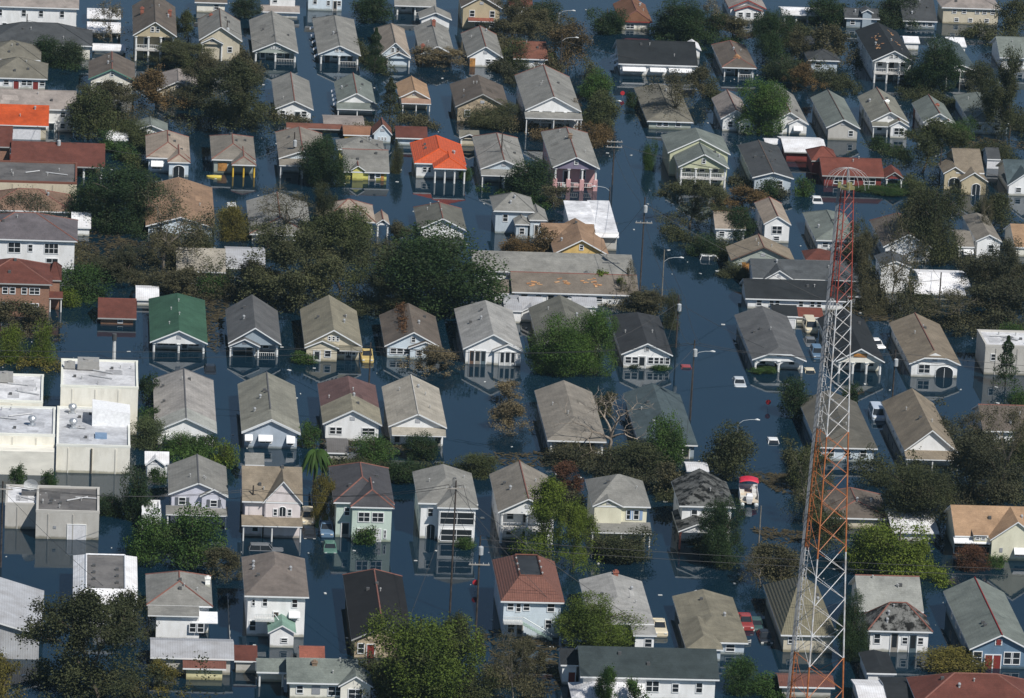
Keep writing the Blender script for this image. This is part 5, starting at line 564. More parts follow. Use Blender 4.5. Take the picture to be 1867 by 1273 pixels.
(63.0, -65.51, 7.24, 12.48, 'bare', 'br', 'stripped tree at the right edge', '', 0),
(66.15, -54.52, 4.74, 5.96, 'thin', 'ol', 'olive tree at the right edge beside the brown roof', '', 0),
(71.55, -12.99, 5.14, 8.25, 'pine', 'dk', 'dark conifer in front of the flat pale building', '', 0),
(70.07, -31.56, 3.77, 5.03, 'oak', 'gn', 'green tree at the right edge below the conifer', '', 0),
(63.34, -41.09, 4.19, 4.84, 'bare', 'br', 'small stripped tree right of the tan skirt-roof house', '', 0),
(43.11, -105.76, 7.44, 7.99, 'oak', 'yg', 'bright yellow-green tree right of the tower, right crown', '', 0),
(39.1, -103.65, 5.16, 6.85, 'oak', 'yg', 'bright yellow-green tree right of the tower, left crown', '', 0),
(46.44, -105.85, 3.86, 5.13, 'thin', 'yg', 'small yellow-green tree at the right end of the bright clump', '', 0),
(53.75, -100.92, 4.32, 2.8, 'shrub', 'rb', 'reddish brown round bush before the light orange roof house', '', 0),
(56.99, -100.39, 2.45, 1.97, 'shrub', 'gn', 'green bush before the light orange roof house', '', 0),
(45.37, -141.34, 7.65, 1.98, 'shrub', 'ylo', 'yellow-brown hedge before the steel blue house', '', 0),
(32.7, -139.71, 3.69, 8.66, 'oak', 'dk', 'dark tree between tower and pointed hip roof', '', 0),
(27.31, -109.38, 5.97, 5.0, 'thin', 'br', 'brown brush left of the tower at the white section', '', 0),
(20.97, -151.65, 4.16, 1.62, 'shrub', 'gn', 'green hedge at the bottom left of the tower', '', 0),
(35.18, -94.85, 4.35, 5.15, 'thin', 'ol', 'olive brush behind the tower by the weathered roof', '', 0),
(-48.08, -3.77, 3.21, 0.97, 'shrub', 'yg', 'yellow-green flower bush at the green roof porch', '', 0),
(36.28, -8.2, 4.02, 0.71, 'shrub', 'gn', 'clipped hedge before the arched corner house', '', 0),
(21.29, -8.39, 2.89, 0.84, 'shrub', 'gn', 'clipped bush before the speckled slate house', '', 0),
(17.29, -7.94, 2.09, 0.93, 'shrub', 'dk', 'dark bush at the speckled slate house door', '', 0),
(-0.46, 103.15, 2.17, 2.57, 'shrub', 'gn', 'green bush right of the orange-red roof house', '', 0),
(38.06, 46.37, 5.13, 2.08, 'shrub', 'olb', 'olive bushes before the orange boarded house', '', 0),
(90.26, 132.27, 5.63, 2.08, 'shrub', 'br', 'brown brush above the tiny garage', '', 0),
(-30.62, -9.64, 3.99, 1.37, 'shrub', 'gn', 'green shrub at the olive-tan house porch', '', 0),
]
POLES=[
(-73.84, 196.1, 5.27, 0, 0, 0, 'w', 'dark utility pole before the dark grey broad roof'),
(-38.21, 187.38, 7.14, 0, 0, 1, 'w', 'utility pole at the stacked porch gable house'),
(-67.61, 102.21, 6.23, 0, 0, 1, 'w', 'utility pole before the dark red-brown roof'),
(-28.85, 106.11, 6.51, 0, 0, 1, 'w', 'utility pole at the house left of the yellow one'),
(5.47, 106.5, 7.5, 0, 0, 0, 'w', 'utility pole at the house left of the pink one'),
(21.78, 187.91, 6.53, 0, 1, 0, 'w', 'utility pole with lamp behind the big white porch house'),
(24.09, 222.46, 3.1, 0, 1, 0, 'm', 'street lamp at the very top of the street'),
(25.83, 145.65, 3.98, 0, 1, 0, 'm', 'street lamp among trees beside the upper street'),
(23.78, 102.94, 8.33, 2, 0, 0, 'w', 'double cross-arm utility pole near the pink house'),
(21.89, 87.08, 3.52, 0, -1, 0, 'w', 'lamp pole left of the street below the pink house'),
(21.95, 32.91, 15.53, 1, 0, 1, 'w', 'tall utility pole with transformer in mid street'),
(24.4, 24.08, 9.61, 0, 1, 0, 'p', 'pale leaning street lamp pole at the torn roof'),
(24.66, 3.29, 8.09, 0, 0, 1, 'w', 'wooden pole at the speckled slate house'),
(22.95, -35.02, 11.85, 0, 1, 1, 'w', 'tall utility pole with lamp at the flooded corner'),
(27.83, -51.07, 4.65, 0, 1, 0, 'm', 'street lamp in the dark olive round tree'),
(53.74, -21.53, 7.48, 0, 0, 1, 'w', 'utility pole with transformer between the arched houses'),
(-73.38, -110.89, 11.51, 1, 0, 0, 'w', 'utility pole at the left edge by the dish roof'),
(-22.17, -22.29, 6.57, 0, 0, 0, 'w', 'utility pole above the purple-brown roof'),
(-40.85, -94.29, 6.73, 0, 0, 0, 'w', 'utility pole at the left corner of the pink-white house'),
(-16.58, -125.06, 17.47, 1, 0, 0, 'w', 'utility pole before the white glazed house'),
(-14.17, -137.67, 14.26, 1, 0, 1, 'w', 'utility pole with transformer before the terracotta roof'),
(25.91, -96.05, 6.28, 0, 0, 0, 'p', 'pale leaning timber post beside the pontoon boat'),
(51.63, 110.68, 3.3, 0, 0, 1, 'w', 'utility pole in front of the dark stained roof'),
(79.44, 110.8, 5.88, 0, 0, 0, 'w', 'utility pole left of the tan stucco house'),
(68.47, 33.78, 4.77, 0, 0, 0, 'w', 'leaning pole by the white trailers'),
(-58.7, -12.11, 3.95, 0, 0, 0, 's', 'white vent stack standing in open water behind the tall cream building'),
]
SIGNS=[
(31.09, 166.8, 0.9, 'red stop sign in the upper street'),
(34.83, -28.33, 1.06, 'red stop sign in the flooded street right side'),
(-12.81, -115.96, 1.15, 'red sign at the pole before the terracotta roof'),
]
CARS=[
(32.15, -14.85, 'car', 'silver', 0, -0.75, 'silver car submerged to its windows at the flooded corner'),
(25.1, -7.84, 'car', 'carred', 0, -1.12, 'red car roof just above water at the corner pole'),
(50.3, -30.27, 'van', 'carlblue', 0, -0.45, 'pale van between the dark tan and tan roofs'),
(33.7, -45.12, 'car', 'carwhite', 0, -0.95, 'white car with only its roof showing in the street'),
(43.35, -7.92, 'car', 'carcream', 0, -1.05, 'cream car roof between the arched houses'),
(45.55, 1.55, 'suv', 'carblue', 0, -0.5, 'blue wagon between the arched houses'),
(-33.25, -93.2, 'car', 'carblack', 0, -0.7, 'black car beside the pink-white porch'),
(-33.23, -87.09, 'suv', 'carcream', 0, -0.4, 'beige car behind the black one beside the pink-white house'),
(-30.98, -92.39, 'truck', 'carblue', 0, -0.35, 'blue pickup truck bed between pink-white and mint houses'),
(-30.77, -99.16, 'car', 'cargreen', 0, -0.7, 'green car in front of the blue pickup'),
(-39.15, -100.46, 'suv', 'cargrey', 90, -0.95, 'dark car roof behind the brown two-storey roof'),
(-21.81, -7.38, 'truck', 'caryellow', 0, -0.35, 'yellow-tan pickup beside the olive-tan house'),
(9.48, -130.34, 'truck', 'carcream', 0, -0.3, 'cream pickup beside the pale grey roof'),
(20.75, -126.94, 'truck', 'carred', 0, -0.4, 'red pickup truck beside the olive-tan low roof'),
(22.14, -127.12, 'car', 'cardgreen', 0, -0.6, 'dark green car right of the red pickup'),
(22.73, -132.16, 'car', 'carblack', 0, -0.55, 'black car with pale hood right of the low olive-tan roof'),
(35.76, 56.04, 'suv', 'carwhite', 90, -1.0, 'drowned white van below the dark hedge right of the street'),
(57.06, 96.34, 'car', 'carwhite', 0, -0.85, 'white vehicle roof below the bright green bush'),
(55.33, 8.41, 'car', 'carwhite', 10, -0.7, 'white car right of the tower between roofs'),
(-44.83, -15.76, 'car', 'carblack', 0, -0.8, 'black car right of the green roof house'),
(-39.68, 77.64, 'suv', 'carwhite', 0, -0.7, 'white vehicle behind the tan-brown roof'),
(46.2, 15.83, 'van', 'carcream', 0, -0.3, 'cream van at the black garage'),
(45.39, 8.17, 'car', 'cargrey', 0, -0.75, 'grey car beside the black roof below the cream van'),
]
DEBRIS=[
(32.78, -63.85, 5, 6, 500, 'floating brown debris raft left of the bare tower tree'),
(30.47, -88.83, 6, 4, 260, 'thin floating debris left of the tower legs'),
(-59.87, 51.07, 12, 16, 1100, 'floating wood debris behind the brick house'),
(56.6, 26.7, 9, 10, 800, 'brown debris behind the dark roof right of the tower'),
(5.35, -55.86, 16, 8, 900, 'debris below the grey hipped roof under the bare tree'),
(-25.49, -51.82, 14, 5, 500, 'debris strip below the purple-brown roofed house'),
(-44.0, 15.14, 3.4, 22, 700, 'debris filling the gap between green and dark grey roofs'),
(-6.43, -142.6, 9, 14, 700, 'brown debris left of the long white house'),
(90.98, 140.57, 9, 8, 400, 'debris above the tan stucco house'),
]
THICKETS=[
([(-65.08, 42.2), (-50.9, 29.15), (-36.05, 24.4)], 5, 3.2, 'br', 'tangled brown scrub behind the green and dark grey roofs'),
([(-44.21, 31.49), (-29.49, 21.95), (-5.56, 19.8)], 6, 3.6, 'dko', 'tangled dark undergrowth behind the main row of houses'),
([(-36.09, 53.85), (-25.09, 50.06), (-14.94, 47.86)], 6, 4, 'olb', 'tangled olive scrub in the middle of the block'),
([(-51.86, -57.82), (-42.2, -62.93)], 3, 2, 'gn', 'tangled green scrub behind the lilac house'),
([(-29.39, -60.99), (-19.86, -66.08), (-7.69, -63.45)], 3, 1.6, 'dko', 'tangled dark scrub behind the mint and glazed houses'),
([(1.19, -55.62), (10.42, -63.38), (20.47, -65.07)], 4, 2.6, 'dkb', 'tangled brown scrub below the grey and slate hipped roofs'),
([(43.51, -59.66), (53.25, -66.54), (66.33, -64.11)], 7, 4, 'dko', 'tangled dark thicket below the tan skirt-roof house'),
([(56.84, -41.15), (68.63, -49.5)], 7, 4.5, 'dkb', 'tangled brown thicket at the right edge below the far right roof'),
([(60.72, 22.14), (70.29, 18.45), (79.19, 17.82)], 6, 3.6, 'dkb', 'tangled brown thicket above the flat pale building'),
([(74.98, 56.33), (83.29, 43.89)], 7, 4, 'dkb', 'tangled brown thicket over the white trailers'),
([(74.74, 111.87), (73.3, 62.95)], 4, 3, 'ol', 'tangled olive scrub left of the tan stucco house'),
([(59.24, 191.88), (74.32, 180.82)], 6, 3.4, 'dko', 'tangled dark scrub above the narrow grey-sided house'),
([(41.86, 218.93), (56.92, 211.87)], 6, 3, 'dk', 'tangled dark scrub above the black roof'),
([(93.63, 170.58), (100.37, 152.67)], 6, 3.6, 'dkb', 'tangled brown thicket at the right edge, upper'),
([(71.25, 134.73), (77.38, 127.63)], 3, 1.6, 'dk', 'tangled dark scrub above the long red house'),
([(29.8, 71.8), (38.42, 57.28)], 4, 2, 'dko', 'tangled dark scrub beside the drowned white van'),
([(43.62, 106.12), (51.92, 98.57)], 4, 2.2, 'dkb', 'tangled brown scrub before the dark stained roof'),
([(-62.29, 145.31), (-53.37, 121.76)], 5, 3.6, 'ol', 'tangled olive thicket right of the bright orange roof'),
([(-47.57, 159.73), (-33.0, 135.08)], 7, 4, 'dko', 'tangled dark thicket left of the white house with red ridge'),
([(-32.74, 144.39), (-24.91, 139.76)], 3, 1.6, 'br', 'tangled brown scrub below the white house with red ridge'),
([(-64.79, 72.92), (-53.3, 62.09)], 6, 3, 'dk', 'tangled dark thicket under the massive tree at left'),
([(-76.24, 55.99), (-66.78, 43.66)], 4, 2.6, 'dkb', 'tangled brown scrub under the white two-storey house at left'),
([(-67.87, 22.52), (-61.28, 19.46)], 3, 2, 'dkg', 'tangled green scrub right of the brick house'),
([(-75.09, -13.12), (-67.33, -16.69)], 3, 1.6, 'ylo', 'tangled yellowing scrub at the left edge above the commercial block'),
([(-20.29, 137.96), (-10.12, 135.29)], 3, 1.2, 'br', 'tangled brown scrub behind the yellow house'),
([(3.2, 149.2), (10.13, 139.56)], 4, 2.2, 'br', 'tangled brown scrub before the stone house'),
([(10.32, 139.59), (24.19, 130.63)], 4, 1.8, 'rustb', 'tangled rusty scrub behind the pink house'),
([(11.57, 207.56), (21.01, 186.48)], 6, 2.8, 'br', 'tangled brown thicket before the dull red roof'),
([(1.77, 94.65), (12.06, 87.87)], 3, 1.3, 'dkg', 'tangled green scrub between the pink and pale blue houses'),
([(3.32, 58.37), (10.96, 56.18)], 3, 1.6, 'rust', 'tangled rusty hedge below the pale blue stepped house'),
([(14.83, 29.92), (24.44, 24.58)], 4, 2.2, 'br', 'tangled brown scrub behind the speckled slate roof'),
([(-68.79, -153.87), (-55.28, -160.99)], 5, 3.6, 'dko', 'tangled dark thicket in the lower left corner'),
([(-14.03, -149.97), (-7.39, -155.64)], 4, 2.2, 'br', 'tangled brown scrub left of the long white house'),
([(16.19, -151.34), (22.7, -153.54)], 3, 1.6, 'dkg', 'tangled green scrub right of the long white house'),
([(25.82, -98.38), (28.71, -110.94)], 4, 1.6, 'br', 'tangled brown scrub left of the tower at the lower white section'),
([(14.95, -69.89), (17.76, -77.2)], 3, 2.2, 'dko', 'tangled dark scrub between the cream and mottled roof houses'),
([(1.89, -71.04), (3.71, -80.89)], 3, 2.6, 'dkb', 'tangled brown scrub between the red-ridged and cream houses'),
([(-56.53, 111.33), (-53.52, 102.64)], 3, 1.6, 'ol', 'tangled olive scrub left of the hipped pinkish house'),
([(27.12, 185.14), (25.83, 138.81)], 3, 3.2, 'olb', 'tangled olive scrub along the left side of the upper street'),
([(35.33, -51.19), (35.9, -84.31)], 4, 2.2, 'olb', 'tangled grey-olive scrub round the tower foot tree'),
([(-53.28, 43.53), (-40.71, 38.37)], 5, 3, 'dkb', 'tangled dark scrub below the tan-brown roof'),
([(-18.83, 212.29), (-10.22, 182.07)], 4, 2.2, 'dko', 'tangled dark scrub under the slim pine'),
([(50.57, 35.41), (63.31, 28.75)], 4, 2, 'br', 'tangled brown scrub behind the dark roof right of the tower'),
([(8.56, -100.96), (3.32, -99.03)], 3, 1.8, 'dko', 'tangled dark scrub under the yellow-green tree'),
([(42.11, -93.48), (48.97, -107.04)], 4, 2.6, 'yg', 'tangled yellow-green scrub under the bright tree right of the tower'),
([(77.8, 208.02), (87.84, 178.36)], 5, 2.4, 'dko', 'tangled dark scrub below the torn black roof'),
([(15.07, 229.08), (26.39, 216.65)], 6, 4, 'br', 'tangled brown thicket at the top left of the street'),
([(62.14, 231.37), (71.0, 223.23)], 5, 4, 'dko', 'tangled dark thicket below the white carport at upper right'),
([(74.17, 245.24), (91.84, 232.46)], 5, 4, 'dk2', 'tangled dark thicket at the top edge above the torn black roof'),
([(101.24, 229.1), (110.37, 216.4)], 5, 3.5, 'olb', 'tangled olive thicket at the right end of the top edge'),
([(-48.63, 192.03), (-43.0, 176.57)], 4, 3, 'ol', 'tangled olive scrub right of the tan two-storey porch house'),
([(-36.83, 192.4), (-32.9, 173.67)], 4, 3, 'br', 'tangled brown scrub right of the stacked porch gable house'),
([(-41.72, 72.15), (-33.41, 57.55)], 5, 3.2, 'olb', 'tangled olive scrub left of the buried grey hip roof'),
([(-55.17, 81.18), (-47.8, 42.5)], 5, 3, 'br', 'tangled brown scrub at the foot of the huge stripped tree'),
([(58.78, 73.43), (58.8, 29.86)], 4, 3, 'br', 'tangled brown scrub along the right side of the red tower'),
([(60.99, 49.71), (66.76, 29.12)], 4, 2.6, 'dko', 'tangled dark scrub behind the tall narrow white house'),
([(-72.52, 181.96), (-63.78, 174.5)], 4, 2.4, 'dk', 'tangled dark scrub before the broad dark grey roof'),
([(-59.97, 119.74), (-54.57, 107.03)], 4, 2.4, 'dkg', 'tangled green scrub right of the dark red-brown roof'),
([(47.03, 174.89), (49.3, 145.94)], 4, 3, 'dko', 'tangled dark scrub between the olive grey roof and pale-roofed white house'),
([(81.5, 175.34), (95.99, 166.67)], 4, 2, 'dko', 'tangled dark scrub above the row of narrow grey houses'),
([(8.3, 195.76), (12.92, 176.62)], 4, 2.4, 'dkb', 'tangled brown scrub right of the palm'),
([(-9.09, 146.33), (-2.89, 139.05)], 3, 1.2, 'br', 'tangled brown scrub below the pale orange roof'),
([(17.27, -85.87), (21.29, -103.44)], 3, 1.6, 'dko', 'tangled dark scrub round the magnolia at the mottled roof house'),
([(-30.15, -150.09), (-13.23, -158.07)], 5, 2.6, 'ol', 'tangled olive scrub under the large yellow-green tree'),
]
ROOF_BRANCH=[(-15.88, 7.12, 3.787), (-15.89, 1.55, 3.676), (-15.88, -2.37, 3.565)]
FENCES=[((-44.5, -120.76), (-44.61, -138.16), 'low white fence standing in water beside the brown-roofed two-storey house'), ((18.19, -135.57), (20.66, -134.27), 'low fence line at the rear of the long olive-tan roof')]
BOAT=(26.92, -75.75)
YELLOW_BOAT=(-42.05, 99.8)
RAFT=(-62.54, 39.58)
TOWER={'x': 21.11, 'y': -189.93, 'top': 72.81, 'b': [3.64, 16.58, 29.65, 43.95, 59.43], 'crown': 75.1, 'w': [(16.58, 5.44), (72.81, 1.3)]}

M.update(shingle=mat_shingle(), worn=mat_worn(), metal=mat_metal_roof(), tile=mat_tile(), flat=mat_flat(), siding=mat_siding(), brick=mat_brick(), stone=mat_stone(),
 paint=mat_paint(), matt=mat_paint('matt_paint', .8, .2, .2), carpaint=mat_paint('car_paint', .25, .5, .05), leaf=mat_leaf(), water=mat_water(), tower=mat_tower(),
 glass=mat_const('glass', (.022,.026,.03), .08, .6), bark=mat_paint('bark', .9, .2, .5), wood=mat_paint('timber', .85, .2, .4),
 trim_white=mat_const('trim_white', (.74,.75,.75), .6), trim_green=mat_const('trim_green', (.12,.26,.2), .6), trim_red=mat_const('trim_red', (.32,.05,.04), .6),
 trim_brown=mat_const('trim_brown', (.14,.09,.07), .7), trim_grey=mat_const('trim_grey', (.36,.36,.35), .7), steel=mat_const('steel', (.5,.52,.54), .4, .5, .6), wire=mat_const('wire', (.03,.03,.03), .6),
 rubber=mat_const('rubber', (.02,.02,.02), .8))

# ------------------------------------------------------------------ builders
def link(o, parent=None):
    COL.objects.link(o)
    if parent is not None: o.parent = parent
    return o
def mesh(name, verts, faces, mats, midx=None, smooth=False):
    me = bpy.data.meshes.new(name); me.from_pydata([tuple(v) for v in verts], [], faces)
    for m in (mats if isinstance(mats, (list, tuple)) else [mats]): me.materials.append(M[m] if isinstance(m, str) else m)
    if midx: me.polygons.foreach_set('material_index', midx)
    if smooth: me.polygons.foreach_set('use_smooth', [True]*len(me.polygons))
    me.update(); return me
def ob(name, me, parent=None, loc=(0,0,0), col=None, rz=0, scale=None):
    o = bpy.data.objects.new(name, me); o.location = loc; o.rotation_euler = (0, 0, rz)
    if scale: o.scale = scale
    if col is not None: o.color = (*col, 1)
    return link(o, parent)
def thing(name, label, cat, loc=(0,0,0), rz=0, group=None):
    o = bpy.data.objects.new(name, None); o.location = loc; o.rotation_euler = (0, 0, rz); o.empty_display_size = .5
    o['label'] = label; o['category'] = cat
    if group: o['group'] = group
    return link(o)
CUBE_V = [(x, y, z) for x in (-.5,.5) for y in (-.5,.5) for z in (-.5,.5)]
CUBE_F = [(0,1,3,2),(4,6,7,5),(0,4,5,1),(2,3,7,6),(0,2,6,4),(1,5,7,3)]
_cache = {}
def cached(key, fn):
    if key not in _cache: _cache[key] = fn()
    return _cache[key]
def box(parent, name, c, size, mat='paint', col=(.8,.8,.8), rz=0):
    me = cached(('cube', mat), lambda: mesh('block', CUBE_V, CUBE_F, mat))
    return ob(name, me, parent, c, col, rz, size)
def add_box(V, F, c, s):
    n = len(V); V += [(c[0]+x*s[0], c[1]+y*s[1], c[2]+z*s[2]) for x, y, z in CUBE_V]; F += [tuple(n+i for i in f) for f in CUBE_F]
def tube(V, F, pts, rad, k=6, cap=True):
    n0 = len(V); pts = [Vector(p) for p in pts]
    for i, p in enumerate(pts):
        d = (pts[min(i+1, len(pts)-1)] - pts[max(i-1, 0)]).normalized()
        a = d.cross(Vector((0, 0, 1)) if abs(d.z) < .95 else Vector((1, 0, 0))).normalized(); b2 = d.cross(a)
        r = rad[i] if isinstance(rad, (list, tuple)) else rad
        for j in range(k):
            t = 2*math.pi*j/k; V.append(tuple(p + a*math.cos(t)*r + b2*math.sin(t)*r))
    for i in range(len(pts)-1):
        for j in range(k):
            F.append((n0+i*k+j, n0+i*k+(j+1) % k, n0+(i+1)*k+(j+1) % k, n0+(i+1)*k+j))
    if cap: F.append(tuple(n0+j for j in range(k))[::-1]); F.append(tuple(n0+(len(pts)-1)*k+j for j in range(k)))
def solid(tops, th):
    """closed slab under a list of top polygons (3-D points): returns verts, faces, material index (0 top, 1 edge and soffit)"""
    V, idx, F, mi = [], {}, [], []
    def vid(p):
        k = tuple(round(c, 3) for c in p)
        if k not in idx: idx[k] = len(V); V.append(k)
        return idx[k]
    polys = [[vid(p) for p in poly] for poly in tops]; n = len(V); V += [(x, y, z-th) for x, y, z in V]
    edges = {}
    for p in polys:
        a = Vector(V[p[0]]); nrm = (Vector(V[p[1]])-a).cross(Vector(V[p[2]])-a)
        if nrm.z < 0: p.reverse()
        F.append(tuple(p)); mi.append(0); F.append(tuple(i+n for i in reversed(p))); mi.append(1)
        for i in range(len(p)):
            e = (p[i], p[(i+1) % len(p)]); edges[e] = 1
    for (a, b2) in list(edges):
        if (b2, a) not in edges: F.append((b2, a, a+n, b2+n)); mi.append(1)
    return V, F, mi
def roof_polys(A, B, h, rise, e0='g', r0=0, e1='g', r1=0):
    """ridge along a; a in 0..A, b in -B..B. returns polygons (a,b,z) and ridge / hip segments"""
    a0 = r0 if e0 != 'g' else 0; a1 = A-(r1 if e1 != 'g' else 0)
    if a1-a0 < .3: m = (a0+a1)/2; a0, a1 = m-.15, m+.15
    t = .58; Z = h+rise
    L, Rr, seg = [(0, -B, h)], [(0, B, h)], [((a0, 0, Z), (a1, 0, Z))]; P = []
    if e0 == 'c': L.append((0, -B*(1-t), h+rise*t)); Rr.append((0, B*(1-t), h+rise*t)); P.append([L[1], Rr[1], (a0, 0, Z)])
    if e0 == 'h': P.append([(0, -B, h), (0, B, h), (a0, 0, Z)]); seg += [((0, -B, h), (a0, 0, Z)), ((0, B, h), (a0, 0, Z))]
    L += [(a0, 0, Z), (a1, 0, Z)]; Rr += [(a0, 0, Z), (a1, 0, Z)]
    if e1 == 'h': P.append([(A, -B, h), (A, B, h), (a1, 0, Z)]); seg += [((A, -B, h), (a1, 0, Z)), ((A, B, h), (a1, 0, Z))]
    L.append((A, -B, h)); Rr.append((A, B, h)); P += [L, Rr]
    return P, seg
def ridge_cap(parent, segs, col):
    for p, q in segs:
        V, F = [], []; p, q = Vector(p), Vector(q)
        d = (q-p); 
        if d.length < .4: continue
        tube(V, F, [p+Vector((0,0,-.02)), q+Vector((0,0,-.02))], .11, 6)
        ob('ridge_cap', mesh('ridge_cap', V, F, 'matt'), parent, col=col)
def win_mesh(w, h, style):
    V, F = [], []; t = .1; d = .07
    for s in (-1, 1): add_box(V, F, (s*(w/2-t/2), -d/2, h/2), (t, d, h))
    add_box(V, F, (0, -d/2-.002, t/2), (w-2*t, d, t)); add_box(V, F, (0, -d/2-.002, h-t/2), (w-2*t, d, t))
    add_box(V, F, (0, -d/2+.008, h/2), (w-2*t, d-.02, .06))
    n = max(1, round(w/.8)) if w < 2.5 else 2
    for i in range(1, n): add_box(V, F, (-w/2+w*i/n, -d/2+.012, h/2), (.07, d-.022, h-2*t-.002))
    return mesh('window_frame', V, F, 'trim_white')
def window(parent, x, y, z, w, h, rz=0, style='w', n='window'):
    w = round(max(w, .4), 1); h = round(max(h, .3), 1)
    f = ob(n, cached(('win', w, h), lambda: win_mesh(w, h, style)), parent, (x, y, z), rz=rz)
    pm = cached(('pane', w, h), lambda: mesh('pane', [(-w/2+.05, -.02, .05), (w/2-.05, -.02, .05), (w/2-.05, -.02, h-.05), (-w/2+.05, -.02, h-.05)], [(0,1,2,3)], 'glass'))
    ob('pane', pm, f); return f
def door(parent, x, y, z, w, h, col, rz=0, glass=False, n='door'):
    w = round(w, 1); h = round(h, 1)
    def mk():
        V, F = [], []
        add_box(V, F, (0, -.03, h/2), (w, .06, h))
        return mesh('door_leaf', V, F, 'paint')
    o = ob(n, cached(('door', w, h), mk), parent, (x, y, z), col, rz)
    def fr():
        V, F = [], []
        for s in (-1, 1): add_box(V, F, (s*(w/2+.05), -.05, h/2), (.1, .1, h))
        add_box(V, F, (0, -.05, h+.05), (w+.2, .1, .1)); return mesh('door_frame', V, F, 'trim_white')
    ob('frame', cached(('dfr', w, h), fr), o)
    if glass:
        pm = cached(('dpane', w, h), lambda: mesh('pane', [(-w/2+.12, -.066, h*.3), (w/2-.12, -.066, h*.3), (w/2-.12, -.066, h-.12), (-w/2+.12, -.066, h-.12)], [(0,1,2,3)], 'glass')); ob('pane', pm, o)
    return o
def arch(parent, x, y, z, w, h, name='arch_dark_fill', mat='glass'):  # dark fill: glass in arched windows, painted recess shade in open arches
    w = round(w, 1); h = round(h, 1)
    def mk():
        pts = [(-w/2, 0), (w/2, 0)]; hs = max(h-w*.35, h*.45); k = 10
        for i in range(k+1): t = math.pi*i/k; pts.append((w/2*math.cos(t), hs+(h-hs)*math.sin(t)))
        V = [(p[0], -.03, p[1]) for p in pts]; return mesh('arch', V, [tuple(range(len(V)))], mat)
    o = ob(name, cached(('arch', w, h, mat), mk), parent, (x, y, z))
    def fr():
        V, F = [], []; hs = max(h-w*.35, h*.45); k = 10
        pts = [(w/2, -.05, 0)]+[(w/2*math.cos(math.pi*i/k), -.05, hs+(h-hs)*math.sin(math.pi*i/k)) for i in range(k+1)]+[(-w/2, -.05, 0)]
        tube(V, F, pts, .06, 4); add_box(V, F, (0, -.06, h*.45), (.06, .04, h*.86)); return mesh('arch_frame', V, F, 'trim_white')
    ob('frame', cached(('archf', w, h), fr), o); return o
def awning(parent, x, y, z, w, d=.9, hh=.55, rz=0, col=(.8,.8,.8)):
    w = round(w, 1); d = round(d, 1); hh = round(hh, 1)
    def mk():
        V = []; F = []; k = max(2, int(w/.35))
        for i in range(k+1):
            X = -w/2+w*i/k; V += [(X, 0, 0), (X, -d, -hh), (X, -d, -hh-.12), (X, 0, -.06)]
        for i in range(k):
            a = i*4; F += [(a, a+4, a+5, a+1), (a+1, a+5, a+6, a+2), (a+3, a+2, a+6, a+7)]
        F += [(0, 1, 2, 3), (k*4+3, k*4+2, k*4+1, k*4)]; return mesh('awning', V, F, 'paint')
    return ob('awning', cached(('awn', w, d, hh), mk), parent, (x, y, z), col, rz)
def shutter(parent, x, y, z, h, col):
    return box(parent, 'shutter', (x, y-.03, z+h/2), (.38, .05, h), 'paint', col)
def parse(f):
    out = []
    for it in f.split():
        parts = it[1:].split(':'); v = [float(p) for p in parts]; out.append((it[0], v))
    return out
ORANGE = (.5,.25,.08); RED = (.22,.035,.03); DOORC = [(.16,.1,.07), (.6,.6,.58), (.1,.14,.16), (.3,.28,.25)]
def facade(parent, f, W, y, h, rnd, wallcol, x0=0, z0=0):
    for k, v in parse(f):
        x = x0+v[0]*W; dflt = dict(w=(.3,1.0,.5), W=(.62,.9,.26), L=(.12,.9,.26), d=(-.12,.95,.85), D=(-.05,1,.42), a=(.25,1.3,.5), b=(.15,1.1,.6), g=(-.1,2.4,.7), A=(-.1,2.0,.85), s=(.6,.9,.26), S=(.6,.8,.26), r=(-.1,.95,.8), v=(.3,.5,.3))[k]
        z, w, hh = [(v[i+1] if len(v) > i+1 else dflt[i]) for i in range(3)]
        Z = z0+z*h; HH = min(hh*h, h-.12-z*h)
        if k in 'wWL': window(parent, x, y, Z, w, HH)
        elif k in 'sS':
            window(parent, x, y, Z, w, HH)
            c = (.28,.4,.6) if k == 'S' else (.12,.13,.15)
            for sgn in (-1, 1): shutter(parent, x+sgn*(w/2+.24), y, Z, HH, c)
        elif k in 'dD': door(parent, x, y, min(Z, -.2+z0), w, Z+HH-min(Z, -.2+z0), rnd.choice(DOORC), glass=True)
        elif k == 'r': door(parent, x, y, min(Z, -.2), w, Z+HH-min(Z, -.2), RED)
        elif k == 'g': door(parent, x, y, -.3, w, Z+HH+.3, (.72,.72,.74), n='garage_door')
        elif k == 'b':
            box(parent, 'plywood_board', (x, y-.04, Z+HH/2), (w, .06, HH), 'wood', ORANGE)
        elif k == 'A': arch(parent, x, y, Z, w, HH)
        elif k == 'a':
            window(parent, x, y, Z, w, HH*.9); awning(parent, x, y-.01, Z+HH+.1, w+.25, .9 if w < 2.5 else 1.3, HH*.55 if w < 2.5 else .5)
        elif k == 'v': box(parent, 'vent', (x, y-.03, Z+HH/2), (w, .05, HH), 'paint', (.3,.31,.33))
def chimney(parent, x, y, zb, col, hh=1.6):
    V, F = [], []
    add_box(V, F, (0, 0, -.8), (.6, .6, 2.4+hh)); add_box(V, F, (0, 0, .4+hh/2-.05), (.76, .76, .14)); add_box(V, F, (0, 0, .4+hh/2+.1), (.36, .36, .26))
    me = cached(('chim', hh), lambda: mesh('chimney', V, F, 'brick' if True else 'paint'))
    return ob('chimney', me, parent, (x, y, zb), col)
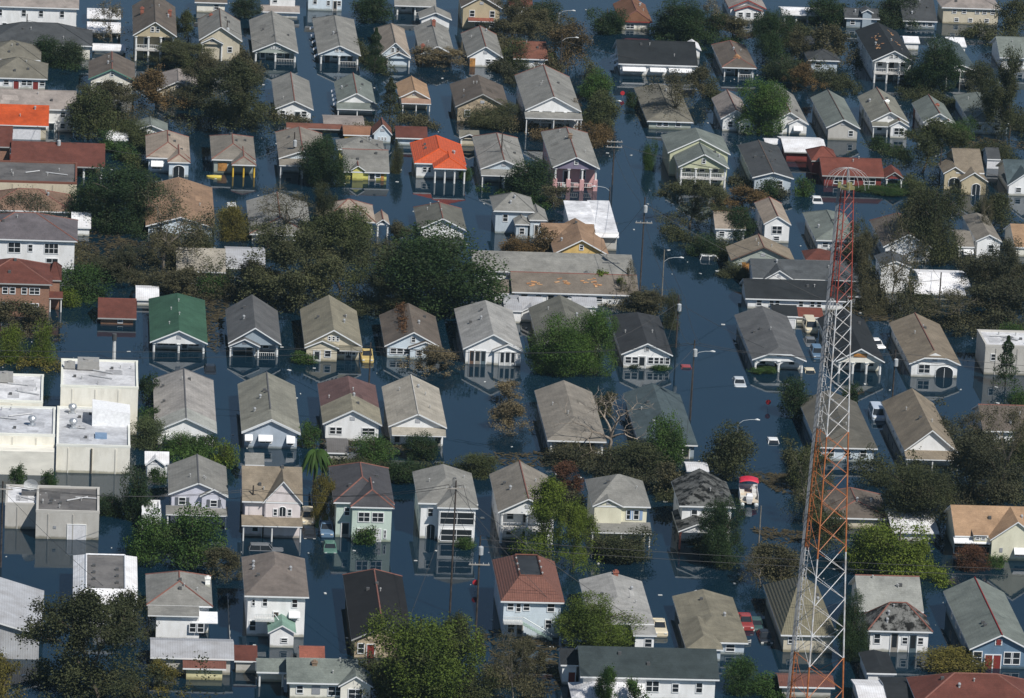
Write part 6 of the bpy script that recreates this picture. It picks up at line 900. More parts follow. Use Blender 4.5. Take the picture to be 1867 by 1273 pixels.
def pipe_vent(parent, x, y, z, kind):
    def mk():
        V, F = [], []
        if kind == 0: tube(V, F, [(0,0,-.3),(0,0,.35)], .07, 6); tube(V, F, [(0,0,.35),(0,0,.45)], [.14,.1], 6)
        elif kind == 1: add_box(V, F, (0,0,.05), (.4,.4,.5))
        else: tube(V, F, [(0,0,-.3),(0,0,.2)], .15, 8); tube(V, F, [(0,0,.2),(0,0,.35),(0,0,.5),(0,0,.58)], [.16,.22,.19,.06], 8)
        return mesh('vent', V, F, 'paint')
    return ob('vent', cached(('vent', kind), mk), parent, (x, y, z), [(.4,.4,.39), (.09,.09,.09), (.36,.37,.38)][kind])
def column(parent, x, y, z1, col, w=.26, pier=None):
    def mk():
        V, F = [], []
        tube(V, F, [(0,0,-1.2),(0,0,z1-.25),(0,0,z1-.1)], [w*.6,w*.5,w*.62], 8); add_box(V, F, (0,0,z1-.06), (w*1.6,w*1.6,.12)); return mesh('column', V, F, 'paint')
    c = ob('column', cached(('col', round(z1,1), w), mk), parent, (x, y, 0), col)
    return c
def railing(parent, x0, x1, y, z, col):
    def mk():
        V, F = [], []; w = round(x1-x0, 1)
        add_box(V, F, (0,0,.8), (w,.07,.07)); add_box(V, F, (0,0,.12), (w,.06,.06)); n = max(2, int(w/.28))
        for i in range(n): add_box(V, F, (-w/2+w*(i+.5)/n, 0, .46), (.05,.05,.62))
        return mesh('railing', V, F, 'paint')
    return ob('railing', cached(('rail', round(x1-x0,1)), mk), parent, ((x0+x1)/2, y, z), col)

def pick_roofmat(d): return d.get('rm', 'worn' if d['rc'] in ('mottled', 'slategrey') else 'shingle')
def build_roof(root, name, polys, col, rm, trim, th=.2, segs=None, cap=None):
    V, F, mi = solid(polys, th); o = ob(name, mesh(name, V, F, [rm, trim], mi), root, col=col)
    if segs is not None and cap is not None: ridge_cap(o, segs, cap)
    return o
def patch_mesh(root, polys, rnd, n, col):
    """torn places: ragged boards of bare decking lying just over the roof plane"""
    big = max(polys, key=lambda p: abs((Vector(p[1])-Vector(p[0])).cross(Vector(p[-1])-Vector(p[0])).length))
    front = min(polys, key=lambda p: (sum(v[1] for v in p)/len(p))) if len(polys) > 1 else big
    return big
def house(d, i):
    rnd = random.Random(i*31+5); W, L, h, ty = d['w'], d['L'], d['h'], d['ty']; r = d.get('r', 1); o_ = .45 if W > 5 else .25
    cat = {'apartment_building':'building', 'commercial_building':'building', 'warehouse':'warehouse', 'garage':'garage', 'shed':'shed', 'carport':'carport', 'trailer':'trailer'}.get(d['n'], 'house')
    root = thing(d['n'], d['l'], cat, (d['x'], d['y'], 0), group={'house':'flooded houses'}.get(d['n']))
    jit = lambda c, a=.08: (lambda g: tuple(max(.01, x*g) for x in c))(1+rnd.uniform(-a, a))
    wc = jit(WALL[d['wc']], .03); rc = tuple(c*(.87 if max(ROOF[d['rc']]) < .6 else 1) for c in jit(ROOF[d['rc']])); rm = pick_roofmat(d)
    if rm == 'shingle' and d['rc'] in ('white', 'whiteflat', 'silver'): rm = 'metal' if ty != 'f' else 'flat'
    trim = d.get('trim') or ('trim_white' if d['wc'] not in ('brick', 'brown', 'redwall', 'stone') else 'trim_grey')
    wm = d.get('wm', 'stone' if d['wc'] == 'stone' else 'siding'); f = d.get('f', ''); porch = d.get('porch', 0); pd = d.get('pd', 2.0) if porch else 0
    cname = d.get('cap'); capcol = None if cname in (None, 'no') else {'terra':(.22,.1,.078), 'brown':(.14,.1,.08), 'orange':(.6,.09,.02), 'redbr':(.18,.06,.045)}.get(cname) or WALL.get(cname)
    if cname is None and rm in ('shingle', 'worn'): capcol = tuple(c*.82 for c in rc)
    half = W/2
    if ty in 'gs':
        if ty == 'g':
            A, B = L, half; mp = lambda a, b, z: (b, a, z)
            e0, r0 = d.get('fe', 'g'), d.get('rf', 0); e1, r1 = ('h', d['rb']) if 'rb' in d else ('g', 0)
        else:
            A, B = W, L/2; mp = lambda a, b, z: (a-half, b+L/2, z)
            e0 = e1 = d.get('fe', 'g'); r0 = d.get('rf', 0); r1 = d.get('rb', 0)
            if e0 == 'h' and r0+r1 > A-.5: r0 = r1 = A/2-.2
        P, seg = roof_polys(A, B, h, r, e0, r0, e1, r1); P = [[mp(*q) for q in p] for p in P]; seg = [(mp(*a), mp(*b)) for a, b in seg]
        ro = build_roof(root, 'roof', P, rc, rm, trim, .2, seg, capcol)
        def zt(a, b):
            z = h+r*(B-abs(b))/B
            if e0 == 'h': z = min(z, h+r*a/max(r0, .1))
            if e1 == 'h': z = min(z, h+r*(A-a)/max(r1, .1))
            return z-.1
        # walls: outline of the plan with tops following the roof underside
        V, F = [], []; a0, a1, b0 = o_, A-o_, B-o_
        def panel(pts):   # pts: list of (a,b) in order along a wall; builds one face from base to roof
            n = len(V); k = len(pts)
            for a, b in pts: V.append(mp(a, b, -1.2))
            for a, b in pts: V.append(mp(a, b, zt(a, b)))
            F.append(tuple([n, n+k-1]+[n+k+j for j in reversed(range(k))])) if k > 1 else None
        if ty == 'g':
            fa = a0+pd
            if porch:
                n = len(V); V += [mp(fa, -b0, -1.2), mp(fa, b0, -1.2), mp(fa, b0, h+.05), mp(fa, -b0, h+.05)]; F.append((n, n+1, n+2, n+3))
            else: panel([(a0, -b0), (a0, 0), (a0, b0)] if e0 != 'h' else [(a0, -b0), (a0, b0)])
            panel([(fa, -b0), (a1, -b0)]); panel([(fa, b0), (a1, b0)]); panel([(a1, -b0), (a1, 0), (a1, b0)] if e1 != 'h' else [(a1, -b0), (a1, b0)])
        else:
            fb = -b0+pd
            panel([(a0, fb), (a1, fb)] if not porch else [(a0, fb), (a1, fb)])
            panel([(a0, b0), (a1, b0)])
            for a in (a0, a1): panel([(a, fb), (a, 0), (a, b0)] if fb < 0 else [(a, fb), (a, b0)])
        ob('wall', mesh('wall', V, F, wm), root, col=wc)
        fy = (o_+pd)
        if porch:
            nb = max(2, porch); cx0 = half-o_-.15; colc = {'yellow':(.7,.45,.05), 'brickred':WALL['brickred']}.get(d.get('colc'), (.76,.76,.74))
            if ty == 'g' and e0 != 'h':
                ga = o_; pts = [(-b0, h-.3), (b0, h-.3), (b0, zt(ga, b0))]
                if e0 == 'c': pts += [(B*.42-.1, zt(ga, B*.42)-.05), (-B*.42+.1, zt(ga, B*.42)-.05)]
                else: pts += [(0, zt(ga, 0))]
                pts += [(-b0, zt(ga, -b0))]
                Vg = [(x, ga, z) for x, z in pts]+[(x, ga+.12, z) for x, z in pts]; k = len(pts)
                Fg = [tuple(range(k)), tuple(reversed(range(k, 2*k)))]+[(j, (j+1) % k, k+(j+1) % k, k+j) for j in range(k)]
                ob('gable', mesh('gable', Vg, Fg, wm), root, col=WALL.get(d.get('gc'), wc))
            else: box(root, 'porch_beam', (0, o_+.1, h-.28), (W-2*o_, .16, .25), 'paint', (.72,.72,.7))
            zc = h-.3
            for j in range(nb):
                x = -cx0+2*cx0*j/(nb-1)
                column(root, x, o_+.2, zc, colc, .34 if W > 7 else .24)
                if d.get('ped'): box(root, 'pedestal', (x, o_+.2, .6), (.7, .7, 2.4), 'paint', WALL['pink'])
            if d.get('arch'):
                for j in range(nb-1):
                    xa = -cx0+2*cx0*(j+.5)/(nb-1); wA = 2*cx0/(nb-1)-.3
                    Va, Fa = [], []; k = 8; zs = zc-.75
                    for q in range(k+1):
                        t = math.pi*q/k; ca = (xa+wA/2*math.cos(t), zs+.72*math.sin(t))
                        Va += [(ca[0], o_+.14, ca[1]), (ca[0], o_+.14, zc+.02), (ca[0], o_+.26, ca[1]), (ca[0], o_+.26, zc+.02)]
                    for q in range(k):
                        e = q*4; Fa += [(e, e+1, e+5, e+4), (e+2, e+6, e+7, e+3), (e, e+4, e+6, e+2)]
                    ob('arch_spandrel', mesh('arch_spandrel', Va, Fa, 'siding'), root, col=wc)
            if d.get('twop'):
                fl = h*.42; V2, F2 = [], []; add_box(V2, F2, (0, o_+pd/2+.05, fl), (W-2*o_-.02, pd+.1, .28)); ob('porch_floor', mesh('porch_floor', V2, F2, 'paint'), root, col=(.6,.58,.55))
                for j in range(nb-1): railing(root, -cx0+2*cx0*j/(nb-1)+.15, -cx0+2*cx0*(j+1)/(nb-1)-.15, o_+.2, fl+.14, (.74,.74,.72))
                facade(root, f, W-2*o_, fy-.01, h*.5, rnd, wc, 0, fl+.15); facade(root, f, W-2*o_, fy-.01, h*.4, rnd, wc)
                f = ''
            elif h > 1.7 and d['n'] == 'house' and not d.get('arch'):
                for j in range(nb-1):
                    if j != nb//2-1 or nb > 3: railing(root, -cx0+2*cx0*j/(nb-1)+.15, -cx0+2*cx0*(j+1)/(nb-1)-.15, o_+.2, -.3 if h < 2.4 else .4, (.74,.74,.72))
            facade(root, f, W-2*o_, fy-.01, h, rnd, wc)
        else: facade(root, f, W-2*o_, o_-.01, h, rnd, wc)
        gw = d.get('gw')
        if ty == 'g' and e0 != 'h' and gw not in ('no',) and r > 1:
            zz = h+r*.22; y = o_-.01
            if gw in ('win1', None) and gw: window(root, 0, y, zz, .7, r*.4)
            elif gw == 'win2':
                for s in (-.45, .45): window(root, s, y, zz, .7, r*.38)
            elif gw == 'win3':
                for s in (-.6, 0, .6): window(root, s, y, zz, .5, r*.34)
            elif gw == 'board': box(root, 'plywood_board', (0, y-.03, zz+.35), (2., .05, .55), 'wood', (.55,.25,.06))
            elif gw == 'red': window(root, -.3, y, zz, .9, r*.42); box(root, 'shutter', (-.3, y-.08, zz+r*.21), (.55, .05, r*.36), 'paint', RED)
            else: box(root, 'vent', (0, y-.03, zz+.3), (.7, .05, .5), 'paint', (.42,.43,.45))
        # left flank windows
        if ty == 'g' and d['x'] > -25 and L > 8 and d['n'] == 'house':
            n = int((L-3)/3.8)
            for j in range(n):
                v = 2.6+pd+j*3.8+rnd.uniform(-.4, .4)
                if v < L-1.5: 
                    zw = .3*h if h < 3.5 else .62*h; hw = .5*h if h < 3.5 else .26*h
                    window(root, -half+o_-.01, v, zw, .9, hw, rz=-math.pi/2)
                    if h > 3.5: window(root, -half+o_-.01, v, .15*h, .9, .26*h, rz=-math.pi/2)
        for j in range(d.get('saw', 0)):
            awning(root, -half+o_-.02, 2+j*(L-4)/max(1, d['saw']-.5), h-.25, 1.3, 1.0, .6, -math.pi/2)
        # roof vents
        if d['n'] == 'house' and W > 6:
            for j in range(rnd.randint(2, 4)):
                a = rnd.uniform(.2, .8)*A; b = rnd.uniform(-.7, .7)*B
                if ty == 's': b = -abs(b)
                x, y, z = mp(a, b, zt(a, b)+.1); pipe_vent(ro, x, y, z, rnd.choice((0, 0, 1, 1, 2)))
        if d['n'] == 'house' and W > 6 and rm == 'shingle' and rnd.random() < .6:
            for j in range(rnd.randint(1, 3)):          # places re-laid with newer or older shingles
                a = rnd.uniform(.2, .75)*A; b = rnd.choice((-1, 1))*rnd.uniform(.3, .7)*B
                if ty == 's': b = -abs(b)
                la, lb = rnd.uniform(.5, 1.6), rnd.uniform(.3, .6); pts = [mp(a+da, b+db, zt(a+da, b+db)+.118) for da, db in ((-la,-lb),(la,-lb),(la,lb*rnd.uniform(.4,1)),(-la,lb))]
                if min(abs(b-lb), abs(b+lb)) > .2 and abs(b)+lb < B and 1.2 < a < A-1.2 and (e0 != 'h' or a-la > r0) and (e1 != 'h' or a+la < A-r1):
                    V, F, mi = solid([pts], .016); ob('shingle_patch', mesh('shingle_patch', V, F, ['shingle', 'shingle'], mi), ro, col=(lambda g: tuple(c*g for c in rc))(rnd.choice((.78, .86, 1.12, 1.2))))
        if d.get('patch'):
            # storm-torn decking: separate raw boards lying on the slope
            for j in range(26):
                cl = [(.28, -.45), (.55, -.4), (.75, .45), (.4, .5)][j % 4] if ty == 'g' else [(.2, -.6), (.42, -.45), (.6, -.35), (.66, -.5)][j % 4]
                if ty == 'g' and e0 == 'h': cl = (.22, 0)
                a = (cl[0]+rnd.gauss(0, .035))*A; b = (cl[1]+rnd.gauss(0, .09))*B
                b2 = b; e = .02
                p0 = Vector(mp(a, b, zt(a, b)+.13)); pa = Vector(mp(a+e, b, zt(a+e, b)+.13)); pb = Vector(mp(a, b+e, zt(a, b+e)+.13))
                ea = (pa-p0).normalized(); eb = (pb-p0).normalized(); nn = ea.cross(eb)
                if nn.z < 0: nn = -nn
                Vb, Fb = [], []; add_box(Vb, Fb, (0,0,0), (rnd.uniform(.3, 1.0), rnd.uniform(.15, .35), .04))
                rt = rnd.uniform(-.5, .5); ea2 = ea*math.cos(rt)+eb*math.sin(rt); eb2 = nn.cross(ea2)
                Vb = [tuple(p0+ea2*x+eb2*y+nn*(z+j*.002)) for x, y, z in Vb]
                ob('torn_decking', mesh('torn_decking', Vb, Fb, 'wood'), ro, col=rnd.choice([(.5,.26,.12), (.55,.33,.18), (.4,.2,.1)]))
        if d.get('band') and ty == 'g':
            fr, bc, up = d['band']; q = fr*A; bcol = ROOF.get(bc, rc)
            P2 = [[(-half-.02, -.03, h+up), (0, -.03, h+r+up), (0, q, h+r+up), (-half-.02, q, h+up)], [(half+.02, -.03, h+up), (0, -.03, h+r+up), (0, q, h+r+up), (half+.02, q, h+up)]]
            build_roof(root, 'roof_overlay', P2, bcol, rm, trim, up+.03)
        if d.get('rear2'):
            dw, dz, v0 = d['rear2']; v0 *= L; P2, _s = roof_polys(L-v0, half+dw, h+dz, r+dz*.6, 'g', 0, e1, r1); P2 = [[(b, a+v0, z) for a, b, z in p] for p in P2]; build_roof(root, 'rear_roof', P2, rc, rm, trim, .2)
            V, F = [], []; w2 = half+dw-.4; V = [(-w2, v0+.3, -1.2), (w2, v0+.3, -1.2), (w2, v0+.3, h+dz), (0, v0+.3, h+dz+r), (-w2, v0+.3, h+dz), (-w2, L-.4, -1.2), (w2, L-.4, -1.2), (w2, L-.4, h+dz), (-w2, L-.4, h+dz)]
            ob('rear_wall', mesh('rear_wall', V, [(0,1,2,3,4), (0,4,8,5), (1,6,7,2)], wm), root, col=wc)
        for (x, y) in d.get('dorm', []):
            z = zt(y, x) if ty == 'g' else zt(x+half, y-L/2); V, F = [], []; add_box(V, F, (x, y+1.2, z+.3), (1.7, 2.4, 1.0)); dm = ob('dormer', mesh('dormer', V, F, 'siding'), root, col=wc)
            build_roof(dm, 'dormer_roof', [[(x-1.0, y-.25, z+.82), (x+1.0, y-.25, z+.82), (x+1.0, y+2.6, z+1.1), (x-1.0, y+2.6, z+1.1)]], rc, rm, trim, .1)
            for sx in (-.38, .38): window(dm, x+sx, y-.01, z+.1, .6, .6)
        zroof = lambda x, y: (zt(y, x) if ty == 'g' else zt(x+half, y-L/2))
    elif ty == 't':
        ti = d['ti']; V = [(-half,0,h),(half,0,h),(half,L,h),(-half,L,h)]; Tp = [(-half+ti,ti*1.6,h+r),(half-ti,ti*1.6,h+r),(half-ti,L-ti*1.6,h+r),(-half+ti,L-ti*1.6,h+r)]
        P = [[V[j], V[(j+1) % 4], Tp[(j+1) % 4], Tp[j]] for j in range(4)]
        ro = build_roof(root, 'roof', P, rc, rm if rm != 'shingle' else 'flat', trim, .2)
        Vd, Fd = [], []; add_box(Vd, Fd, (0, L/2, h+r-.28), (W-2*ti-.05, L-3.2*ti-.05, .3)); dk = ob('roof_deck', mesh('roof_deck', Vd, Fd, 'flat'), root, col=ROOF[d['topc']])
        for j in range(4):
            a, b = Vector(Tp[j]), Vector(Tp[(j+1) % 4]); Vk, Fk = [], []; tube(Vk, Fk, [a, b], .12, 4); ob('kerb', mesh('kerb', Vk, Fk, 'matt'), dk, col=tuple(c*.9 for c in rc))
        for j in range(6): pipe_vent(root, (-1 if j % 2 else 1)*.18*W, L*(.28+.07*j), h+r-.12, 1 if d['topc'] == 'tar' else 0)
        V, F = [], []; add_box(V, F, (0, L/2, (h-.15-1.2)/2), (W-2*o_, L-2*o_, h+1.05)); ob('wall', mesh('wall', V, F, wm), root, col=wc)
        facade(root, f, W-2*o_, o_-.01, h, rnd, wc); zroof = lambda x, y: h+r
    elif ty == 'f':
        V, F = [], []; add_box(V, F, (0, L/2, (h-1.2)/2), (W, L, h+1.2)); ob('wall', mesh('wall', V, F, wm), root, col=wc)
        rc = tuple(min(.75, c*1.25) for c in rc) if d['rc'] == 'silver' else rc
        Vr, Fr = [], []; add_box(Vr, Fr, (0, L/2, h+.03), (W-.5, L-.5, .06)); ro = ob('roof', mesh('roof', Vr, Fr, 'flat'), root, col=rc)
        cc = WALL.get(d.get('cope')) or ROOF.get(d.get('cope')) or tuple(min(.8, c*1.05) for c in wc)
        for c, s in (((0, .14, h+.14), (W+.1, .3, .34)), ((0, L-.14, h+.14), (W+.1, .3, .34)), ((-half+.14, L/2, h+.142), (.3, L-.58, .336)), ((half-.14, L/2, h+.142), (.3, L-.58, .336))): box(root, 'parapet', c, s, 'matt', cc)
        facade(root, f, W, -.005, h, rnd, wc); zroof = lambda x, y: h
        if d['n'] == 'commercial_building':
            for j in range(7): pipe_vent(ro, rnd.uniform(-.42, .42)*W, rnd.uniform(.12, .9)*L, h+.06, rnd.choice((0, 1, 0)))
            for j in range(2):
                V, F = [], []; x, y = rnd.uniform(-.3, .3)*W, rnd.uniform(.3, .7)*L; tube(V, F, [(x-rnd.uniform(.8, 2), y, h+.22), (x+rnd.uniform(.8, 2), y+rnd.uniform(-2, 2), h+.22)], .1, 6); ob('roof_duct', mesh('roof_duct', V, F, 'paint'), ro, col=(.5,.5,.5))
            for j in range(4):
                V, F, mi = solid([[(x, y, h+.075) for x, y in ((0,0),(1.6,0),(1.6,2.4),(0,2.4))]], .016); ob('roof_patch', mesh('roof_patch', V, F, ['flat', 'flat'], mi), ro, (rnd.uniform(-.4, .25)*W, rnd.uniform(.1, .7)*L, .002*j), (lambda g: tuple(c*g for c in rc))(rnd.choice((.7, .82, 1.1))))
            for j in range(int(W/3.2)): box(root, 'wall_pilaster', (-half+1.6+j*3.2, -.04, (h-1.4)/2), (.16, .08, h+1.0), 'matt', tuple(c*.9 for c in wc))
        for (x, y) in d.get('tur', []):
            V, F = [], []; tube(V, F, [(0,0,0),(0,0,.6)], .3, 12); tube(V, F, [(0,0,.55),(0,0,.8),(0,0,1.1),(0,0,1.35),(0,0,1.45)], [.3,.55,.6,.45,.1], 12); add_box(V, F, (0,0,.05), (1.0,1.0,.3))
            ob('roof_turbine', mesh('roof_turbine', V, F, 'steel'), root, (x, y, h+.02))
        for (x, y, w, hh) in d.get('ac', []):
            V, F = [], []; add_box(V, F, (0,0,hh/2+.15), (w, w*.8, hh)); add_box(V, F, (0,0,.1), (w*1.05, w*.3, .25)); tube(V, F, [(0,0,hh+.1),(0,0,hh+.3)], w*.25, 10); ob('air_conditioner', mesh('air_conditioner', V, F, 'paint'), root, (x, y, h+.05), (.33,.32,.3))
        for (x, y) in d.get('sky', []): box(root, 'skylight', (x, y, h+.2), (1.6, 2.2, .3), 'paint', (.18,.28,.42))
        for (x, y, w, hh) in d.get('box', []):
            V = [(-w/2,0,0),(w/2,0,0),(w/2,5,0),(-w/2,5,0),(-w/2,0,hh*1.35),(w/2,0,hh),(w/2,5,hh*.9),(-w/2,5,hh*1.25)]
            ob('roof_monitor', mesh('roof_monitor', V, [(0,1,5,4),(1,2,6,5),(2,3,7,6),(3,0,4,7),(4,5,6,7)], 'paint'), root, (x, y, h+.06), (.86,.86,.86))
        if d['l'].startswith('cream commercial'):
            V, F = [], []; tube(V, F, [(-.2, -.12, -.5), (-.2, -.12, h-.2)], .12, 6); ob('stain_streak', mesh('stain_streak', V, F, 'paint'), root, col=(.16,.14,.11))  # dark tube drawn in place of a stain streak down the wall
        if d.get('lowwall'): box(root, 'ledge', (0, -1.5, h*.36-.6), (W, 3.0, h*.72+1.2), 'matt', wc); 
        if d.get('dish'):
            x, y = d['dish']; V, F = [], []; k = 16
            for j, (rr, zz) in enumerate(((.05, 0), (.5, .06), (.95, .24))):
                for q in range(k): t = 2*math.pi*q/k; V.append((rr*math.cos(t), -.25+zz*-.9+ (rr*math.sin(t))*-.35-.0, 1.6+rr*math.sin(t)*.93))
            for j in range(2):
                for q in range(k): F.append((j*k+q, j*k+(q+1) % k, (j+1)*k+(q+1) % k, (j+1)*k+q))
            ob('satellite_dish', mesh('satellite_dish', V, F, 'paint'), root, (x, y, h), (.75,.75,.73)); V, F = [], []; tube(V, F, [(0,.1,0),(0,.1,1.6)], .08, 6); add_box(V, F, (0,.1,.3), (2.4,1.0,.6)); ob('dish_stand', mesh('dish_stand', V, F, 'paint'), root, (x, y, h+.06), (.12,.12,.12))
    elif ty == 'm':
        P = [[(-half,0,h),(half,0,h),(half,L,h+r),(-half,L,h+r)]]; ro = build_roof(root, 'roof', P, rc, 'flat', trim, .2)
        V, F = [], []; w2 = half-.15
        V = [(-w2,.2,-1.2),(w2,.2,-1.2),(w2,L-.2,-1.2),(-w2,L-.2,-1.2),(-w2,.2,h-.1),(w2,.2,h-.1),(w2,L-.2,h+r-.1),(-w2,L-.2,h+r-.1)]
        ob('wall', mesh('wall', V, [(0,1,5,4),(1,2,6,5),(2,3,7,6),(3,0,4,7)], wm), root, col=wc); facade(root, f, W, .19, h, rnd, wc); zroof = lambda x, y: h+r*y/L
    # ---- wings: (x centre, projection forward, width, eave h, rise, type, columns, facade)
    for (wx, dp, ww, hw, rs, wt, nc, fac) in d.get('wg', []):
        dp = max(dp, .25); back = dp+(o_+.03 if (ty == 'g' and d.get('fe', 'g') == 'g' and not porch) else min(L*.6, (r0 if ty == 'g' and r0 else L*.5)+.2)); B = ww/2
        wrc = ROOF[d['wroof']] if d.get('wroof') else rc
        if wt in 'gh':
            P, seg = roof_polys(back, B, hw, rs, 'h' if wt == 'h' else 'g', B*.8, 'g', 0)
            P = [[(wx+b, a-dp, z) for a, b, z in p] for p in P]; seg = [((wx+p[1], p[0]-dp, p[2]), (wx+q[1], q[0]-dp, q[2])) for p, q in seg]
            build_roof(root, 'wing_roof', P, wrc, rm, trim, .18, seg, capcol if wt == 'h' or cname == 'terra' else None)
        else:
            P = [[(wx-B, -dp, hw), (wx+B, -dp, hw), (wx+B, back-dp, hw+rs), (wx-B, back-dp, hw+rs)]]; build_roof(root, 'wing_roof', P, wrc, rm, trim, .18)
        ow = .3; b0 = B-ow; zs = lambda b: hw+(rs*(B-abs(b))/B if wt in 'g' else .1)-.09; bk = min(back-dp, o_+1.0)
        if nc == 0:
            zb = -1.2 if hw < 5.1 or hw < h+.5 and wt != 's' else hw-1.5
            if wt == 's' and hw > h+1: zb = h-.5
            if wt == 'g': V = [(wx-b0,-dp+ow,zb),(wx+b0,-dp+ow,zb),(wx+b0,-dp+ow,zs(b0)),(wx,-dp+ow,zs(0)),(wx-b0,-dp+ow,zs(b0))]
            else: V = [(wx-b0,-dp+ow,zb),(wx+b0,-dp+ow,zb),(wx+b0,-dp+ow,hw+.02),(wx,-dp+ow,hw+.02),(wx-b0,-dp+ow,hw+.02)]
            n = len(V); V += [(x, bk, z) for x, y, z in V]; F = [(0,1,2,3,4), (0,4,9,5), (1,6,7,2)]
            ob('wing_wall', mesh('wing_wall', V, F, wm), root, col=wc)
            facade(root, fac, ww-2*ow, -dp+ow-.01, hw, rnd, wc, wx)
            if wt == 'g' and not fac and ww > 2.5 and hw > h-.8: box(root, 'vent', (wx, -dp+ow-.03, hw+rs*.35), (.5, .05, .35), 'paint', (.4,.41,.43))
        else:
            colc = {'yellow':(.7,.45,.05), 'brickred':WALL['brickred']}.get(d.get('colc'), (.76,.76,.74))
            for j in range(max(2, nc)):
                x = wx-b0+2*b0*j/(max(2, nc)-1); column(root, x, -dp+ow+.15, hw-.25, colc, .28)
            if wt == 'g':
                pts = [(wx-b0, hw-.25), (wx+b0, hw-.25), (wx+b0, zs(b0)), (wx, zs(0)), (wx-b0, zs(b0))]; V = [(x, -dp+ow, z) for x, z in pts]+[(x, -dp+ow+.1, z) for x, z in pts]
                F = [(0,1,2,3,4), (9,8,7,6,5)]+[(j, (j+1) % 5, 5+(j+1) % 5, 5+j) for j in range(5)]; ob('porch_gable', mesh('porch_gable', V, F, wm), root, col=wc); box(root, 'vent', (wx, -dp+ow-.03, hw+rs*.35), (.6, .05, .3), 'paint', (.16,.17,.19))
            else: box(root, 'porch_beam', (wx, -dp+ow+.12, hw-.22), (2*b0, .15, .3), 'paint', (.74,.74,.72))
            if hw > 3 and dp > .8:
                V, F = [], []; add_box(V, F, (wx, -dp/2+.1, hw*.45), (2*b0, dp-.2, .22)); ob('porch_floor', mesh('porch_floor', V, F, 'paint'), root, col=(.6,.6,.58)); railing(root, wx-b0+.1, wx+b0-.1, -dp+ow+.15, hw*.45+.1, (.74,.74,.72))
    for (sx, sw, dp, z0, z1) in d.get('sh', []):
        P = [[(sx-sw/2, -dp, z0), (sx+sw/2, -dp, z0), (sx+sw/2, o_+.02, z1), (sx-sw/2, o_+.02, z1)]]
        sm = d.get('shm'); scol = {'rust':(.34,.22,.16), 'whitesheet':(.8,.8,.8)}.get(sm) or (WALL.get(d.get('shc')) or rc)
        build_roof(root, 'porch_roof', P, scol, 'metal' if sm else rm, trim, .14)
        if dp > 1.3 and z0 < 3.2 and not d.get('carp'):
            for j in range(3 if sw > 4 else 2): column(root, sx-sw/2+.25+(sw-.5)*j/((3 if sw > 4 else 2)-1), -dp+.25, z0-.05, (.74,.74,.72), .2)
    if d.get('add'):
        u0, u1, dp, zz, fac = d['add']; V, F = [], []; aw = (u1-u0)*W; ax = (u0+u1)/2*W; add_box(V, F, (ax, -dp/2+o_/2+.2, (zz-1.2)/2), (aw, dp+o_-.5, zz+1.2)); ob('rear_addition', mesh('rear_addition', V, F, wm), root, col=wc); facade(root, fac, W, -dp+.19, zz, rnd, wc); awning(root, .38*W, -.3, 3.0, 3.2, 2.6, .6)
    if d.get('stair'):
        s = 1 if d['stair'] == 2 else -.4; x0 = -.3*W if d['stair'] == 2 else -.18*W; col = (.32,.42,.36)
        V, F = [], []; add_box(V, F, (x0, -.7, h*.48), (2.4, 1.5, .15)); ob('landing', mesh('landing', V, F, 'paint'), root, col=(.6,.6,.58)); railing(root, x0-1.2, x0+1.2, -1.4, h*.48+.08, (.7,.72,.7))
        V, F = [], []; k = 12
        for j in range(k): add_box(V, F, (x0+(1.3+j*.32)*(1 if s > 0 else .6), -.9, h*.48-.1-j*h*.44/k), (.36, 1.1, .12))
        sto = ob('staircase', mesh('staircase', V, F, 'paint'), root, col=col); sto['kind'] = 'stuff'
        V, F = [], []; tube(V, F, [(x0+1.2, -1.45, h*.48+.9), (x0+(1.3+k*.32)*(1 if s > 0 else .6), -1.45, .9)], .06, 4); ob('handrail', mesh('handrail', V, F, 'paint'), root, col=(.72,.76,.74))
    if d.get('lowporch'):
        for j in range(d['lowporch']+1): pass
    for c in d.get('ch', []):
        x, y = c[0], c[1]; hh = c[3] if len(c) > 3 else 1.5
        x = max(-half+.5, min(half-.5, x)); y = max(.8, min(L-.8, y))
        chimney(root, x, y, zroof(x, y), WALL.get(c[2], (.5,.5,.48)), hh)
    return root
for i, d in enumerate(HOUSES): house(d, i)

# ------------------------------------------------------------------ water
wv = 4000
water = ob('flood_water', mesh('flood_water', [(-wv,-1500,0),(wv,-1500,0),(wv,6500,0),(-wv,6500,0)], [(0,1,2,3)], 'water')); water['kind'] = 'structure'; water['label'] = 'dark blue flood water covering the streets'

# ------------------------------------------------------------------ trees
def leaf_mesh(name, pts, size, rng, flat=.0):
    n = len(pts); nrm = rng.normal(size=(n, 3)); nrm[:, 2] = np.abs(nrm[:, 2])+.35; nrm /= np.linalg.norm(nrm, axis=1)[:, None]
    t = np.cross(nrm, rng.normal(size=(n, 3))); t /= np.linalg.norm(t, axis=1)[:, None]; b = np.cross(nrm, t)
    s = size*rng.uniform(.6, 1.4, (n, 1)); a = rng.uniform(.45, .75, (n, 1))
    V = np.stack([pts-t*s, pts+b*s*a, pts+t*s, pts-b*s*a], 1).reshape(-1, 3)
    me = bpy.data.meshes.new(name); me.vertices.add(n*4); me.vertices.foreach_set('co', V.ravel().astype(np.float32))
    me.loops.add(n*4); me.loops.foreach_set('vertex_index', np.arange(n*4, dtype=np.int32)); me.polygons.add(n)
    me.polygons.foreach_set('loop_start', np.arange(0, n*4, 4, dtype=np.int32)); me.update(calc_edges=True); me.validate(); me.materials.append(M['leaf']); return me
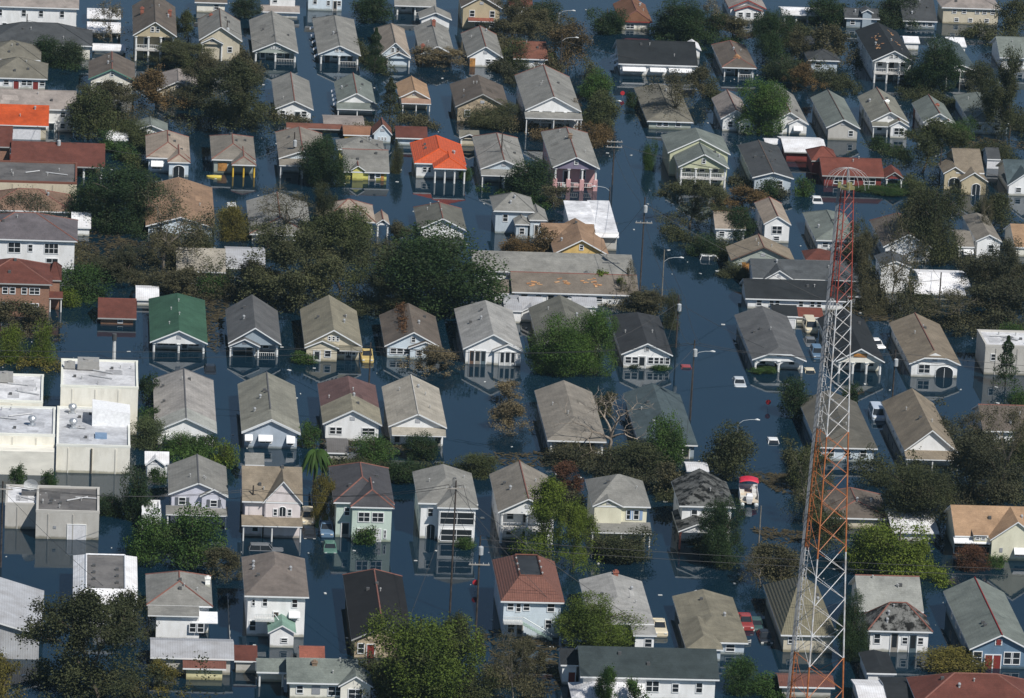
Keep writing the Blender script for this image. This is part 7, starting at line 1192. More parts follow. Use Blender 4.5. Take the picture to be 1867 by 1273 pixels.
def blob_points(rng, n_cl, per, cl_r, shell, zlo=-1.0):
    out = []; k = 0
    while len(out) < n_cl and k < 20000:
        k += 1
        if k == 1:
            LB = [(rng.normal(size=3)*(.42,.42,.4), rng.uniform(.34, .6)) for _ in range(8)]+[(np.array((.45*math.cos(q), .45*math.sin(q), -.55)), .42) for q in (.3, 2.4, 4.5)]; LB = [(c/max(1, np.linalg.norm(c)/.68), r_) for c, r_ in LB]
        c, r_ = LB[int(rng.integers(0, len(LB)))]; p = rng.normal(size=3); p /= np.linalg.norm(p); p = c+p*r_*rng.uniform(shell, 1)**.5
        if p[2] < zlo: continue
        out.append(p)
    C = np.array(out); pts = (C[:, None, :]+rng.normal(size=(len(C), per, 3))*cl_r).reshape(-1, 3); pts = pts/np.percentile(np.abs(pts), 96.5, axis=0); return pts[np.linalg.norm(pts, axis=1) < 1.35]
def branch_mesh(name, rng, depth, spread, r0, leafpts=None, start=.0, limbs=5, mat='bark'):
    V, F = [], []; tips = []
    def grow(p, d, ln, r, lev):
        q = p; pts = [p]; 
        for s in range(3):
            d = (d+Vector(rng.normal(size=3)*.16)).normalized(); q = q+d*ln/3; pts.append(q)
        tube(V, F, pts, [r, r*.85, r*.7, r*.55], 5 if lev < 2 else 3, False)
        if lev >= depth: tips.append(q); return
        n = limbs if lev == 0 else rng.integers(2, 4)
        for j in range(n):
            ang = rng.uniform(.35, spread); az = 2*math.pi*(j+rng.uniform(-.3, .3))/n; x = d.orthogonal().normalized(); y = d.cross(x)
            nd = (d*math.cos(ang)+(x*math.cos(az)+y*math.sin(az))*math.sin(ang)+Vector((0, 0, .12))).normalized()
            st = pts[2].lerp(q, rng.uniform(.2, 1)) if lev == 0 else q
            grow(st, nd, ln*rng.uniform(.62, .85), r*.55, lev+1)
    grow(Vector((0, 0, -1 if start == 0 else start)), Vector((rng.normal()*.06, rng.normal()*.06, 1)), 1.0, r0, 0)
    A = np.array(V); 
    return A, F, tips
CROWN = {}; TRUNK = {}
# crown meshes live in a unit ball (centre 0, radius 1); the object is scaled to metres, so leaf size is set per size class
SIZES = {'s': 1.6, 'm': 3.2, 'l': 6.0}
def make_kinds():
    for sc, rad in SIZES.items():
        for var in range(3):
            rng = np.random.default_rng(100*var+int(rad*10)); ls = (.105 if sc == 's' else .12 if sc == 'm' else .135)/rad
            k = {'s': (140, 26), 'm': (360, 38), 'l': (900, 42)}[sc]
            CROWN['oak', sc, var] = leaf_mesh('crown', blob_points(rng, k[0], k[1], .13 if sc != 'l' else .085, .45), ls*1.1, rng)
            CROWN['shrub', sc, var] = leaf_mesh('foliage', blob_points(rng, k[0], k[1], .14 if sc != 'l' else .09, .3), ls, rng)
            # storm-thinned crown: fewer clumps hung on real branches
            A, F, tips = branch_mesh('x', rng, 3 if sc == 's' else 4, .95, .075, limbs=5)
            zmin, zmax = -1.0, A[:, 2].max(); rxy = np.percentile(np.hypot(A[:, 0], A[:, 1]), 97)
            def nrmz(P_): P_ = np.array(P_, float); P_[:, 0] /= rxy; P_[:, 1] /= rxy; P_[:, 2] = (P_[:, 2]-zmin)/(zmax-zmin)*2-1; return P_
            T3 = nrmz([tuple(t) for t in tips]); Bv = nrmz(A)
            nl = {'s': 2800, 'm': 10000, 'l': 26000}[sc]; cand = np.concatenate([T3, Bv[Bv[:, 2] > -.55]])
            hub = cand[rng.permutation(len(cand))[:{'s': 60, 'm': 130, 'l': 260}[sc]]]; low = rng.normal(size=(len(hub)//4, 3))*(.5, .5, .22)+(0, 0, -.55); hub = np.concatenate([hub, low])
            pts = hub[rng.integers(0, len(hub), nl)]+rng.normal(size=(nl, 3))*({'s': .14, 'm': .105, 'l': .075}[sc])
            pts[:, :2] /= np.percentile(np.abs(pts[:, :2]), 96, axis=0)
            CROWN['thin', sc, var] = leaf_mesh('crown', pts, ls, rng)
            nb = nl//4; pts = hub[rng.integers(0, len(hub), nb)]+rng.normal(size=(nb, 3))*.08
            CROWN['bare', sc, var] = leaf_mesh('twig_leaves', pts, ls*.85, rng)
            TRUNK['thin', sc, var] = mesh('branches', Bv, F, 'bark')
            # bushy pine: stacked whorls
            P2 = []
            for j in range(k[0]*k[1]//3):
                z = rng.uniform(-.9, 1); w = (1-(z+1)/2)**.7*.95+.06; lay = .75+.25*math.sin(z*13); t = rng.uniform(0, 2*math.pi); q = w*lay*math.sqrt(rng.uniform(.15, 1)); P2.append((q*math.cos(t), q*math.sin(t), z))
            CROWN['pine', sc, var] = leaf_mesh('crown', np.array(P2), ls, rng)
            # trunk with limbs for full crowns
            V, F2 = [], []
            tube(V, F2, [(0,0,-1.35),(0.02,0,-.6),(-.03,.02,0),(0,0,.7)], [.075,.06,.045,.015], 7)
            for j in range(6):
                t = j*2.4+var; z = -.75+.17*j; tube(V, F2, [(0,0,z),(.3*math.cos(t),.3*math.sin(t),z+.3),(.65*math.cos(t),.65*math.sin(t),z+.5)], [.04,.028,.01], 5)
            TRUNK['oak', sc, var] = mesh('trunk', V, F2, 'bark')
    for var in range(3):
        rng = np.random.default_rng(900+var); A, F, tips = branch_mesh('x', rng, 5, 1.15, .085, limbs=5)
        TRUNK['bigbare', 'l', var] = (A, F)
make_kinds()
def palm_meshes():
    V, F = [], []; tube(V, F, [(0,0,-.6),(.04,0,.3),(0,.03,.85)], [.05,.04,.035], 7); tr = mesh('trunk', V, F, 'bark')
    V, F = [], []; rng = random.Random(4)
    for j in range(26):
        t = j*2.399; up = rng.uniform(-.1, 1.1); L0 = rng.uniform(.55, .75); pr = None
        for s in range(8):
            u = s/7; rr = L0*u; z = .86+up*.45*u-.75*u*u; p = (rr*math.cos(t), rr*math.sin(t), z); w = .075*math.sin(math.pi*min(1, u*.9+.1))+.012
            dx, dy = -math.sin(t)*w, math.cos(t)*w
            n = len(V); V += [(p[0]-dx, p[1]-dy, p[2]-w*.8), p, (p[0]+dx, p[1]+dy, p[2]-w*.8)]
            if s: F += [(n-3, n-2, n+1, n), (n-2, n-1, n+2, n+1)]
    return tr, mesh('fronds', V, F, 'leaf')
PTR, PFR = palm_meshes()
BARKC = (.11,.09,.07)
for i, (x, y, w, h, kind, col, lab, nm, lift) in enumerate(TREES):
    rnd = random.Random(i*7+1); rad = w/2; sc = 's' if max(rad, h/2) < 2.1 else 'm' if max(rad, h/2) < 4.3 else 'l'; var = rnd.randrange(3); lc = LEAF[col]; rz = rnd.uniform(0, 6.28)
    name = nm or {'oak':'broadleaf_tree', 'pine':'pine_tree', 'thin':'storm_thinned_tree', 'bare':'stripped_tree', 'bigbare':'leafless_tree', 'shrub':'shrub', 'palm':'palm_tree'}[kind]
    cat = 'shrub' if kind == 'shrub' else 'palm' if kind == 'palm' else 'tree'
    root = thing(name, lab, cat, (x, y, 0), rz, {'shrub':'shrubs and hedges', 'palm':'palms'}.get(kind, 'flooded trees'))
    lo = .02*h if kind in ('oak', 'pine') else 0
    cz = lo+(h-lo)/2; hz = (h-lo)/2
    if kind == 'palm':
        ob('trunk', PTR, root, (0,0,0), BARKC, 0, (h*.9, h*.9, h*.85)); ob('crown', PFR, root, (0,0,0), lc, 0, (w*.75, w*.75, h*.85))
    elif kind == 'shrub':
        ob('foliage', CROWN['shrub', sc, var], root, (0,0,h*.42), lc, 0, (rad, rad, h*.6)); ob('stem', TRUNK['oak', sc, var], root, (0,0,h*.45), BARKC, 0, (rad*.7, rad*.7, h*.5))
    elif kind in ('oak', 'pine'):
        ob('crown', CROWN[kind, sc, var], root, (0,0,cz*.93), lc, 0, (rad*1.0, rad*1.0, hz*.94)); ob('trunk', TRUNK['oak', sc, var], root, (0,0,cz), BARKC, 0, (rad if kind == 'oak' else rad*.5, rad if kind == 'oak' else rad*.5, hz))
    elif kind in ('thin', 'bare'):
        bc = (.13,.105,.08) if kind == 'thin' else (.25,.215,.175)
        ob('branches', TRUNK['thin', sc, var], root, (0,0,h/2), bc, 0, (rad*1.05, rad*1.05, h/2)); ob('crown', CROWN[kind, sc, var], root, (0,0,h/2), lc, 0, (rad*1.12, rad*1.12, h/2))
    else:
        A, F = TRUNK['bigbare', 'l', var]; A = A.copy(); zm = A[:, 2].max(); rx = np.percentile(np.hypot(A[:, 0], A[:, 1]), 98)
        A[:, :2] *= rad/rx; A[:, 2] = (A[:, 2]+1)/(zm+1)*h-.3; ob('branches', mesh('branches', A, F, 'bark'), root, col=(.36,.3,.24))

# tangled undergrowth that nobody could count: one mass per belt
for i, (path, hw, hgt, col, lab) in enumerate(THICKETS):
    rng = np.random.default_rng(300+i); P_ = np.array(path, float); seg = np.linalg.norm(np.diff(P_, axis=0), axis=1); cum = np.concatenate([[0], np.cumsum(seg)]); Lt = cum[-1]
    nh = int(max(12, Lt*hw*1.1)); u = rng.uniform(0, Lt, nh); c = np.stack([np.interp(u, cum, P_[:, 0]), np.interp(u, cum, P_[:, 1]), np.zeros(nh)], 1)
    c[:, :2] += rng.normal(size=(nh, 2))*(.5, hw*.55); c[:, 2] = hgt*rng.uniform(0, 1, nh)**1.3*(.55+.45*np.sin(u*.55+i)*np.cos(u*.23))
    n = int(min(15000, nh*110)); pts = c[rng.integers(0, nh, n)]+rng.normal(size=(n, 3))*(.5, .5, .38); pts[:, 2] = np.abs(pts[:, 2])+.02; o0 = P_[0]
    pts -= (o0[0], o0[1], 0); o = ob('undergrowth', leaf_mesh('undergrowth', pts, .135, rng), None, (o0[0], o0[1], 0), LEAF[col]); o['kind'] = 'stuff'; o['label'] = lab; o['category'] = 'undergrowth'
# ------------------------------------------------------------------ poles, lamps, signs, wires
WOODC = {'w': (.075,.06,.052), 'm': (.35,.36,.36), 'p': (.26,.23,.19), 's': (.6,.6,.58)}
for i, (x, y, z, arm, lamp, tr, c, lab) in enumerate(POLES):
    nm = 'street_lamp' if lamp and c in 'mp' else 'vent_stack' if c == 's' else 'timber_post' if c == 'p' else 'utility_pole'
    root = thing(nm, lab, {'street_lamp':'street lamp', 'vent_stack':'pipe', 'timber_post':'post'}.get(nm, 'utility pole'), (x, y, 0), 0, 'utility poles' if nm == 'utility_pole' else None)
    r0 = .13 if c == 'w' else .1 if c == 'p' else .065 if c == 'm' else .3
    V, F = [], []; tube(V, F, [(0,0,-1),(0,0,z*.5),(0,0,z)], [r0, r0*.88, r0*.72], 8); ob('pole', mesh('pole', V, F, 'wood' if c in 'wp' else 'paint'), root, col=WOODC[c])
    if c == 's': V, F = [], []; tube(V, F, [(0,0,z-.9),(0,0,z+.05)], .34, 10); ob('stack_cap', mesh('stack_cap', V, F, 'paint'), root, col=(.08,.08,.08))
    for k in range(arm):
        zz = z-1.0-k*.9 if arm > 1 or tr == 0 else z-z*.26
        box(root, 'cross_arm', (0, -.2, zz), (2.6, .14, .14), 'wood', (.4,.37,.33))
        for s in (-1.15, -.5, .5, 1.15):
            V, F = [], []; tube(V, F, [(0,0,0),(0,0,.22)], [.06,.04], 6); ob('insulator', cached('insul', lambda: mesh('insulator', V, F, 'paint')), root, (s, -.2, zz+.07), (.5,.5,.5))
    if tr:
        V, F = [], []; tube(V, F, [(0,0,-.5),(0,0,.5),(0,0,.62)], [.32,.32,.1], 10); ob('transformer', cached('trafo', lambda: mesh('transformer', V, F, 'paint')), root, (.1, -.48, z-1.8), (.42,.44,.45))
    if lamp:
        s = 1 if lamp > 0 else -1; V, F = [], []; zz = z-.4 if c == 'm' else z-z*.2
        tube(V, F, [(0,0,zz),(s*.7,0,zz+.55),(s*1.6,-.1,zz+.75),(s*2.4,-.15,zz+.78)], .035, 6); ob('lamp_arm', mesh('lamp_arm', V, F, 'paint'), root, col=(.55,.57,.58))
        V, F = [], []; tube(V, F, [(s*2.3,-.15,zz+.78),(s*2.6,-.16,zz+.8),(s*3.0,-.18,zz+.74)], [.06,.15,.08], 8); ob('lamp_head', mesh('lamp_head', V, F, 'paint'), root, col=(.66,.67,.66))
for i, (x, y, z, lab) in enumerate(SIGNS):
    root = thing('stop_sign', lab, 'sign', (x, y, 0)); V, F = [], []; tube(V, F, [(0,0,-.8),(0,0,z+.3)], .035, 6); ob('post', mesh('post', V, F, 'steel'), root)
    k = 8; V = [(.4*math.cos(2*math.pi*(j+.5)/k), yy, z+.4*math.sin(2*math.pi*(j+.5)/k)) for yy in (-.06, -.04) for j in range(k)]
    ob('sign_plate', mesh('sign_plate', V, [tuple(range(k)), tuple(reversed(range(k, 2*k)))]+[(j, (j+1) % k, k+(j+1) % k, k+j) for j in range(k)], 'paint'), root, col=(.5,.03,.04))
def cable(p, q, sag, label):
    V, F = [], []; pts = []
    for j in range(13): u = j/12; pts.append((p[0]+(q[0]-p[0])*u, p[1]+(q[1]-p[1])*u, p[2]+(q[2]-p[2])*u-sag*4*u*(1-u)))
    tube(V, F, pts, .03, 4); o = ob('power_line', mesh('power_line', V, F, 'wire')); o['label'] = label; o['category'] = 'cable'; o['group'] = 'power lines'; return o
def ptop(key):
    for q in POLES:
        if key in q[-1]: return q
for a, b, l in (('tall utility pole with transformer in mid', 'wooden pole at the speckled', 'from mid street pole to the speckled slate house pole'), ('wooden pole at the speckled', 'tall utility pole with lamp at the flooded', 'from the slate house pole to the corner lamp pole'),
                ('utility pole at the left corner of the pink-white', 'utility pole before the white glazed', 'from the pink-white house pole to the glazed house pole'), ('utility pole before the white glazed', 'before the terracotta roof', 'from the glazed house pole to the terracotta house pole'),
                ('utility pole at the left edge', 'utility pole at the left corner of the pink-white', 'from the left edge pole to the pink-white house pole'), ('tall utility pole with lamp at the flooded', 'between the arched', 'from the flooded corner pole to the arched houses pole'),
                ('double cross-arm', 'tall utility pole with transformer in mid', 'from the double cross-arm pole to the mid street pole'), ('above the purple-brown', 'tall utility pole with lamp at the flooded', 'from the purple-brown roof pole to the flooded corner pole')):
    p, q = ptop(a), ptop(b)
    if p and q:
        for k, (dx, dz) in enumerate(((-.9, -.5), (.9, -.5))): cable((p[0]+dx, p[1]-.2, p[2]+dz), (q[0]+dx, q[1]-.2, q[2]+dz), 1.2, ('left' if k == 0 else 'right')+' power line '+l)

for i, (p, q, lab) in enumerate(FENCES):
    p, q = Vector((*p, 0)), Vector((*q, 0)); Lf = (q-p).length; root = thing('fence', lab, 'fence', p, math.atan2(q.y-p.y, q.x-p.x)); n = int(Lf/2.4)
    for j in range(n+1): box(root, 'post', (Lf*j/n, 0, -.1), (.1, .1, 1.1), 'wood', (.5,.5,.48))
    for z in (.12, .36): box(root, 'rail', (Lf/2, -.07, z), (Lf, .04, .12), 'wood', (.55,.55,.53))
rng = np.random.default_rng(5)
rb_ = thing('fallen_branch', 'reddish dead branches lying on the brown roof', 'branch', ROOF_BRANCH[0])
pp = np.concatenate([np.array(q)-np.array(ROOF_BRANCH[0])+rng.normal(size=(420, 3))*(.55, 1.3, .12) for q in ROOF_BRANCH]); ob('dead_leaves', leaf_mesh('dead_leaves', pp, .16, rng), rb_, col=(.11,.06,.04))
V, F = [], []; q0 = [Vector(q)-Vector(ROOF_BRANCH[0]) for q in ROOF_BRANCH]; tube(V, F, q0, .07, 5); ob('limb', mesh('limb', V, F, 'bark'), rb_, col=(.16,.12,.09))
wired = set()
def wire(p, q, sag, lab):
    cable(p, q, sag, 'thin service wire to the '+' '.join(lab.split()[:10]))['group'] = 'service wires'
for q in POLES:
    if q[6] != 'w': continue
    near = sorted((d for d in HOUSES if d['n'] == 'house' and d['w'] > 6), key=lambda d: (d['x']-q[0])**2+(d['y']-q[1])**2)[:3]
    for d in near:
        if d['l'] not in wired and (d['x']-q[0])**2+(d['y']-q[1])**2 < 28**2:
            wired.add(d['l']); wire((q[0], q[1], q[2]-1.2), (d['x']+d['w']*.3, d['y']+.3, d['h']-.1), .5, d['l'])
for key, x1, l in (('above the purple-brown', -130, 'running left along the main flooded row'), ('between the arched', 150, 'running right past the arched houses'), ('before the terracotta roof', 150, 'running right along the lower flooded street'), ('utility pole at the left edge', -130, 'running off the left edge by the dish roof')):
    p = ptop(key)
    for k, dz in enumerate((-.4, -1.3)): cable((p[0], p[1]-.3, p[2]+dz), (x1, p[1]-.3, p[2]+dz), 2.2, ('upper' if k == 0 else 'lower')+' street cable '+l)
# ------------------------------------------------------------------ vehicles (all up to their windows in water)
def loft(name, rings, mat, cap=True):
    V, F = [], []; k = len(rings[0])
    for r_ in rings: V += r_
    for i in range(len(rings)-1):
        for j in range(k): F.append((i*k+j, i*k+(j+1) % k, (i+1)*k+(j+1) % k, (i+1)*k+j))
    if cap: F.append(tuple(reversed(range(k)))); F.append(tuple((len(rings)-1)*k+j for j in range(k)))
    return mesh(name, V, F, mat, smooth=False)
def rounded(w, l0, l1, z, c=.18):   # outline in plan, half width w, y from l0 to l1
    return [(-w+c, l0, z), (w-c, l0, z), (w, l0+c, z), (w, l1-c, z), (w-c, l1, z), (-w+c, l1, z), (-w, l1-c, z), (-w, l0+c, z)]
def car_meshes(kind):
    L = {'car':4.6, 'suv':4.7, 'van':5.0, 'truck':5.3}[kind]; w = .9 if kind != 'van' else .98
    hood = {'car':.86, 'suv':1.0, 'van':1.05, 'truck':1.05}[kind]; top = {'car':1.38, 'suv':1.68, 'van':1.95, 'truck':1.7}[kind]
    l0, l1 = -L/2, L/2
    body = loft('body', [rounded(w-.08, l0+.1, l1-.1, .25), rounded(w, l0, l1, .5), rounded(w, l0+.02, l1-.02, hood-.12), rounded(w-.08, l0+.1, l1-.1, hood)], 'carpaint')
    c0, c1 = {'car':(-.75, 1.75), 'suv':(-.9, 2.2), 'van':(-1.7, 2.4), 'truck':(-1.0, .75)}[kind]; sl = .55 if kind != 'van' else .35; rs = {'car':.5, 'suv':.2, 'van':.08, 'truck':.15}[kind]
    glassm = loft('cabin_glass', [rounded(w-.1, c0, c1, hood-.02), rounded(w-.26, c0+sl, c1-rs, top-.06)], 'glass')
    roof = loft('roof', [rounded(w-.25, c0+sl-.02, c1-rs+.02, top-.07), rounded(w-.27, c0+sl+.02, c1-rs-.02, top), rounded(w-.5, c0+sl+.25, c1-rs-.25, top+.03)], 'carpaint')
    pil = []
    V, F = [], []
    for s in (-1, 1):
        for ya, yb in ((c0, c0+sl), ((c0+c1)/2+.1, (c0+c1)/2+.12), (c1, c1-rs)): tube(V, F, [(s*(w-.1), ya, hood-.02), (s*(w-.25), yb, top-.05)], .05, 4)
    pill = mesh('pillars', V, F, 'carpaint')
    extra = None
    if kind == 'truck':
        V, F = [], []
        for s in (-1, 1): add_box(V, F, (s*(w-.06), 1.6, hood+.06), (.1, 1.6, .16))
        add_box(V, F, (0, 2.45, hood+.06), (2*w-.26, .1, .16)); extra = mesh('bed_rails', V, F, 'carpaint')
    V, F = [], []
    for k in range(10): t = 2*math.pi*k/10; V += [(0, .33*math.cos(t), .33*math.sin(t)), (.2, .33*math.cos(t), .33*math.sin(t))]
    for k in range(10): a = 2*k; b = 2*((k+1) % 10); F.append((a, b, b+1, a+1))
    F += [tuple(range(0, 20, 2)), tuple(reversed(range(1, 20, 2)))]; wheel = mesh('wheel', V, F, 'rubber')
    hl = mesh('headlight', *[[ (-.2,-.0,-.08),(.2,0,-.08),(.2,0,.08),(-.2,0,.08)], [(0,1,2,3)]], 'glass') if False else None
    return body, glassm, roof, pill, extra, wheel, w, L, hood
CM = {}
for i, (x, y, kind, c, rot, dz, lab) in enumerate(CARS):
    if kind not in CM: CM[kind] = car_meshes(kind)
    body, gl, rf, pl, ex, wh, w, L, hood = CM[kind]; col = CAR[c]
    root = thing({'truck':'pickup_truck', 'van':'van', 'suv':'station_wagon'}.get(kind, 'car'), lab, {'truck':'truck', 'van':'van'}.get(kind, 'car'), (x, y, dz), R(rot), 'drowned vehicles')
    ob('body', body, root, col=col); ob('cabin_glass', gl, root); ob('roof', rf, root, col=col); ob('pillars', pl, root, col=col)
    if ex: ob('bed_rails', ex, root, col=col)
    for s in (-1, 1):
        for yy in (-L*.3, L*.3): ob('wheel', wh, root, (s*w-(.2 if s > 0 else 0), yy, .33))
        box(root, 'headlight', (s*.6, -L/2-.01, hood-.2), (.34, .06, .16), 'paint', (.75,.75,.7)); box(root, 'tail_light', (s*.68, L/2+.01, hood-.2), (.24, .05, .16), 'paint', (.4,.03,.03))

# pontoon boat
bt = thing('pontoon_boat', 'white pontoon boat with red canopy afloat in the street', 'boat', (BOAT[0], BOAT[1], 0), R(-4))
for s in (-1, 1):
    V, F = [], []; tube(V, F, [(s*.95,-.2,.1),(s*.95,0,.12),(s*.95,6,.12),(s*.95,6.9,.35)], [.2,.32,.32,.08], 10); ob('pontoon', mesh('pontoon', V, F, 'paint'), bt, col=(.66,.7,.7))
V, F = [], []; add_box(V, F, (0,3.2,.5), (2.5,6.4,.12)); ob('deck', mesh('deck', V, F, 'paint'), bt, col=(.6,.52,.4))
for c, s in (((-1.22,3.6,.9), (.06,5.2,.62)), ((1.22,3.6,.9), (.06,5.2,.62)), ((0,6.2,.9), (2.38,.06,.62))): box(bt, 'side_panel', c, s, 'paint', (.74,.75,.74))
for c, s in (((-.85,4.9,.75), (.6,1.8,.4)), ((.85,4.9,.75), (.6,1.8,.4)), ((.8,2.3,.75), (.6,1.2,.4)), ((-.75,1.4,.72), (.7,.7,.35))): box(bt, 'seat', c, s, 'paint', (.7,.68,.62))
box(bt, 'helm_console', (.75,3.4,.95), (.6,.5,.8), 'paint', (.74,.74,.72))
V, F = [], []; add_box(V, F, (0,-.15,.55), (.34,.4,1.0)); mo = ob('outboard_motor', loft('outboard_motor', [[(x*.3, y*.36-.1, .25) for x, y in ((-1,-1),(1,-1),(1,1),(-1,1))], [(x*.45, y*.5-.1, .95) for x, y in ((-1,-1),(1,-1),(1,1),(-1,1))], [(x*.46, y*.5-.08, 1.35) for x, y in ((-1,-1),(1,-1),(1,1),(-1,1))], [(x*.34, y*.36, 1.55) for x, y in ((-1,-1),(1,-1),(1,1),(-1,1))]], 'paint'), bt, (0, .5, 0), (.8,.8,.8))
V, F = [], []; k = 9; n = 7
for i in range(n):
    for j in range(k): t = j/(k-1)*2-1; V.append((t*1.32, 3.5+2.4*i/(n-1), 2.3+.3*(1-t*t)-.12*((i/(n-1)*2-1)**4)))
for i in range(n-1):
    for j in range(k-1): F.append((i*k+j, i*k+j+1, (i+1)*k+j+1, (i+1)*k+j))
cn = ob('canopy', mesh('canopy', V, F, 'paint', smooth=True), bt, col=(.6,.03,.06)); sm = cn.modifiers.new('thick', 'SOLIDIFY'); sm.thickness = .07
for s in (-1, 1):
    for yy in (3.7, 5.7): V, F = [], []; tube(V, F, [(s*1.2, 4.7, 1.2), (s*1.28, yy, 2.28)], .03, 6); ob('canopy_pole', mesh('canopy_pole', V, F, 'steel'), bt)
# yellow upturned boat and drifting white frame
yb = thing('upturned_boat', 'yellow upturned boat by the house with yellow posts', 'boat', (YELLOW_BOAT[0], YELLOW_BOAT[1], 0), R(78)); yb.scale = (.55, .5, .55)
rings = []
for i in range(9):
    u = i/8; w = .85*math.sin(math.pi*(.12+.86*u))**.6 if 0 < i else .55; w = max(.05, w if i < 8 else .04); hh = .75*(1-.5*u*u)
    rings.append([(-w, -2.5+5*u, -.1), (-w*.9, -2.5+5*u, hh*.5), (-w*.4, -2.5+5*u, hh*.95), (0, -2.5+5*u, hh), (w*.4, -2.5+5*u, hh*.95), (w*.9, -2.5+5*u, hh*.5), (w, -2.5+5*u, -.1)])
ob('hull', loft('hull', rings, 'paint'), yb, col=(.68,.53,.1)); V, F = [], []; tube(V, F, [(0,-2.5,.78),(0,0,.7),(0,2.3,.42)], .05, 5); ob('keel', mesh('keel', V, F, 'paint'), yb, col=(.6,.48,.12))
rf_ = thing('floating_frame', 'white timber frame drifting beside the white two-storey house', 'debris', (RAFT[0], RAFT[1], .06), R(-8))
for c, s in (((-.9,0,0),(.14,6,.12)), ((.9,0,0),(.14,6,.12)), ((0,-2.93,0.005),(1.66,.14,.12)), ((0,2.93,0.005),(1.66,.14,.12)), ((0,-1,0.005),(1.66,.1,.1)), ((0,1,.005),(1.66,.1,.1))): box(rf_, 'timber', c, s, 'wood', (.62,.62,.6))

# ------------------------------------------------------------------ lattice tower
tw = thing('lattice_tower', 'tall red and white lattice radio tower with umbrella antenna on top', 'tower', (TOWER['x'], TOWER['y'], 0))
(z1, w1), (z2, w2) = TOWER['w']; H = TOWER['top']
def rad(z): return (w1+(w2-w1)*(z-z1)/(z2-z1))/1.628
TH = [R(10), R(130), R(250)]
def leg_pt(k, z): return Vector((rad(z)*math.cos(TH[k]), rad(z)*math.sin(TH[k]), z))
levels = [0]; 
while levels[-1] < H-.5: levels.append(levels[-1]+max(1.15, rad(levels[-1])*1.628*.68))
levels[-1] = H
for k in range(3):
    V, F = [], []; tube(V, F, [leg_pt(k, z) for z in levels], [.115-.045*z/H for z in levels], 8); ob('leg', mesh('leg', V, F, 'tower'), tw)
for i in range(len(levels)-1):
    za, zb = levels[i], levels[i+1]
    for k in range(3):
        j = (k+1) % 3; rr = (.052-.018*za/H)*(1 if k == 2 else .62)
        V, F = [], []; tube(V, F, [leg_pt(k, za), leg_pt(j, zb)], rr, 5); ob('brace', mesh('brace', V, F, 'tower'), tw)
        if za < TOWER['b'][4]: V, F = [], []; tube(V, F, [leg_pt(j, za), leg_pt(k, zb)], rr*.85, 5); ob('brace', mesh('brace', V, F, 'tower'), tw)
V, F = [], []
for k in range(2): tube(V, F, [leg_pt(1, z)*.93+Vector((-.16+.32*k, -.1, 0)) for z in levels], .035, 4)
z = .5
while z < H-.5: a = leg_pt(1, z)*.93+Vector((0, -.1, 0)); add_box(V, F, (a.x, a.y, z), (.32, .04, .04)); z += .6
lad = ob('ladder', mesh('ladder', V, F, 'tower'), tw); lad['kind'] = 'stuff'
for k in range(3):
    V, F = [], []; tube(V, F, [leg_pt(1, z)+Vector((-.22-.1*k, -.12+.05*k+.04*math.sin(z*.9+k), 0)) for z in levels], .05, 5); ob('cable', mesh('cable', V, F, 'paint'), tw, col=(.3,.31,.33))
V, F = [], []; tube(V, F, [(0,0,H-.1),(0,0,H+.12)], 1.0, 6); ob('platform', mesh('platform', V, F, 'paint'), tw, col=(.2,.18,.08))
box(tw, 'equipment_box', (-.9,-.4,H+.4), (.4,.4,.6), 'paint', (.26,.25,.1)); box(tw, 'equipment_box', (.2,-.5,H+.4), (.6,.4,.6), 'paint', (.26,.23,.09))
CZ = TOWER['crown']
V, F = [], []; tube(V, F, [(0,0,H),(0,0,CZ)], .1, 6); ob('mast', mesh('mast', V, F, 'steel'), tw)
for j in range(15):
    t = 2*math.pi*j/15+.1; V, F = [], []; Rr = 2.5
    tube(V, F, [(Rr*math.sin(u)*math.cos(t), Rr*math.sin(u)*math.sin(t), CZ-(CZ-H)*.95*(1-math.cos(u))*(1 if j % 3 else .8)) for u in [q*math.pi/2/7 for q in range(8)]], .022, 4); ob('antenna_rib', mesh('antenna_rib', V, F, 'paint'), tw, col=(.45,.43,.42))

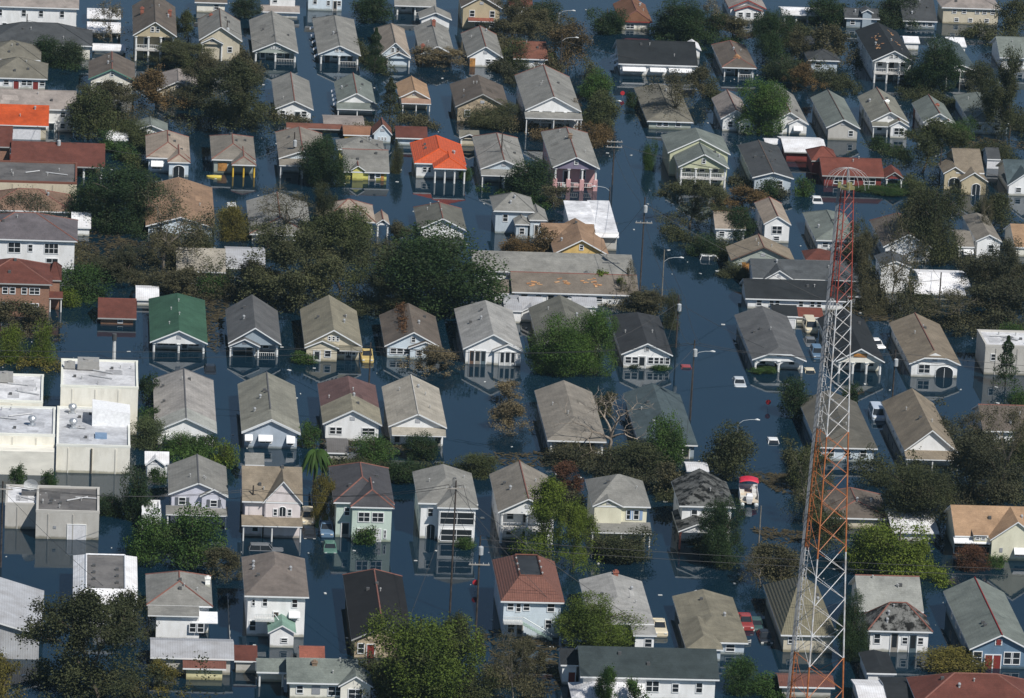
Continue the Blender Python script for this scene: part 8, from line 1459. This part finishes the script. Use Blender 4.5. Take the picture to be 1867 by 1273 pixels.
# ------------------------------------------------------------------ floating debris
for i, (x, y, rx, ry, n, lab) in enumerate(DEBRIS):
    rng = np.random.default_rng(50+i); t = rng.uniform(0, 6.28, n); q = np.sqrt(rng.uniform(0, 1, n))*(.75+.25*np.sin(3*t+i)); 
    pts = np.stack([q*rx*np.cos(t), q*ry*np.sin(t), rng.uniform(.01, .16, n)], 1); V, F = [], []
    for p in pts:
        a = rng.uniform(0, 3.14); l = rng.uniform(.1, .7); w = rng.uniform(.03, .16); c, s = math.cos(a), math.sin(a); k = len(V); tl = rng.uniform(-.04, .06)
        for dx, dy in ((-l,-w),(l,-w),(l,w),(-l,w)): V.append((p[0]+dx*c-dy*s, p[1]+dx*s+dy*c, p[2]+tl*dx))
        F.append((k,k+1,k+2,k+3))
    o = ob('floating_debris', mesh('floating_debris', V, F, 'leaf'), None, (x, y, 0), (.085,.07,.05)); o['kind'] = 'stuff'; o['label'] = lab; o['category'] = 'debris'

rng = np.random.default_rng(77); V, F = [], []
for _ in range(420):
    x, y = rng.uniform(-75, 85), rng.uniform(-160, 250); a = rng.uniform(0, 3.14); l = rng.uniform(.06, .3); w = l*rng.uniform(.3, .9)
    n0 = len(V); V += [(x+dx*l*math.cos(a)-dy*w*math.sin(a), y+dx*l*math.sin(a)+dy*w*math.cos(a), zz) for zz in (-.04, .07) for dx, dy in ((-1,-1),(1,-1),(1,1),(-1,1))]
    F += [(n0+4,n0+5,n0+6,n0+7),(n0,n0+1,n0+5,n0+4),(n0+1,n0+2,n0+6,n0+5),(n0+2,n0+3,n0+7,n0+6),(n0+3,n0,n0+4,n0+7)]
o = ob('floating_litter', mesh('floating_litter', V, F, 'paint'), col=(.6,.6,.57)); o['kind'] = 'stuff'; o['label'] = 'small pale litter drifting on the flood water'; o['category'] = 'litter'
# ------------------------------------------------------------------ summer haze: one closed box of even, pale air round camera and town
m, nt, b = new_mat('haze'); nt.nodes.remove(b); pv = nt.nodes.new('ShaderNodeVolumePrincipled')
pv.inputs['Color'].default_value = (.6,.86,.97,1); pv.inputs['Density'].default_value = .00004; pv.inputs['Anisotropy'].default_value = .3
nt.links.new(pv.outputs[0], nt.nodes['Material Output'].inputs['Volume']); M['haze'] = m
V, F = [], []; add_box(V, F, (0, 2500, 114), (8400, 8600, 236))
hz = ob('haze', mesh('haze', V, F, 'haze')); hz['kind'] = 'stuff'; hz['label'] = 'thin bluish summer haze over the town'
